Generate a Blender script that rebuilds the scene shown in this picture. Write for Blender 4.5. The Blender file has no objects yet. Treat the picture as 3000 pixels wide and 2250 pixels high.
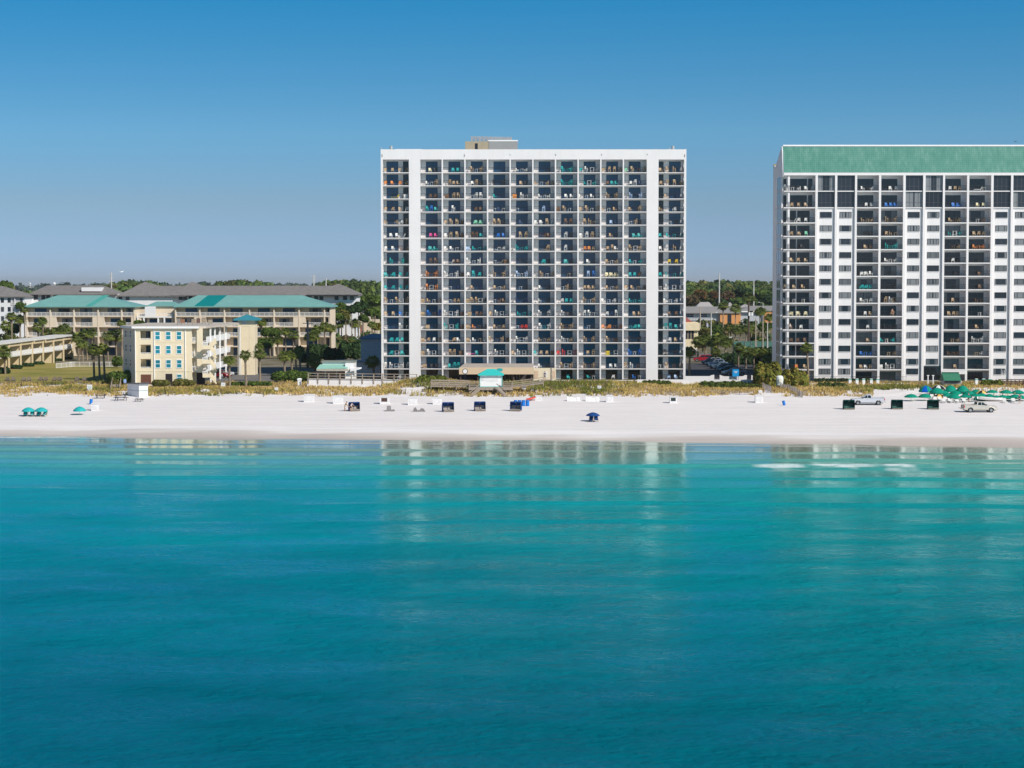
import bpy, math, random
import numpy as np
from mathutils import Vector, noise
random.seed(11)
rng = np.random.default_rng(5)
S = bpy.context.scene
COL = S.collection
R = math.radians
FPX = 3000 / 36 * 70
CZ = 24.0
TH = math.atan(293 / FPX)
CT, ST = math.cos(TH), math.sin(TH)

def ray(px, py):
    xc = (px - 1500) / FPX; yc = (1125 - py) / FPX
    return Vector((xc, CT + yc * ST, -ST + yc * CT))
def at(px, py, Y):
    d = ray(px, py); t = Y / d.y
    return Vector((d.x * t, Y, CZ + d.z * t))
def onz(px, py, z):
    d = ray(px, py); t = (z - CZ) / d.z
    return Vector((d.x * t, d.y * t, z))
def X(px, Y): return at(px, 800, Y).x
def Z(py, Y): return at(1500, py, Y).z

# ------------------------------------------------------------------ terrain
def sm(a, b, x):
    t = min(1.0, max(0.0, (x - a) / (b - a))); return t * t * (3 - 2 * t)
def shore(x):
    xx = max(-120, min(120, x))
    return 303.5 - 0.125 * xx + 2.0 * math.sin(xx * 0.055 + 1.0) + 0.9 * math.sin(xx * 0.16) + .5 * math.sin(xx * .37 + 2)
def n2(x, y, s, o=0.0): return noise.noise(Vector((x * s + o, y * s - o, o * 1.7)))
def toe(x): return 371.5 + 2.2 * n2(x, 0, 0.06, 3) + 2.0 * n2(x, 0, 0.2, 9)
def gz(x, y):
    sh = shore(x); s = y - sh
    if s < 0: return max(-5.0, 0.09 * s)
    if s < 8: z = 0.1 * s
    else: z = 0.8 + 2.2 * min(1.0, (s - 8) / (370 - sh - 8))
    t = toe(x)
    if y > t - 3:
        z += (3.5 - z) * sm(t - 3, t + 14, y) + .65 * sm(395, 403, y)
        h = 1.75 * math.exp(-((x + 16) / 8) ** 2) + 1.0 * math.exp(-((x - 15) / 13) ** 2) + .35 * n2(x, y, 0.09, 5)
        z += h * math.exp(-((y - 391) / 7.0) ** 2)
        z += (0.22 * n2(x, y, 0.35, 2) + 0.12 * n2(x, y, 1.1, 4)) * sm(t - 3, t + 2, y) * (1 - sm(396, 402, y))
    elif y > 300:
        z += 0.03 * n2(x * .3, y, 0.6, 8)
    if y > 940: z += 8.5 * sm(940, 1500, y) * (1 - sm(1700, 3000, y))
    return z

# ------------------------------------------------------------------ materials
MATS = {}
def nodes(name):
    m = bpy.data.materials.new(name); m.use_nodes = True
    nt = m.node_tree; b = nt.nodes['Principled BSDF']
    return m, nt, b
def lk(nt, a, b): nt.links.new(a, b)
def N(nt, t, **k):
    n = nt.nodes.new(t)
    for a, v in k.items(): setattr(n, a, v)
    return n
def noise_n(nt, vec, scale, detail=3, rough=.55):
    n = N(nt, 'ShaderNodeTexNoise'); n.inputs['Scale'].default_value = scale
    n.inputs['Detail'].default_value = detail; n.inputs['Roughness'].default_value = rough
    if vec is not None: lk(nt, vec, n.inputs['Vector'])
    return n.outputs['Fac']
def ramp(nt, fac, stops):
    r = N(nt, 'ShaderNodeValToRGB'); e = r.color_ramp.elements
    while len(e) < len(stops): e.new(.5)
    for i, (p, c) in enumerate(stops):
        e[i].position = p; e[i].color = (*c, 1) if len(c) == 3 else c
    lk(nt, fac, r.inputs['Fac']); return r.outputs['Color']
def mixc(nt, fac, a, b, mode='MIX'):
    m = N(nt, 'ShaderNodeMix', data_type='RGBA', blend_type=mode)
    for s, v in ((m.inputs[0], fac), (m.inputs[6], a), (m.inputs[7], b)):
        if isinstance(v, (int, float)): s.default_value = v
        elif isinstance(v, tuple): s.default_value = (*v, 1)
        else: lk(nt, v, s)
    return m.outputs[2]
def math_n(nt, op, a, b=None, c=None, clamp=False):
    m = N(nt, 'ShaderNodeMath', operation=op, use_clamp=clamp)
    for i, v in enumerate((a, b, c)):
        if v is None: continue
        if isinstance(v, (int, float)): m.inputs[i].default_value = v
        else: lk(nt, v, m.inputs[i])
    return m.outputs[0]
def mapped(nt, sx, sy, sz, geo=True):
    if geo: src = N(nt, 'ShaderNodeNewGeometry').outputs['Position']
    else: src = N(nt, 'ShaderNodeTexCoord').outputs['Object']
    m = N(nt, 'ShaderNodeMapping'); m.inputs['Scale'].default_value = (sx, sy, sz)
    lk(nt, src, m.inputs['Vector']); return m.outputs['Vector']
def M(name, col, rough=.6, var=.1, scale=2.0, metal=0.0, spec=.5, streak=0.0, bump=0.0, rnd=0.0):
    if name in MATS: return MATS[name]
    m, nt, b = nodes(name)
    v = mapped(nt, 1, 1, 1, geo=True)
    f = noise_n(nt, v, scale, 4)
    lo = tuple(c * (1 - var) for c in col); hi = tuple(min(1, c * (1 + var)) for c in col)
    out = ramp(nt, f, [(.3, lo), (.7, hi)])
    if streak:
        f2 = noise_n(nt, mapped(nt, 1.6, 1.6, .06), 1.0, 5, .7)
        k = ramp(nt, f2, [(.45, (1, 1, 1)), (.75, (1 - streak, 1 - streak * 1.05, 1 - streak * 1.1))])
        out = mixc(nt, 1.0, out, k, 'MULTIPLY')
    if rnd:
        oi = N(nt, 'ShaderNodeObjectInfo')
        k = ramp(nt, oi.outputs['Random'], [(0, (1 - rnd, 1 - rnd, 1 - rnd)), (1, (1 + rnd, 1 + rnd, 1 + rnd))])
        out = mixc(nt, 1.0, out, k, 'MULTIPLY')
    lk(nt, out, b.inputs['Base Color'])
    b.inputs['Roughness'].default_value = rough; b.inputs['Metallic'].default_value = metal
    b.inputs['Specular IOR Level'].default_value = spec
    if bump:
        bn = N(nt, 'ShaderNodeBump'); bn.inputs['Strength'].default_value = bump; bn.inputs['Distance'].default_value = .05
        lk(nt, noise_n(nt, v, scale * 6, 4), bn.inputs['Height']); lk(nt, bn.outputs['Normal'], b.inputs['Normal'])
    MATS[name] = m; return m
def glass(name, col, curtain=None, rough=.06):
    if name in MATS: return MATS[name]
    m, nt, b = nodes(name)
    oi = N(nt, 'ShaderNodeObjectInfo')
    out = ramp(nt, oi.outputs['Random'], [(0, tuple(c * .75 for c in col)), (1, tuple(c * 1.35 for c in col))])
    if curtain:
        g = N(nt, 'ShaderNodeTexCoord').outputs['Object']
        w = N(nt, 'ShaderNodeTexWave'); w.inputs['Scale'].default_value = 4.0; w.inputs['Distortion'].default_value = 1.0
        lk(nt, g, w.inputs['Vector'])
        cc = ramp(nt, w.outputs['Fac'], [(0, tuple(c * .6 for c in curtain)), (1, curtain)])
        wn = N(nt, 'ShaderNodeTexWhiteNoise', noise_dimensions='1D'); lk(nt, oi.outputs['Random'], wn.inputs['W'])
        sx = N(nt, 'ShaderNodeSeparateXYZ'); lk(nt, g, sx.inputs[0])
        edge = math_n(nt, 'MULTIPLY', math_n(nt, 'ABSOLUTE', sx.outputs['X']), .75)
        gap = math_n(nt, 'GREATER_THAN', edge, math_n(nt, 'SUBTRACT', math_n(nt, 'MULTIPLY', wn.outputs['Value'], 1.3), .25))
        out = mixc(nt, gap, out, cc)
    lk(nt, out, b.inputs['Base Color']); b.inputs['Roughness'].default_value = rough
    b.inputs['Specular IOR Level'].default_value = .6
    MATS[name] = m; return m
def attr_mat(name, rough=.8, var=.2, scale=1.5, spec=.15, trans=0.0, rnd=0.0):
    if name in MATS: return MATS[name]
    m, nt, b = nodes(name)
    a = N(nt, 'ShaderNodeAttribute', attribute_name='Col')
    f = noise_n(nt, mapped(nt, 1, 1, 1), scale, 3)
    k = ramp(nt, f, [(.3, (1 - var,) * 3), (.7, (1 + var,) * 3)])
    out = mixc(nt, 1.0, a.outputs['Color'], k, 'MULTIPLY')
    if rnd:
        oi = N(nt, 'ShaderNodeObjectInfo')
        k2 = ramp(nt, oi.outputs['Random'], [(0, (1 - rnd, 1 - rnd * .8, 1 - rnd)), (.5, (1, 1, 1)), (1, (1 + rnd * 1.1, 1 + rnd * .7, 1 + rnd * .3))])
        out = mixc(nt, 1.0, out, k2, 'MULTIPLY')
    lk(nt, out, b.inputs['Base Color']); b.inputs['Roughness'].default_value = rough
    b.inputs['Specular IOR Level'].default_value = spec
    if trans:
        t = N(nt, 'ShaderNodeBsdfTranslucent'); lk(nt, out, t.inputs['Color'])
        mx = N(nt, 'ShaderNodeMixShader'); mx.inputs[0].default_value = trans
        lk(nt, b.outputs[0], mx.inputs[1]); lk(nt, t.outputs[0], mx.inputs[2])
        lk(nt, mx.outputs[0], nt.nodes['Material Output'].inputs['Surface'])
    MATS[name] = m; return m

# ------------------------------------------------------------------ mesh builder
class MB:
    def __init__(s): s.v = []; s.f = []; s.m = []; s.c = []
    def add(s, vs, fs, mi=0, col=None):
        o = len(s.v); s.v += [tuple(v) for v in vs]
        for f in fs: s.f.append([i + o for i in f]); s.m.append(mi); s.c.append(col)
        return s
    def box(s, x0, x1, y0, y1, z0, z1, mi=0):
        return s.hexa([(x0, y0, z0), (x1, y0, z0), (x1, y1, z0), (x0, y1, z0), (x0, y0, z1), (x1, y0, z1), (x1, y1, z1), (x0, y1, z1)], mi)
    def hexa(s, p, mi=0):
        return s.add(p, [(0, 3, 2, 1), (4, 5, 6, 7), (0, 1, 5, 4), (1, 2, 6, 5), (2, 3, 7, 6), (3, 0, 4, 7)], mi)
    def prism(s, pts, axis, a, b, mi=0):
        """extrude the polygon pts along axis (0,1,2) from a to b"""
        def mk(p, t):
            q = list(p); q.insert(axis, t); return tuple(q)
        n = len(pts); vs = [mk(p, a) for p in pts] + [mk(p, b) for p in pts]
        fs = [tuple(range(n)), tuple(range(2 * n - 1, n - 1, -1))] + [(i, i + n, (i + 1) % n + n, (i + 1) % n) for i in range(n)]
        return s.add(vs, fs, mi)
    def cyl(s, p0, p1, r0, r1=None, n=8, mi=0, cap=True):
        r1 = r0 if r1 is None else r1
        p0 = Vector(p0); p1 = Vector(p1); d = (p1 - p0)
        if d.length < 1e-6: return s
        d.normalize(); a = d.orthogonal().normalized(); b = d.cross(a)
        vs = []
        for p, r in ((p0, r0), (p1, r1)):
            for i in range(n):
                t = 2 * math.pi * i / n; vs.append(p + a * (r * math.cos(t)) + b * (r * math.sin(t)))
        fs = [(i, (i + 1) % n, (i + 1) % n + n, i + n) for i in range(n)]
        if cap: fs += [tuple(range(n - 1, -1, -1)), tuple(range(n, 2 * n))]
        return s.add(vs, fs, mi)
    def bar(s, p0, p1, w, h=None, mi=0):
        h = w if h is None else h
        p0 = Vector(p0); p1 = Vector(p1); d = (p1 - p0).normalized()
        up = Vector((0, 0, 1)) if abs(d.z) < .95 else Vector((0, 1, 0))
        a = d.cross(up).normalized() * (w / 2); b = a.cross(d).normalized() * (h / 2)
        q = [p0 - a - b, p0 + a - b, p0 + a + b, p0 - a + b]
        vs = q + [v + (p1 - p0) for v in q]
        return s.add(vs, [(0, 1, 2, 3), (7, 6, 5, 4), (0, 4, 5, 1), (1, 5, 6, 2), (2, 6, 7, 3), (3, 7, 4, 0)], mi)
    def lathe(s, prof, n=12, c=(0, 0, 0), mi=0, alt=None):
        k = len(prof)
        vs = [(c[0] + r * math.cos(2 * math.pi * i / n), c[1] + r * math.sin(2 * math.pi * i / n), c[2] + z) for i in range(n) for r, z in prof]
        for i in range(n):
            j = (i + 1) % n
            pass
        o = len(s.v); s.v += vs
        for i in range(n):
            j = (i + 1) % n
            for q in range(k - 1):
                s.f.append([o + i * k + q, o + j * k + q, o + j * k + q + 1, o + i * k + q + 1])
                s.m.append(mi if alt is None or i % 2 == 0 else alt); s.c.append(None)
        return s
    def quad(s, a, b, c, d, mi=0): return s.add([a, b, c, d], [(0, 1, 2, 3)], mi)
    def build(s, name, mats, parent=None, smooth=False):
        o0 = ORG.get(parent.name, Vector((0, 0, 0))) if parent is not None else Vector((0, 0, 0))
        me = bpy.data.meshes.new(name)
        me.from_pydata([(v[0] - o0.x, v[1] - o0.y, v[2] - o0.z) for v in s.v], [], s.f)
        for m in (mats if isinstance(mats, (list, tuple)) else [mats]): me.materials.append(m)
        if any(s.m): me.polygons.foreach_set('material_index', s.m)
        if any(c is not None for c in s.c):
            at_ = me.color_attributes.new('Col', 'FLOAT_COLOR', 'CORNER')
            cs = []
            for f, c in zip(s.f, s.c): cs += list((*(c or (.1, .1, .1)), 1)) * len(f)
            at_.data.foreach_set('color', cs)
        if smooth: me.polygons.foreach_set('use_smooth', [True] * len(me.polygons))
        me.update()
        return link(name, me, parent)
ORG = {}
def link(name, me, parent=None, loc=None):
    o = bpy.data.objects.new(name, me); COL.objects.link(o)
    if parent is not None:
        o.parent = parent; ORG[o.name] = ORG.get(parent.name, Vector((0, 0, 0))).copy()
    if loc is not None: o.location = loc
    return o
def np_mesh(name, V, Fq, mat, cols=None, parent=None, smooth=False):
    """V (n,3), Fq (m,k) -> one mesh object; cols (m,3) per face"""
    me = bpy.data.meshes.new(name); n, k = len(Fq), Fq.shape[1]
    me.vertices.add(len(V)); me.vertices.foreach_set('co', np.asarray(V, np.float32).ravel())
    me.loops.add(n * k); me.loops.foreach_set('vertex_index', np.asarray(Fq, np.int32).ravel())
    me.polygons.add(n); me.polygons.foreach_set('loop_start', np.arange(0, n * k, k, dtype=np.int32))
    if cols is not None:
        a = me.color_attributes.new('Col', 'FLOAT_COLOR', 'CORNER')
        c4 = np.concatenate([np.repeat(cols, k, axis=0), np.ones((n * k, 1))], axis=1).astype(np.float32)
        a.data.foreach_set('color', c4.ravel())
    if smooth: me.polygons.foreach_set('use_smooth', np.ones(n, bool))
    me.update(calc_edges=True); me.validate()
    me.materials.append(mat)
    return link(name, me, parent)
def tag(o, label, cat=None, group=None, kind=None):
    if label: o['label'] = label
    if cat: o['category'] = cat
    if group: o['group'] = group
    if kind: o['kind'] = kind
    return o
def thing(name, label, cat, loc=(0, 0, 0), group=None):
    o = bpy.data.objects.new(name, None); COL.objects.link(o); o.location = loc
    o.empty_display_size = .2
    ORG[o.name] = Vector(loc); return tag(o, label, cat, group)
KIDS = {}
def copy_tree(o, parent=None):
    c = o.copy(); COL.objects.link(c)
    if parent is not None: c.parent = parent
    for ch in list(o.children): copy_tree(ch, c)
    return c
USED = set()
def place(proto, loc, rot=0.0, label=None, group=None, scale=None):
    """first use moves the prototype itself, later ones copy it with its parts"""
    if proto.name not in USED: o = proto; USED.add(proto.name)
    else: o = copy_tree(proto)
    o.location = loc; o.rotation_euler = (0, 0, rot)
    if scale: o.scale = (scale,) * 3 if isinstance(scale, (int, float)) else scale
    if label: o['label'] = label
    if group: o['group'] = group
    return o
ORDN = 'first second third fourth fifth sixth seventh eighth ninth tenth eleventh twelfth thirteenth fourteenth fifteenth sixteenth seventeenth'.split()

# ------------------------------------------------------------------ palette
white = M('white_stucco', (.735, .70, .695), .75, .025, .25, spec=.2, streak=.05)
white_in = M('balcony_stucco', (.74, .73, .73), .8, .04, .5, spec=.2)
slabm = M('slab_paint', (.66, .635, .63), .7, .03, .4, spec=.2)
greyw = M('grey_stucco', (.62, .60, .62), .8, .04, .3, spec=.2, streak=.1)
rail_dark = M('dark_metal', (.02, .022, .026), .5, .1)
frame_dark = M('dark_frame', (.012, .016, .024), .4, .1)
gl_navy = glass('navy_glass', (.018, .052, .11))  # navy base colour stands in for the sky mirrored in the panes
gl_brown = glass('brown_glass', (.012, .014, .018))
gl_grey = glass('grey_glass', (.02, .026, .036), (.15, .16, .17))
gl_cur = glass('curtained_glass', (.02, .026, .034), (.24, .25, .26))
gl_teal = glass('teal_glass', (.012, .20, .26), rough=.1)
wood = M('weathered_wood', (.33, .27, .22), .85, .25, 3.0, spec=.15)
wood_dk = M('dark_wood', (.09, .06, .05), .8, .25, 3.0, spec=.2)
cream = M('cream_stucco', (.76, .65, .465), .8, .03, .4, spec=.15, streak=.06)
cream2 = M('beige_siding', (.70, .59, .455), .8, .04, .4, spec=.15, streak=.08)
wht = M('white_paint', (.80, .79, .78), .5, .04, 1.0, spec=.3)
greym = M('grey_paint', (.30, .30, .30), .6, .1, 1.0)
# ------------------------------------------------------------------ camera, sky, sun
cam = bpy.data.cameras.new('Camera'); camo = bpy.data.objects.new('Camera', cam); COL.objects.link(camo)
cam.lens = 70; cam.sensor_width = 36; cam.clip_end = 60000; cam.clip_start = 1
camo.location = (0, 0, CZ); camo.rotation_euler = (math.pi / 2 - TH, 0, 0)
S.camera = camo
SUN_AZ, SUN_EL = R(46), R(37)       # from the right, behind the camera
sd = Vector((math.sin(SUN_AZ) * math.cos(SUN_EL), -math.cos(SUN_AZ) * math.cos(SUN_EL), math.sin(SUN_EL)))
su = bpy.data.lights.new('Sun', 'SUN'); su.energy = 4.3; su.angle = R(.5); su.color = (1, .94, .86)
suo = bpy.data.objects.new('Sun', su); COL.objects.link(suo)
suo.rotation_euler = sd.to_track_quat('Z', 'Y').to_euler()
W = bpy.data.worlds.new('World'); S.world = W; W.use_nodes = True
nt = W.node_tree; bg = nt.nodes['Background']
sky = N(nt, 'ShaderNodeTexSky', sky_type='NISHITA'); sky.sun_disc = False
sky.sun_elevation = SUN_EL; sky.sun_rotation = math.pi - SUN_AZ
sky.altitude = 0; sky.air_density = 1.0; sky.dust_density = .6; sky.ozone_density = 2.2
tc = N(nt, 'ShaderNodeTexCoord')
sep = N(nt, 'ShaderNodeSeparateXYZ'); lk(nt, tc.outputs['Generated'], sep.inputs[0])
# clear dry air: the blue starts lower down than in the standard atmosphere
zz = math_n(nt, 'ADD', math_n(nt, 'MULTIPLY', math_n(nt, 'MAXIMUM', sep.outputs['Z'], 0.0), 3.2), .035)
cmb = N(nt, 'ShaderNodeCombineXYZ'); lk(nt, sep.outputs['X'], cmb.inputs[0]); lk(nt, sep.outputs['Y'], cmb.inputs[1]); lk(nt, zz, cmb.inputs[2])
nrm = N(nt, 'ShaderNodeVectorMath', operation='NORMALIZE'); lk(nt, cmb.outputs[0], nrm.inputs[0])
lk(nt, nrm.outputs[0], sky.inputs['Vector'])
tint = ramp(nt, math_n(nt, 'MULTIPLY', math_n(nt, 'MAXIMUM', sep.outputs['Z'], 0.0), 2.0),
            [(0, (.70 * .55, .79 * .55, 1.21 * .55)), (.035, (.82 * .55, .925 * .55, 1.16 * .55)), (.08, (1.0 * .55, 1.09 * .55, 1.09 * .55)), (.15, (.92 * .55, 1.52 * .55, 1.55 * .55)), (.285, (.26 * .55, 1.62 * .55, 1.95 * .55)), (.6, (.40 * .55, 1.25 * .55, 1.5 * .55)), (.95, (.66 * .55, 1.0 * .55, 1.08 * .55))])
lk(nt, mixc(nt, 1.0, sky.outputs[0], tint, 'MULTIPLY'), bg.inputs['Color'])
bg.inputs['Strength'].default_value = .13
S.view_settings.view_transform = 'Standard'; S.view_settings.look = 'None'
S.view_settings.exposure = .2; S.view_settings.gamma = 1
S.cycles.max_bounces = 6; S.cycles.diffuse_bounces = 3; S.cycles.glossy_bounces = 3; S.cycles.transparent_max_bounces = 6
S.cycles.use_denoising = True

# ------------------------------------------------------------------ ground
def grid(name, xs, ys, zf, mat, smooth=True):
    nx, ny = len(xs), len(ys)
    V = np.array([(x, y, zf(x, y)) for y in ys for x in xs])
    i = np.arange(nx - 1)[None, :] + nx * np.arange(ny - 1)[:, None]
    Fq = np.stack([i, i + 1, i + 1 + nx, i + nx], -1).reshape(-1, 4)
    return np_mesh(name, V, Fq, mat, smooth=smooth), V
def sand_soil():
    m, nt, b = nodes('sand_and_soil')
    pos = N(nt, 'ShaderNodeNewGeometry').outputs['Position']
    sx = N(nt, 'ShaderNodeSeparateXYZ'); lk(nt, pos, sx.inputs[0])
    xx, yy = sx.outputs['X'], sx.outputs['Y']
    off = math_n(nt, 'ADD', yy, math_n(nt, 'MULTIPLY', xx, .125))          # runs across the beach
    big = noise_n(nt, mapped(nt, .05, .3, .3), 1.0, 4)
    fine = noise_n(nt, mapped(nt, .5, 1.5, 1.5), 1.0, 5, .65)
    trk = noise_n(nt, mapped(nt, .012, .55, .0), 1.0, 4, .6)
    sand = ramp(nt, fine, [(.25, (.77, .725, .705)), (.75, (.86, .81, .79))])
    tracks = ramp(nt, trk, [(.38, (1, 1, 1)), (.45, (.86, .845, .855)), (.51, (1, 1, 1)), (.57, (.89, .875, .88)), (.66, (1, 1, 1))])
    sand = mixc(nt, 1.0, sand, tracks, 'MULTIPLY')
    foot = noise_n(nt, mapped(nt, 1.2, 3.0, 1), 1.0, 3)
    # wet sand by the water
    w = math_n(nt, 'SUBTRACT', off, math_n(nt, 'MULTIPLY', big, 9.0))
    fr = N(nt, 'ShaderNodeMapRange'); fr.inputs[1].default_value = 296; fr.inputs[2].default_value = 311
    lk(nt, w, fr.inputs[0])
    wet = ramp(nt, fr.outputs[0], [(0, (.48, .405, .35)), (.34, (.57, .495, .445)), (.55, (.66, .60, .56)), (.68, (.74, .69, .67)), (1, (1, 1, 1))])
    sand = mixc(nt, ramp(nt, fr.outputs[0], [(.55, (1, 1, 1)), (1, (0, 0, 0))]), sand, wet)
    # soil and leaf litter behind the dune
    sf = N(nt, 'ShaderNodeMapRange'); sf.inputs[1].default_value = 396; sf.inputs[2].default_value = 402; lk(nt, yy, sf.inputs[0])
    f2 = noise_n(nt, mapped(nt, .12, .12, .12), 1.0, 5, .6)
    soil = ramp(nt, f2, [(.3, (.07, .075, .03)), (.5, (.17, .14, .08)), (.7, (.26, .24, .20))])
    out = mixc(nt, sf.outputs[0], sand, soil)
    lk(nt, out, b.inputs['Base Color'])
    rg = ramp(nt, fr.outputs[0], [(0, (.28,) * 3), (.5, (.55,) * 3), (.8, (.9,) * 3)])
    lk(nt, rg, b.inputs['Roughness']); b.inputs['Specular IOR Level'].default_value = .25
    bn = N(nt, 'ShaderNodeBump'); bn.inputs['Strength'].default_value = .25; bn.inputs['Distance'].default_value = .12
    dry = N(nt, 'ShaderNodeMapRange'); dry.inputs[1].default_value = 311; dry.inputs[2].default_value = 330; lk(nt, yy, dry.inputs[0])
    lk(nt, math_n(nt, 'MULTIPLY', foot, dry.outputs[0]), bn.inputs['Height']); lk(nt, bn.outputs['Normal'], b.inputs['Normal'])
    return m
xs = [-9000, -3000, -1000, -500, -300, -200, -150] + list(np.arange(-118, 119, 1.0)) + [150, 200, 300, 500, 1000, 3000, 9000]
ys = [-400, 0, 150, 240] + list(np.arange(280, 368, 1.5)) + list(np.arange(368, 404, .6)) + [408, 415, 430, 460, 500, 560, 640, 740, 840, 940, 1000, 1100, 1200, 1300, 1400, 1500, 1700, 2000, 2500, 3000, 4500, 7000, 12000, 24000]
gnd, _ = grid('ground', xs, ys, gz, sand_soil())
tag(gnd, 'white sand beach rising to low dunes and the built-up ground behind them', kind='structure')

# ------------------------------------------------------------------ sea
def swell(x, y):
    s = shore(x) - y
    if s < -6: return -.05, 0
    wy = y + 7 * n2(x, y * .5, .018, 3) + 9 * n2(x, 0, .012, 7) - .04 * x
    a = .40 * sm(0, 22, s) * (1 - .85 * sm(60, 135, s))
    lam = 19 + .05 * s
    ph = wy / lam * 2 * math.pi
    c = math.sin(ph)
    z = a * (1.0 * max(0, c) ** 5) * max(0, .25 + 1.3 * abs(n2(x, y * 1.5, .012, 12)) + .7 * n2(x, y, .03, 1))
    z += .05 * n2(x, y, .11, 6) * sm(3, 15, s)
    z = z + .015 * (1 - sm(0, 5, s))
    # breaker on the right and the swash at the edge
    f = 0.0
    bl = 260.8 - .02 * (x - 45) + 1.8 * n2(x, 0, .05, 21) + .7 * n2(x, 0, .22, 8)
    d = y - bl
    ext = sm(30, 33.5, x) * (1 - .85 * sm(50, 62, x)) + .5 * sm(60, 66, x)
    ext2 = .3 * sm(14, 19, x) * (1 - sm(24, 29, x))
    fe = max(ext, ext2)
    if -11 < d < 3.5: f = fe * max(math.exp(-(d / 1.1) ** 2) * (.42 + .8 * n2(x, y, .35, 4)), sm(-10.5, -3, d) * (1 - sm(-.2, .8, d)) * (.30 + .8 * n2(x, y * .9, .35, 15)))
    z += .5 * math.exp(-((d - .2) / 1.3) ** 2) * max(sm(-20, 20, x) * .8, .1) * (1 - .35 * sm(80, 110, x))
    es = s - 1.2 - 1.0 * n2(x, 0, .1, 33)
    edge = max(sm(-70, -78, x) if False else (1 - sm(-74, -58, x)), sm(3, 8, x) * (1 - sm(20, 29, x)) * .8)
    f = max(f, edge * math.exp(-((es - .6) / (.5 + 1.1 * (1 - sm(-70, -60, x)))) ** 2) * (.75 + .9 * n2(x, y * 1.5, .8, 14)))
    return z, max(0.0, min(1.0, f))
def sea_mat():
    m, nt, b = nodes('sea_water')
    pos = N(nt, 'ShaderNodeNewGeometry').outputs['Position']
    sx = N(nt, 'ShaderNodeSeparateXYZ'); lk(nt, pos, sx.inputs[0])
    xx, yy = sx.outputs['X'], sx.outputs['Y']
    off = math_n(nt, 'SUBTRACT', 303.5, math_n(nt, 'ADD', yy, math_n(nt, 'MULTIPLY', xx, .125)))
    n1 = noise_n(nt, mapped(nt, .012, .03, .0), 1.0, 4, .55)
    off = math_n(nt, 'ADD', off, math_n(nt, 'MULTIPLY', math_n(nt, 'SUBTRACT', n1, .5), 46))
    mr = N(nt, 'ShaderNodeMapRange'); mr.inputs[1].default_value = -2; mr.inputs[2].default_value = 236; lk(nt, off, mr.inputs[0])
    col = ramp(nt, mr.outputs[0], [(0, (.34, .33, .25)), (.05, (.24, .37, .28)), (.13, (.12, .36, .29)), (.25, (.012, .32, .305)), (.42, (.0, .26, .275)), (.65, (.0, .185, .22)), (1, (.0, .088, .125))])
    n3 = noise_n(nt, mapped(nt, .02, .05, 0), 1.0, 5, .6)
    col = mixc(nt, 1.0, col, ramp(nt, n3, [(.3, (.82, .85, .88)), (.7, (1.12, 1.1, 1.08))]), 'MULTIPLY')
    # the left side of the bay is bluer
    bl = N(nt, 'ShaderNodeMapRange'); bl.inputs[1].default_value = 30; bl.inputs[2].default_value = -60; lk(nt, xx, bl.inputs[0])
    col = mixc(nt, math_n(nt, 'MULTIPLY', bl.outputs[0], .55), col, mixc(nt, 1.0, col, (.8, .9, 1.28), 'MULTIPLY'))
    a = N(nt, 'ShaderNodeAttribute', attribute_name='foam')
    fn = noise_n(nt, mapped(nt, .8, .8, 1), 1.0, 6, .8)
    fm = math_n(nt, 'MULTIPLY', a.outputs['Fac'], math_n(nt, 'ADD', fn, .45))
    fmask = ramp(nt, fm, [(.22, (0, 0, 0)), (.7, (.75, .75, .75))])
    col = mixc(nt, fmask, col, (.78, .80, .80))
    # ripples: crests lie along the shore, in patches
    r1 = noise_n(nt, mapped(nt, 1.5, 2.0, 0), 1.0, 3, .6)
    r2 = noise_n(nt, mapped(nt, .42, .62, 0), 1.0, 3, .55)
    r3 = noise_n(nt, mapped(nt, .11, .20, 0), 1.0, 3, .55)
    pn = noise_n(nt, mapped(nt, .062, .11, 0), 1.0, 5, .60)
    slick = ramp(nt, pn, [(.42, (0, 0, 0)), (.60, (1, 1, 1))])
    near = ramp(nt, mr.outputs[0], [(.10, (1,) * 3), (.22, (.55,) * 3), (.46, (0,) * 3)])
    glint = ramp(nt, math_n(nt, 'ADD', math_n(nt, 'MULTIPLY', r1, .6), math_n(nt, 'MULTIPLY', r2, .4)), [(.42, (.25,) * 3), (.56, (1,) * 3)])
    slick = math_n(nt, 'MULTIPLY', slick, glint)
    slick = math_n(nt, 'MAXIMUM', slick, math_n(nt, 'MULTIPLY', near, .9))
    rough_k = math_n(nt, 'SUBTRACT', 1.0, math_n(nt, 'ADD', math_n(nt, 'MULTIPLY', slick, .35), math_n(nt, 'MULTIPLY', near, .4)))
    h = math_n(nt, 'ADD', math_n(nt, 'MULTIPLY', math_n(nt, 'SUBTRACT', r1, .5), .034), math_n(nt, 'MULTIPLY', math_n(nt, 'SUBTRACT', r2, .5), .06))
    h = math_n(nt, 'ADD', h, math_n(nt, 'MULTIPLY', math_n(nt, 'SUBTRACT', r3, .5), .085))
    h = math_n(nt, 'MULTIPLY', h, rough_k)
    bn = N(nt, 'ShaderNodeBump'); bn.inputs['Strength'].default_value = 1; bn.inputs['Distance'].default_value = 1.0
    lk(nt, h, bn.inputs['Height'])
    bd = N(nt, 'ShaderNodeBump'); bd.inputs['Strength'].default_value = 1; bd.inputs['Distance'].default_value = 6.0
    lk(nt, h, bd.inputs['Height'])
    va = N(nt, 'ShaderNodeVectorMath', operation='ADD'); lk(nt, bn.outputs['Normal'], va.inputs[0])
    tl = N(nt, 'ShaderNodeCombineXYZ'); lk(nt, math_n(nt, 'MULTIPLY', math_n(nt, 'SUBTRACT', 1.0, near), .022), tl.inputs[1])
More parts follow.
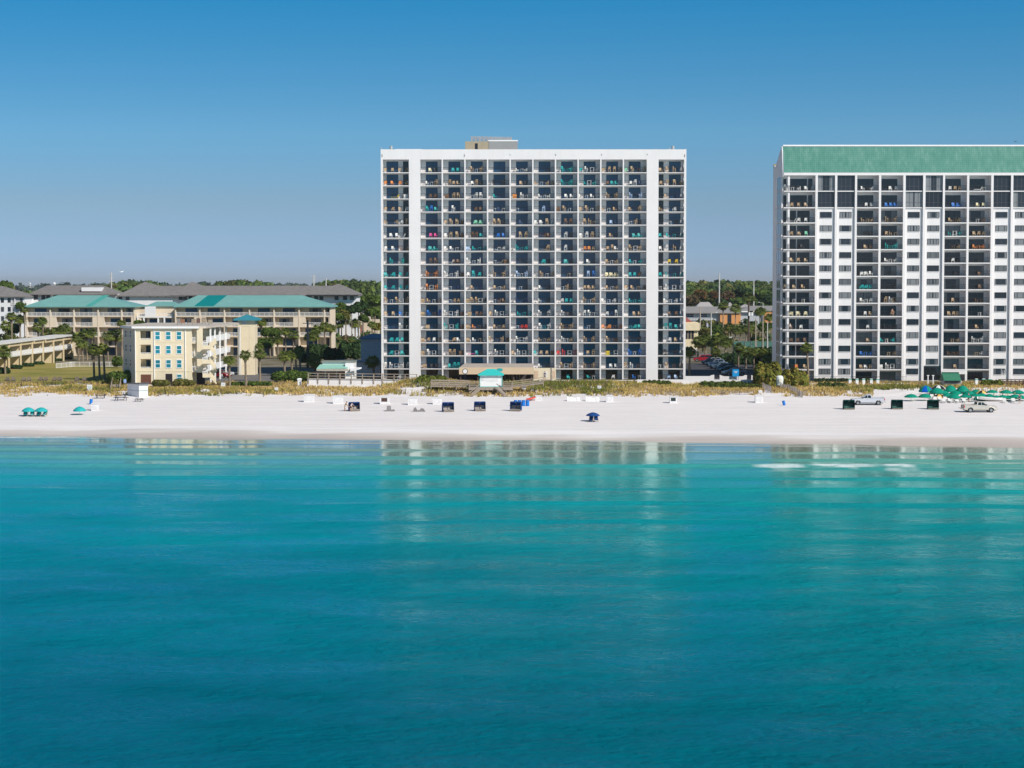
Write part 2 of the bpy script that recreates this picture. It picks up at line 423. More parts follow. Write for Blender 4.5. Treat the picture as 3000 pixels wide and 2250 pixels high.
    ng = N(nt, 'ShaderNodeVectorMath', operation='SCALE'); ng.inputs['Scale'].default_value = -1; lk(nt, tl.outputs[0], ng.inputs[0]); lk(nt, ng.outputs[0], va.inputs[1])
    vn = N(nt, 'ShaderNodeVectorMath', operation='NORMALIZE'); lk(nt, va.outputs[0], vn.inputs[0])
    nt.nodes.remove(b)
    df = N(nt, 'ShaderNodeBsdfDiffuse'); lk(nt, col, df.inputs['Color']); lk(nt, bd.outputs['Normal'], df.inputs['Normal'])
    gl = N(nt, 'ShaderNodeBsdfGlossy'); lk(nt, mixc(nt, near, (.46, .95, .95), (.86, .97, .93)), gl.inputs['Color'])
    lk(nt, mixc(nt, near, (.15,) * 3, (.08,) * 3), gl.inputs['Roughness'])
    lk(nt, vn.outputs[0], gl.inputs['Normal'])
    fr = N(nt, 'ShaderNodeFresnel'); fr.inputs['IOR'].default_value = 1.33; lk(nt, vn.outputs[0], fr.inputs['Normal'])
    k = math_n(nt, 'MULTIPLY', math_n(nt, 'MINIMUM', math_n(nt, 'MULTIPLY', fr.outputs[0], .9), .62), math_n(nt, 'ADD', math_n(nt, 'MULTIPLY', slick, 1.3), .15))
    k = math_n(nt, 'MULTIPLY', k, math_n(nt, 'SUBTRACT', 1.0, fmask))
    mx = N(nt, 'ShaderNodeMixShader'); lk(nt, k, mx.inputs[0]); lk(nt, df.outputs[0], mx.inputs[1]); lk(nt, gl.outputs[0], mx.inputs[2])
    lk(nt, mx.outputs[0], nt.nodes['Material Output'].inputs['Surface'])
    return m
xs = [-9000, -3000, -1000, -400, -220, -150, -120] + list(np.arange(-100, 100.1, .6)) + [120, 150, 220, 400, 1000, 3000, 9000]
ys = [-9000, -3000, -1000, -300, -60, 20, 60, 80] + list(np.arange(90, 190, 1.2)) + list(np.arange(190, 322, .45))
nx, ny = len(xs), len(ys)
V = []; FO = []
for y in ys:
    for x in xs:
        z, f = swell(x, y) if (abs(x) < 121 and y > 60) else (0.0, 0.0)
        V.append((x, y, z)); FO.append(f)
i = np.arange(nx - 1)[None, :] + nx * np.arange(ny - 1)[:, None]
Fq = np.stack([i, i + 1, i + 1 + nx, i + nx], -1).reshape(-1, 4)
sea = np_mesh('sea', np.array(V), Fq, sea_mat(), smooth=True)
fa = sea.data.attributes.new('foam', 'FLOAT', 'POINT'); fa.data.foreach_set('value', np.array(FO, np.float32))
tag(sea, 'calm turquoise sea with low swells rolling onto the beach', kind='structure')
# ------------------------------------------------------------------ furniture prototypes
FC = {'t': ('tan', (.50, .36, .22)), 'w': ('white', (.76, .75, .73)), 'e': ('teal', (.02, .42, .42)), 'd': ('dark', (.03, .03, .035)), 'b': ('blue', (.03, .20, .62)),
      'o': ('orange', (.72, .27, .07)), 'r': ('red', (.70, .06, .05)), 'p': ('pink', (.75, .08, .30)), 'g': ('mint green', (.25, .62, .42)), 'k': ('brown', (.20, .11, .06)),
      'y': ('yellow', (.75, .55, .05)), 'c': ('cream', (.75, .68, .45)), 'n': ('navy', (.02, .05, .14)), 'l': ('pale blue', (.45, .58, .78))}
FM = {}
def fmat(c):
    if c not in FM: FM[c] = M(FC[c][0].replace(' ', '_') + '_furniture', FC[c][1], .55, .12, 4.0)
    return FM[c]
def chair_mb(kind):
    b = MB()
    if kind == 'c':
        for x in (-.25, .25):
            b.box(x - .025, x + .025, -.26, -.21, 0, .62); b.box(x - .025, x + .025, .2, .25, 0, .9)
            b.box(x - .035, x + .035, -.27, .24, .6, .64)
        b.box(-.26, .26, -.25, .24, .38, .44); b.hexa([(-.24, .2, .44), (.24, .2, .44), (.24, .25, .44), (-.24, .25, .44), (-.24, .27, .98), (.24, .27, .98), (.24, .31, .98), (-.24, .31, .98)])
    elif kind == 'h':
        for x in (-.23, .23):
            b.box(x - .03, x + .03, -.25, -.19, 0, .92); b.box(x - .03, x + .03, .2, .26, 0, 1.28)
            b.box(x - .035, x + .035, -.26, .24, .9, .94); b.box(x - .02, x + .02, -.2, .2, .3, .34)
        b.box(-.25, .25, -.25, .24, .68, .74); b.box(-.22, .22, .2, .25, .8, 1.3); b.box(-.22, .22, -.24, -.2, .28, .33)
    elif kind == 'a':
        b.hexa([(-.28, -.35, .36), (.28, -.35, .36), (.28, .25, .22), (-.28, .25, .22), (-.28, -.35, .41), (.28, -.35, .41), (.28, .25, .27), (-.28, .25, .27)])
        for i in range(5):
            x = -.24 + .12 * i; h = 1.02 - .9 * abs(x) ** 2 * 2
            b.hexa([(x - .055, .18, .25), (x + .055, .18, .25), (x + .055, .22, .25), (x - .055, .22, .25), (x * 1.25 - .055, .44, h), (x * 1.25 + .055, .44, h), (x * 1.25 + .055, .48, h), (x * 1.25 - .055, .48, h)])
        for x in (-.34, .34):
            b.box(x - .07, x + .07, -.4, .35, .54, .58); b.box(x - .04, x + .04, -.36, -.3, 0, .54); b.box(x - .04, x + .04, .2, .3, 0, .54)
    elif kind == 'L':
        b.box(-.85, .55, -.3, .3, .28, .36); b.hexa([(.5, -.3, .3), (.58, -.3, .3), (.58, .3, .3), (.5, .3, .3), (.8, -.3, .85), (.88, -.3, .85), (.88, .3, .85), (.8, .3, .85)])
        for x in (-.8, .5):
            for y in (-.26, .24): b.box(x, x + .05, y, y + .05, 0, .28)
    elif kind == 'T':
        b.cyl((0, 0, .7), (0, 0, .74), .42, n=12)
        for x in (-.22, .22):
            for y in (-.22, .22): b.bar((x * 1.2, y * 1.2, 0), (x, y, .7), .05)
    elif kind == 'H':
        b.box(-.45, .45, -.35, .35, .98, 1.03)
        for x in (-.36, .36):
            for y in (-.26, .26): b.box(x - .035, x + .035, y - .035, y + .035, 0, .98)
        b.box(-.34, .34, -.03, .03, .3, .36)
    elif kind == 'B':
        b.box(-.42, .42, -.3, .3, .04, .86); b.box(-.45, .45, -.33, .33, .86, .92)
        for x in (-.38, .34):
            for y in (-.27, .23): b.box(x, x + .04, y, y + .04, 0, .04)
    return b
FK = {'c': ('balcony_chair', 'chair', 'low chair', 'low chairs on the tower balconies'), 'h': ('bar_chair', 'chair', 'high chair', 'high chairs on the tower balconies'),
      'a': ('adirondack_chair', 'chair', 'fan-back chair', 'fan-back chairs on the tower balconies'), 'T': ('patio_table', 'table', 'round table', 'round tables on the tower balconies'),
      'H': ('bar_table', 'table', 'high table', 'high tables on the tower balconies'), 'L': ('lounge_chair', 'lounger', 'lounger', 'loungers on the tower balconies'),
      'B': ('storage_box', 'box', 'storage box', 'storage boxes on the tower balconies')}
FP = {}
def furn(tok, x, y, z, rot, label, group=None):
    c, k = tok[0], tok[1]
    nm, cat, _, grp = FK[k]
    if (c, k) not in FP:
        o = chair_mb(k).build(nm, fmat(c)); FP[(c, k)] = o.data
    else: o = link(nm, FP[(c, k)])
    o.location = (x, y, z); o.rotation_euler = (0, 0, rot)
    return tag(o, label, cat, group or grp)
def furnish(spec, x0, x1, y, z, where, depth):
    toks = spec.split()
    if not toks: return
    n = len(toks); cnt = {}
    for t in toks: cnt[t] = cnt.get(t, 0) + 1
    seen = {}
    x0 += .45; x1 -= .45
    if n < 4:
        x0 += (x1 - x0) * (.12 if n == 3 else .3); x1 -= (x1 - x0) * .12
    for i, t in enumerate(toks):
        fx = x0 + (x1 - x0) * ((i + .5) / n if n < 4 else i / (n - 1)) + random.uniform(-.08, .08)
        if t[1] == 'B': fx = x0 - .1 if i == 0 else x1 + .1
        # backs to the door, sitting towards the sea, turned a little towards the table
        rot = random.uniform(-.5, .5); fy = y + depth * random.uniform(.42, .6)
        if t[1] in 'ch':
            if i + 1 < n and toks[i + 1][1] in 'TH': rot = random.uniform(.5, 1.3)
            elif i > 0 and toks[i - 1][1] in 'TH': rot = -random.uniform(.5, 1.3)
        if t[1] in 'THB': rot = 0
        nm = FC[t[0]][0] + ' ' + FK[t[1]][2]
        if cnt[t] > 1:
            j = seen.get(t, 0); seen[t] = j + 1
            lab = f'{ORDN[j]} {nm} from the left, {where}'
        else: lab = f'{nm}, {where}'
        furn(t, fx, fy, z, rot, lab)

def rail_mb(w, h=1.07, step=.13, d=0.0):
    b = MB(); t = .02
    b.box(-w / 2, w / 2, -t, t, h - .05, h); b.box(-w / 2, w / 2, -t * .7, t * .7, .08, .12)
    n = int(w / step)
    for i in range(n + 1):
        x = -w / 2 + w * i / n; r = .008 if i % 8 else .02
        b.box(x - r, x + r, -r, r, 0.0 if i % 8 == 0 else .12, h - .05)
    return b
def door_mb(w, h, panes=2):
    b = MB(); f = .06
    b.box(-w / 2, w / 2, -.03, .03, 0, f); b.box(-w / 2, w / 2, -.03, .03, h - f, h)
    for i in range(panes + 1):
        x = -w / 2 + w * i / panes; x0 = max(-w / 2, x - f / 2); x1 = min(w / 2, x + f / 2)
        b.box(x0, x1, -.03, .03, f, h - f)
    for i in range(panes):
        b.box(-w / 2 + w * i / panes + f / 2, -w / 2 + w * (i + 1) / panes - f / 2, -.008, .008, f, h - f, 1)
    return b
class Rep:
    """parts that repeat on one thing: the first LIMIT as children of their own, the rest in one mesh"""
    def __init__(s, root, name, limit=100): s.root = root; s.name = name; s.limit = limit; s.n = 0; s.rest = {}; s.data = {}
    def put(s, key, mb, mats, loc, want=True):
        if s.n < s.limit and want:
            s.n += 1
            if key not in s.data:
                me = bpy.data.meshes.new(s.name); me.from_pydata(mb.v, [], mb.f)
                for m in mats: me.materials.append(m)
                me.polygons.foreach_set('material_index', mb.m); me.update(); s.data[key] = me
            o = link(s.name, s.data[key], s.root); o.location = Vector(loc) - ORG[s.root.name]; return o
        b, ms = s.rest.setdefault('r', (MB(), []))
        off = []
        for m in mats:
            if m not in ms: ms.append(m)
            off.append(ms.index(m))
        b.add([(v[0] + loc[0], v[1] + loc[1], v[2] + loc[2]) for v in mb.v], [], 0)
        o0 = len(b.v) - len(mb.v)
        for f, mi in zip(mb.f, mb.m): b.f.append([i + o0 for i in f]); b.m.append(off[mi]); b.c.append(None)
    def done(s):
        for b, ms in s.rest.values():
            o = b.build(s.name, ms, s.root); o['kind'] = 'stuff'

# ------------------------------------------------------------------ white slab tower
TY = 414.0; D = 1.9
xe = lambda px: X(px, TY)
G = 4.0
tower = thing('apartment_tower', 'tall flat-roofed white apartment tower with grid of open balconies', 'apartment tower', (xe(1560), TY + 8, G))
zt = Z(437.5, TY); zh = Z(467.2, TY)
slabz = [Z(504.8 + 38.33 * k, TY) for k in range(16)]      # tops of the slabs, from the roof down
fl = slabz + [G + .12]
b = MB()
xl, xr = xe(1116.5), xe(2009.4)
b.box(xl, xr, TY + D, TY + 17, G - 1, zt - .35)
b.box(xl, xr, TY, TY + D - .004, zh, zt)
b.box(xl, xr, TY + D, TY + D + .2, zt - .35, zt); b.box(xl, xl + .2, TY + D + .2, TY + 17, zt - .35, zt); b.box(xr - .2, xr, TY + D + .2, TY + 17, zt - .35, zt)
for p0, p1 in ((1198.7, 1232), (1893.7, 1928.4)): b.box(xe(p0), xe(p1), TY, TY + D - .004, G - 1, zh - .003)
b.box(xl, xe(1122.8), TY, TY + D - .004, G - 1, zh - .003)
b.box(xe(2003), xr, TY, TY + .62, G - 1, zh - .003); b.box(xe(2003), xr, TY + 1.5, TY + D - .004, G - 1, zh - .003)
for i, z in enumerate(fl):
    top = zh if i == 0 else fl[i - 1] - .2
    b.box(xe(2003), xr, TY + .623, TY + 1.497, z - .2, z + 1.0); b.box(xe(2003), xr, TY + .623, TY + 1.497, top - .45, top + .001 if i == 0 else top)
b.build('wall', white, tower)
for px, py0, py1 in ((1120.5, 452, 460), (1361, 452, 459), (1494.5, 452, 455), (1627.5, 451, 456), (1762, 451, 455), (1895, 451, 454), (2004.5, 452, 460)):
    MB().box(xe(px) - .1, xe(px) + .1, TY - .05, TY - .003, Z(py1, TY), Z(py0, TY)).build('wall_slot', greym, tower)
FX = [1232 + 66.17 * k for k in range(11)]
for k in range(1, 10):
    MB().box(xe(FX[k] - 3.9), xe(FX[k] + .2), TY, TY + D - .006, G - 1, zh - .003).build('party_wall', white, tower)
for z in slabz:
    b = MB()
    for p0, p1 in ((1122.8, 1198.7), (1232, 1893.7), (1928.4, 2003)): b.box(xe(p0) + .004, xe(p1) - .004, TY + .03, TY + D - .008, z - .17, z)
    b.build('balcony_slab', slabm, tower)
bays = [(1122.8, 1198.7)] + [(FX[k] + (.2 if k else 0), FX[k + 1] - (3.9 if k < 9 else 0)) for k in range(10)] + [(1928.4, 2003)]
ROOMS = '''tc tc tc tc|cc dc|ec ec|th wT th||wc wT wc|dT dc|eh eT eh|ec wh wH wh|tc th th tc|gc th kT th|tc th th wT
oc oc oc tc|wc wT th|th tc tc|wc th dc|dh dT dh|tc dc|tc wT tc tc|eh eT eh|ec wH ec|kc ec ec|wc wh nc|tc th th tc
yL wB|kc kc|kB th th|wT wh wh|ec nT nc|oB wh wT|wc wT wc|wc wc|wc wT wc wT|th dT th|lh dT lh|tc nT nc
tc tc tc wc|eh bh ec|wh nT|kc kc|wT nc wT|wT nT nc|lh nc|kB th wT wc|tc th wT th|tc wT tc wT|tc dT th|tc wT wc wc
tc dT tc wc th|dT|tc th th kB|ga ga|th th dc|nc nT|wc wc th wc|kh kh|th th tT|lc nc|wT th dc|wT dc
wc wc wL|pc pc|wc th th kB|kh kh ec|bc bc|th th|kT kc kc|wh dc|wc wh th wh|tc dT|ea ea|ec ec eT ec
wc wc oT tc|ea ea|wc wc wT wc|lB ec eT ec|wL wT wc|eh eT ec|tL th|wh dc|oc oc tc|tc th wc|th wH th|wc wh th wT
eh dT eh|kh kh|wL kc kc|wh wT wh wc|wT tL kB|dc dT|ea dc|ea dc|wc dT|tc wT tc|ec wT ec|yc yc
ea ea ec ec|oh kT oh|wh wT wh kB|wc eh ec wc|th dT th|lh wT lh|wT th wT th|tT|lh bh|ca ca ca|ec ec kc|ec ec eT ec
ec ec ec ec|oh wH oh|wT nc nc|tc nT nc|tc wT tc|wT dc|wc dT dc|wT th dc|tc tc tc|tc wT tc|tc tc tT kc|wT wh wH wh
th wT th wH th|tB tc wT tc|wT tc tc|tB th th wH dc|wT kc kc|nh nT nh|wc dT dc|wc ec ec|th wT th|wc wT wc wc|ec eT ec|wc wT wc
tc tc bc wT|tB bh kT bh|wh wH wh kB|tB kc kc|tc wh wH wc|wT ec eT ec|wh dT wh|wh tT dc|wh wh wT|wc nc wh|tc tc|kc kc
wT nc wh wT|tB dT|eh wH eh kB|tB oc kT kc|tc tT tc|wT rc rc|wh eT wh|th kH th|wT dT|oa oa kT oc|eT ea ec|eh eh ec
ea ea ec|tB tc wc tc|tL tc wc|tB wc tT wc|th kT th kB|wh wH wh|tc tT tc|wh wT tc|th nT th|th kT kc|dh dH dh|wc tc
ea wH ea|tB wh wH wh|th th kB|pL ec dc|wT wh wH wh|tc wh wH wh|ec tc tc kB|rc rh wH rh|tc th|yB wH|bh wT bh|dh dH dh
wh wh wH wh wh|tB dc dc|ec eh eh|bc|oc oc|bc bc wc|wc dT dc|th wH th|th kT th|wc wc|th wh kT wh|wT th kT th
wc|||||||ec|ec wT|wc|bc wT|lc lc'''.split('\n')
doors = Rep(tower, 'sliding_door'); rails = Rep(tower, 'balcony_railing'); sides = Rep(tower, 'side_door')
for r, z in enumerate(fl):
    top = zh if r == 0 else fl[r - 1] - .2
    cells = ROOMS[r].split('|')
    for c, (p0, p1) in enumerate(bays):
        x0, x1 = xe(p0), xe(p1); h = min(2.32, top - z - .12); gl = gl_brown if r == 16 else gl_navy
        w = 2.42
        if c == 0: dx = xe(1149)
        elif c == 11: dx = xe(1978)
        else: dx = xe(bays[c][0] + 32.3 - .0)
        doors.put((round(h, 2), r == 16), door_mb(w, h), (frame_dark, gl), (dx, TY + D - .04, z), want=(c + r) % 2 == 0)
        if c in (0, 11):
            sides.put((round(h, 2),), door_mb(1.08, h, 1), (frame_dark, gl_brown), (xe(1188) if c == 0 else xe(1937), TY + D - .04, z))
        if not (r == 16 and 1 < c < 8) and r < 17:
            w = x1 - x0 - .01
            rails.put((round(w, 2),), rail_mb(w), (rail_dark,), ((x0 + x1) / 2, TY + .07, z), want=(c + r) % 2 == 1)
        if r == 16 and c in (3, 4, 5, 6): continue
        col = 'left corner column' if c == 0 else 'right corner column' if c == 11 else f'{ORDN[c]} column'
        furnish(cells[c], x0, x1, TY, z, f'white tower, {ORDN[r]} floor down, {col}', D)
for q in (doors, rails, sides): q.done()
# roof plant
b = MB(); yb = TY + 5
xa, xb, xc = X(1363, yb), X(1432, yb), X(1516, yb)
b.box(xa, xc, yb, yb + 6.5, zt - .36, Z(414, yb)); 
tan_st = M('tan_stucco', (.36, .30, .21), .85, .06, .5, streak=.15); gry_st = M('plain_grey_panel', (.27, .27, .27), .8, .05, .5)
pr = b.build('plant_room', tan_st, tower)
MB().box(xb, xc + .03, yb - .06, yb - .004, zt - .36, Z(412, yb)).build('wall_panel', gry_st, pr)  # one even grey over the right part of the front
MB().box(xb - .1, xc + .1, yb - .1, yb + 6.6, Z(413.9, yb), Z(410.5, yb)).build('roof_edge', wht, pr)
MB().box(X(1392, yb), X(1400, yb), yb - .05, yb - .004, zt, Z(420, yb)).build('door', frame_dark, pr)
b = MB(); z0, z1 = Z(409, yb), Z(400, yb)
for y in (yb + .3, yb + 3.2, yb + 6.2):
    b.bar((X(1379, yb), y, z1), (X(1500, yb), y, z1 - .15), .12); b.bar((X(1379, yb), y, z1 - .45), (X(1500, yb), y, z1 - .5), .08)
    for i in range(11):
        px = 1381 + 11.6 * i; b.bar((X(px, yb), y, z0 - .1), (X(px, yb), y, z1), .07)
        if i < 10: b.bar((X(px, yb), y, z1 - .4), (X(px + 11.6, yb), y, z1 - .1), .05)
for i in range(11): b.bar((X(1381 + 11.6 * i, yb), yb + .3, z1), (X(1381 + 11.6 * i, yb), yb + 6.2, z1), .07)
b.build('roof_truss', M('galvanised_steel', (.45, .40, .38), .5, .15, 2, metal=.3), tower)
for px, w, h in ((1147, .28, .9), (1970, .3, .9), (1960, .12, .55), (1920, .1, .35), (1118.5, .07, .6), (2006, .08, .35)):
    MB().cyl((X(px, TY + 3), TY + 3, zt - .4), (X(px, TY + 3), TY + 3, zt + h), w, n=10).build('roof_vent', M('vent_metal', (.42, .42, .40), .5, .1), tower)
MB().box(X(1160, TY + 4), X(1238, TY + 4), TY + 4, TY + 9, zt - .36, zt + .32).build('roof_hatch', wht, tower)

# ------------------------------------------------------------------ right tower, green mansard
RY = 408.0; RD = 2.3
xr_ = lambda px: X(px, RY)
zr = lambda py: Z(py, RY)
rt = thing('mansard_tower', 'tall white apartment tower with green tiled mansard and brown windows', 'apartment tower', (xr_(2700), RY + 8, 4.3))
RSL = [558.6, 607, 651.5, 691, 730, 769.3, 808.2, 847.6, 887, 926, 965.3, 1004, 1043.3, 1081.8]
rf = [zr(p) for p in RSL] + [4.3]
XL, XR = xr_(2294.8), xr_(3165)
def yat(px): return 55.6 * FPX / (px - 1500)
zbase = 3.3; ze = zr(505.5)
fins = [(2387.4, 2394), (2444.4, 2451), (2502.8, 2509), (2573, 2579.4), (2644, 2651), (2702, 2709), (2760, 2766), (2830.5, 2836.8), (2901, 2908), (2959, 2965.6), (3016.5, 3023), (3087, 3093.5), (3158, 3165)]
b = MB()
b.box(XL, XR, RY + RD, RY + 14.8, zbase, ze - .2)
b.box(XL - .0, XR, RY - .02, RY + RD - .004, zr(513.5), ze)              # fascia
b.box(XL, XL + .3, RY + 2.6, RY + RD + 12.5, ze - .2, ze + .5)
wcols = [(2394, 2444.4), (2451, 2502.8), (2651, 2702), (2709, 2760), (2908, 2959), (2965.6, 3016.5)]
for p0, p1 in wcols: b.box(xr_(p0) - .1, xr_(p1) + .1, RY + .42, RY + RD - .008, zbase, rf[1] - .01)
b.build('wall', white, rt)
# side wall with the shaped gable; its shade is toned into the stucco
pts = [(RY + RD - .2, zbase), (RY + 15, zbase), (RY + 15, Z(480, RY + 15)), (yat(2272.5), Z(489, 418.5)), (yat(2278.5), Z(470, 416)), (RY + 2.35, Z(428, 410)), (RY + 2.0, Z(428, 410)), (RY + .1, ze - .01), (RY + .1, zr(513.5) - .2), (RY + RD - .2, zr(513.5) - .2)]
MB().prism(pts, 0, XL - .22, XL - .004).build('gable_wall', M('side_stucco_shaded', (.68, .665, .69), .75, .03, .3, streak=.08), rt)
for p0, p1 in fins: MB().box(xr_(p0), xr_(p1), RY, RY + RD - .006, zbase, zr(513.5) - .003).build('party_wall', white, rt)
def mansard_mat():
    m, nt, b = nodes('green_mansard_tiles')
    g = mapped(nt, 1, 1, 1)
    sx = N(nt, 'ShaderNodeSeparateXYZ'); lk(nt, g, sx.inputs[0])
    cx = math_n(nt, 'FRACT', math_n(nt, 'DIVIDE', sx.outputs['X'], .42)); cz = math_n(nt, 'FRACT', math_n(nt, 'DIVIDE', sx.outputs['Z'], .42))
    line = math_n(nt, 'MAXIMUM', math_n(nt, 'LESS_THAN', cx, .16), math_n(nt, 'LESS_THAN', cz, .2))
    f = noise_n(nt, mapped(nt, 1.3, 1.3, .07), 1.0, 6, .7)
    f2 = noise_n(nt, mapped(nt, .22, .22, .22), 1.0, 4, .6)
    c = ramp(nt, f, [(.3, (.05, .20, .155)), (.5, (.085, .245, .195)), (.66, (.14, .30, .245)), (.8, (.26, .37, .31))])
    c = mixc(nt, ramp(nt, f2, [(.4, (0, 0, 0)), (.7, (.22,) * 3)]), c, (.06, .225, .175))
    c = mixc(nt, math_n(nt, 'MULTIPLY', line, .42), c, (.03, .15, .11))
    lk(nt, c, b.inputs['Base Color']); b.inputs['Roughness'].default_value = .55; b.inputs['Specular IOR Level'].default_value = .25
    bn = N(nt, 'ShaderNodeBump'); bn.inputs['Distance'].default_value = .06; bn.inputs['Strength'].default_value = .5
    lk(nt, math_n(nt, 'SUBTRACT', 1.0, line), bn.inputs['Height']); lk(nt, bn.outputs['Normal'], b.inputs['Normal'])
    return m
pts = [(RY - .05, ze + .006), (RY + 2.0, Z(429, 410)), (RY + 2.4, Z(429, 410)), (RY + 10.5, Z(480, 417)), (RY + 10.5, ze + .006)]
mr_ = MB().prism(pts, 0, XL, XR).build('mansard_roof', mansard_mat(), rt)
MB().box(X(2291.6, 410), XR, RY + 1.85, RY + 2.5, Z(428.8, 410), Z(424.3, 410)).build('ridge_cap', wht, mr_)
MB().prism([(RY + 13.2, Z(480, 421)), (RY + 14.6, Z(480, 421)), (RY + 13.8, Z(494, 421))], 0, XL - .3, XL + .8).build('roof_scupper', M('sand_paint', (.6, .5, .3)), rt)
sl = Rep(rt, 'balcony_slab'); rd = Rep(rt, 'sliding_door'); rr = Rep(rt, 'balcony_railing'); rw = Rep(rt, 'window'); gp = Rep(rt, 'glazed_screen')
rb = [(2294.8, 2387.4), (2509, 2573), (2579.4, 2644), (2766, 2830.5), (2836.8, 2901), (3023, 3087), (3093.5, 3158)]
RROOMS = '''wh wT wc wc wc|wc dT wc|wc wc|wc tc tc|wL wT
tc tc tc|wc wc|bc bc bc|ba ba|cc cc
wL wc wc|tc tT tc|th kT th|tc kT tc|wT kc
tc tc gc|dc dc|tc tc tT|ec wH ec|tc tc tc
dc|tc kc|eh eT eh|kT tc|oc oT oc
tc tc tc||wc wT wc|wc dc|dT
|wa wa wc|dT|dc|kc
tc tc tc tT|ea ea ec|dT dc|dT|kc
wc wT wT wc|wc wT wc|th wh tH|tc dc|kc kT
ca ca ca|wc tc|tc|tc tc tc|wT
wc|wc|dc dT dc|nT|tc dc
kc kc kc|tc|ec wT ec wc|tT tc|wh wT wh
|bc bT bc|tT tc|kc kT kc|tT wc
oc tc|tc wc tc|wB wh wH wh|tc|dT
||||'''.split('\n')
brown_gl = glass('smoked_glass', (.016, .02, .028))
for r, z in enumerate(rf):
    top = zr(513.5) if r == 0 else rf[r - 1] - .22
    cells = RROOMS[r].split('|')
    for c, (p0, p1) in enumerate(rb):
        x0, x1 = xr_(p0), xr_(p1); w = x1 - x0
        if r < 14: sl.put((round(w, 1),), MB().box(-w / 2 + .004, w / 2 - .004, .03, RD - .01, -.22, 0), (slabm,), ((x0 + x1) / 2, RY, z))
        head = .62 if r < 2 else .42
        h = top - z - head
        if c == 0:
            rd.put(('a', round(h, 2), r < 2), door_mb(.62, h, 1), (frame_dark, brown_gl), (x0 + .5, RY + RD - .04, z))
            if r < 2:
                rd.put(('b', round(h, 2)), door_mb(3.65, h, 3), (frame_dark, brown_gl), (x0 + 3.2, RY + RD - .04, z)); rd.put(('c', round(h, 2)), door_mb(.85, h, 1), (frame_dark, brown_gl), (x0 + 5.7, RY + RD - .04, z))
            else:
                rd.put(('d', round(h, 2)), door_mb(1.5, h, 2), (frame_dark, brown_gl), (x0 + 2.1, RY + RD - .04, z)); rd.put(('e', round(h, 2)), door_mb(2.55, h, 2), (frame_dark, brown_gl), (x0 + 4.35, RY + RD - .04, z))
        else:
            rd.put(('f', round(h, 2), c % 2), door_mb(3.62, h, 3), (frame_dark, gl_grey if (r * 7 + c * 3) % 4 == 0 else brown_gl), (x0 + .08 + 1.81, RY + RD - .04, z))
        if r < 14:
            rr.put((round(w, 2),), rail_mb(w - .02, 1.05), (rail_dark,), ((x0 + x1) / 2, RY + .1, z))
        col = 'left corner column' if c == 0 else f'{ORDN[c]} inner column'
        if c < 5 and r < 14: furnish(cells[c], x0, x1, RY, z, f'green-roofed tower, {ORDN[r]} floor down, {col}', RD)
    for c, (p0, p1) in enumerate(wcols):
        x0, x1 = xr_(p0), xr_(p1); w = x1 - x0
        if r < 2:
            gp.put((round(top - z, 2), c), door_mb(w - .01, top - z - .02, 4).box(-w / 2 + .03, w / 2 - .03, -.035, .035, .92, .97), (M('bronze_frame', (.09, .07, .07), .4), gl_cur if (c + r) % 3 == 0 else brown_gl), ((x0 + x1) / 2, RY + .5, z))
        else:
            if r == 14 and c == 3: continue
            zc = z + .92 if r < 14 else z + 1.15
            b = MB(); ww, hh, f = 2.44, 1.22, .07
            b.box(-ww / 2, ww / 2, -.02, .1, 0, f); b.box(-ww / 2, ww / 2, -.02, .1, hh - f, hh)
            for xx in (-ww / 2, -ww / 4 - .03, ww / 4 - .03, ww / 2 - f): b.box(xx, xx + f, -.018, .1, f, hh - f)
            b.box(-ww / 2 + f, ww / 2 - f, .03, .05, f, hh - f, 1)
            b.box(-ww / 2 - .04, ww / 2 + .04, -.05, .02, -.08, -.003, 2)
            rw.put(((c * 3 + r) % 2,), b, (frame_dark, gl_cur if (c * 3 + r) % 2 else gl_grey, white), ((x0 + x1) / 2, RY + .36, zc))
    if r < 2:
        for p0, p1 in wcols: sl.put(('w',), MB().box(-1.72, 1.72, .2, RD - .01, -.2, 0), (slabm,), (xr_((p0 + p1) / 2), RY, z))
    # corner column of the end balcony
    MB().box(X(2307, RY), X(2312.8, RY), RY + .25, RY + .7, z, top - .004).build('corner_column', white, rt)
for q in (sl, rd, rr, rw, gp): q.done()
# window strip down the shaded side
for r, z in enumerate(rf):
    top = ze - .6 if r == 0 else rf[r - 1]
    b = MB(); y0, y1 = yat(2290), yat(2279.3)
    b.box(XL - .27, XL - .225, y0, y1, z + .25, top - .12, 1)
    for y in (y0, (y0 + y1) / 2, y1): b.box(XL - .3, XL - .225, y - .08, y + .08, z + .25, top - .12, 0)
    b.box(XL - .3, XL - .225, y0, y1, z - .06, z + .246, 0)
    b.build('side_window', (M('side_frame', (.5, .48, .5), .6), gl_navy), rt)
# lobby doors
z = 4.3; b = door_mb(3.5, 2.9, 3); b.v = [(v[0] + xr_(2734.5), v[1] + RY + .36, v[2] + z) for v in b.v]
b.build('lobby_door', (frame_dark, gl_brown), rt)
MB().box(X(2760, RY), X(2831, RY), RY - .25, RY - .02, rf[13] - 1.0, rf[13] - .25).build('entrance_canopy', white, rt)
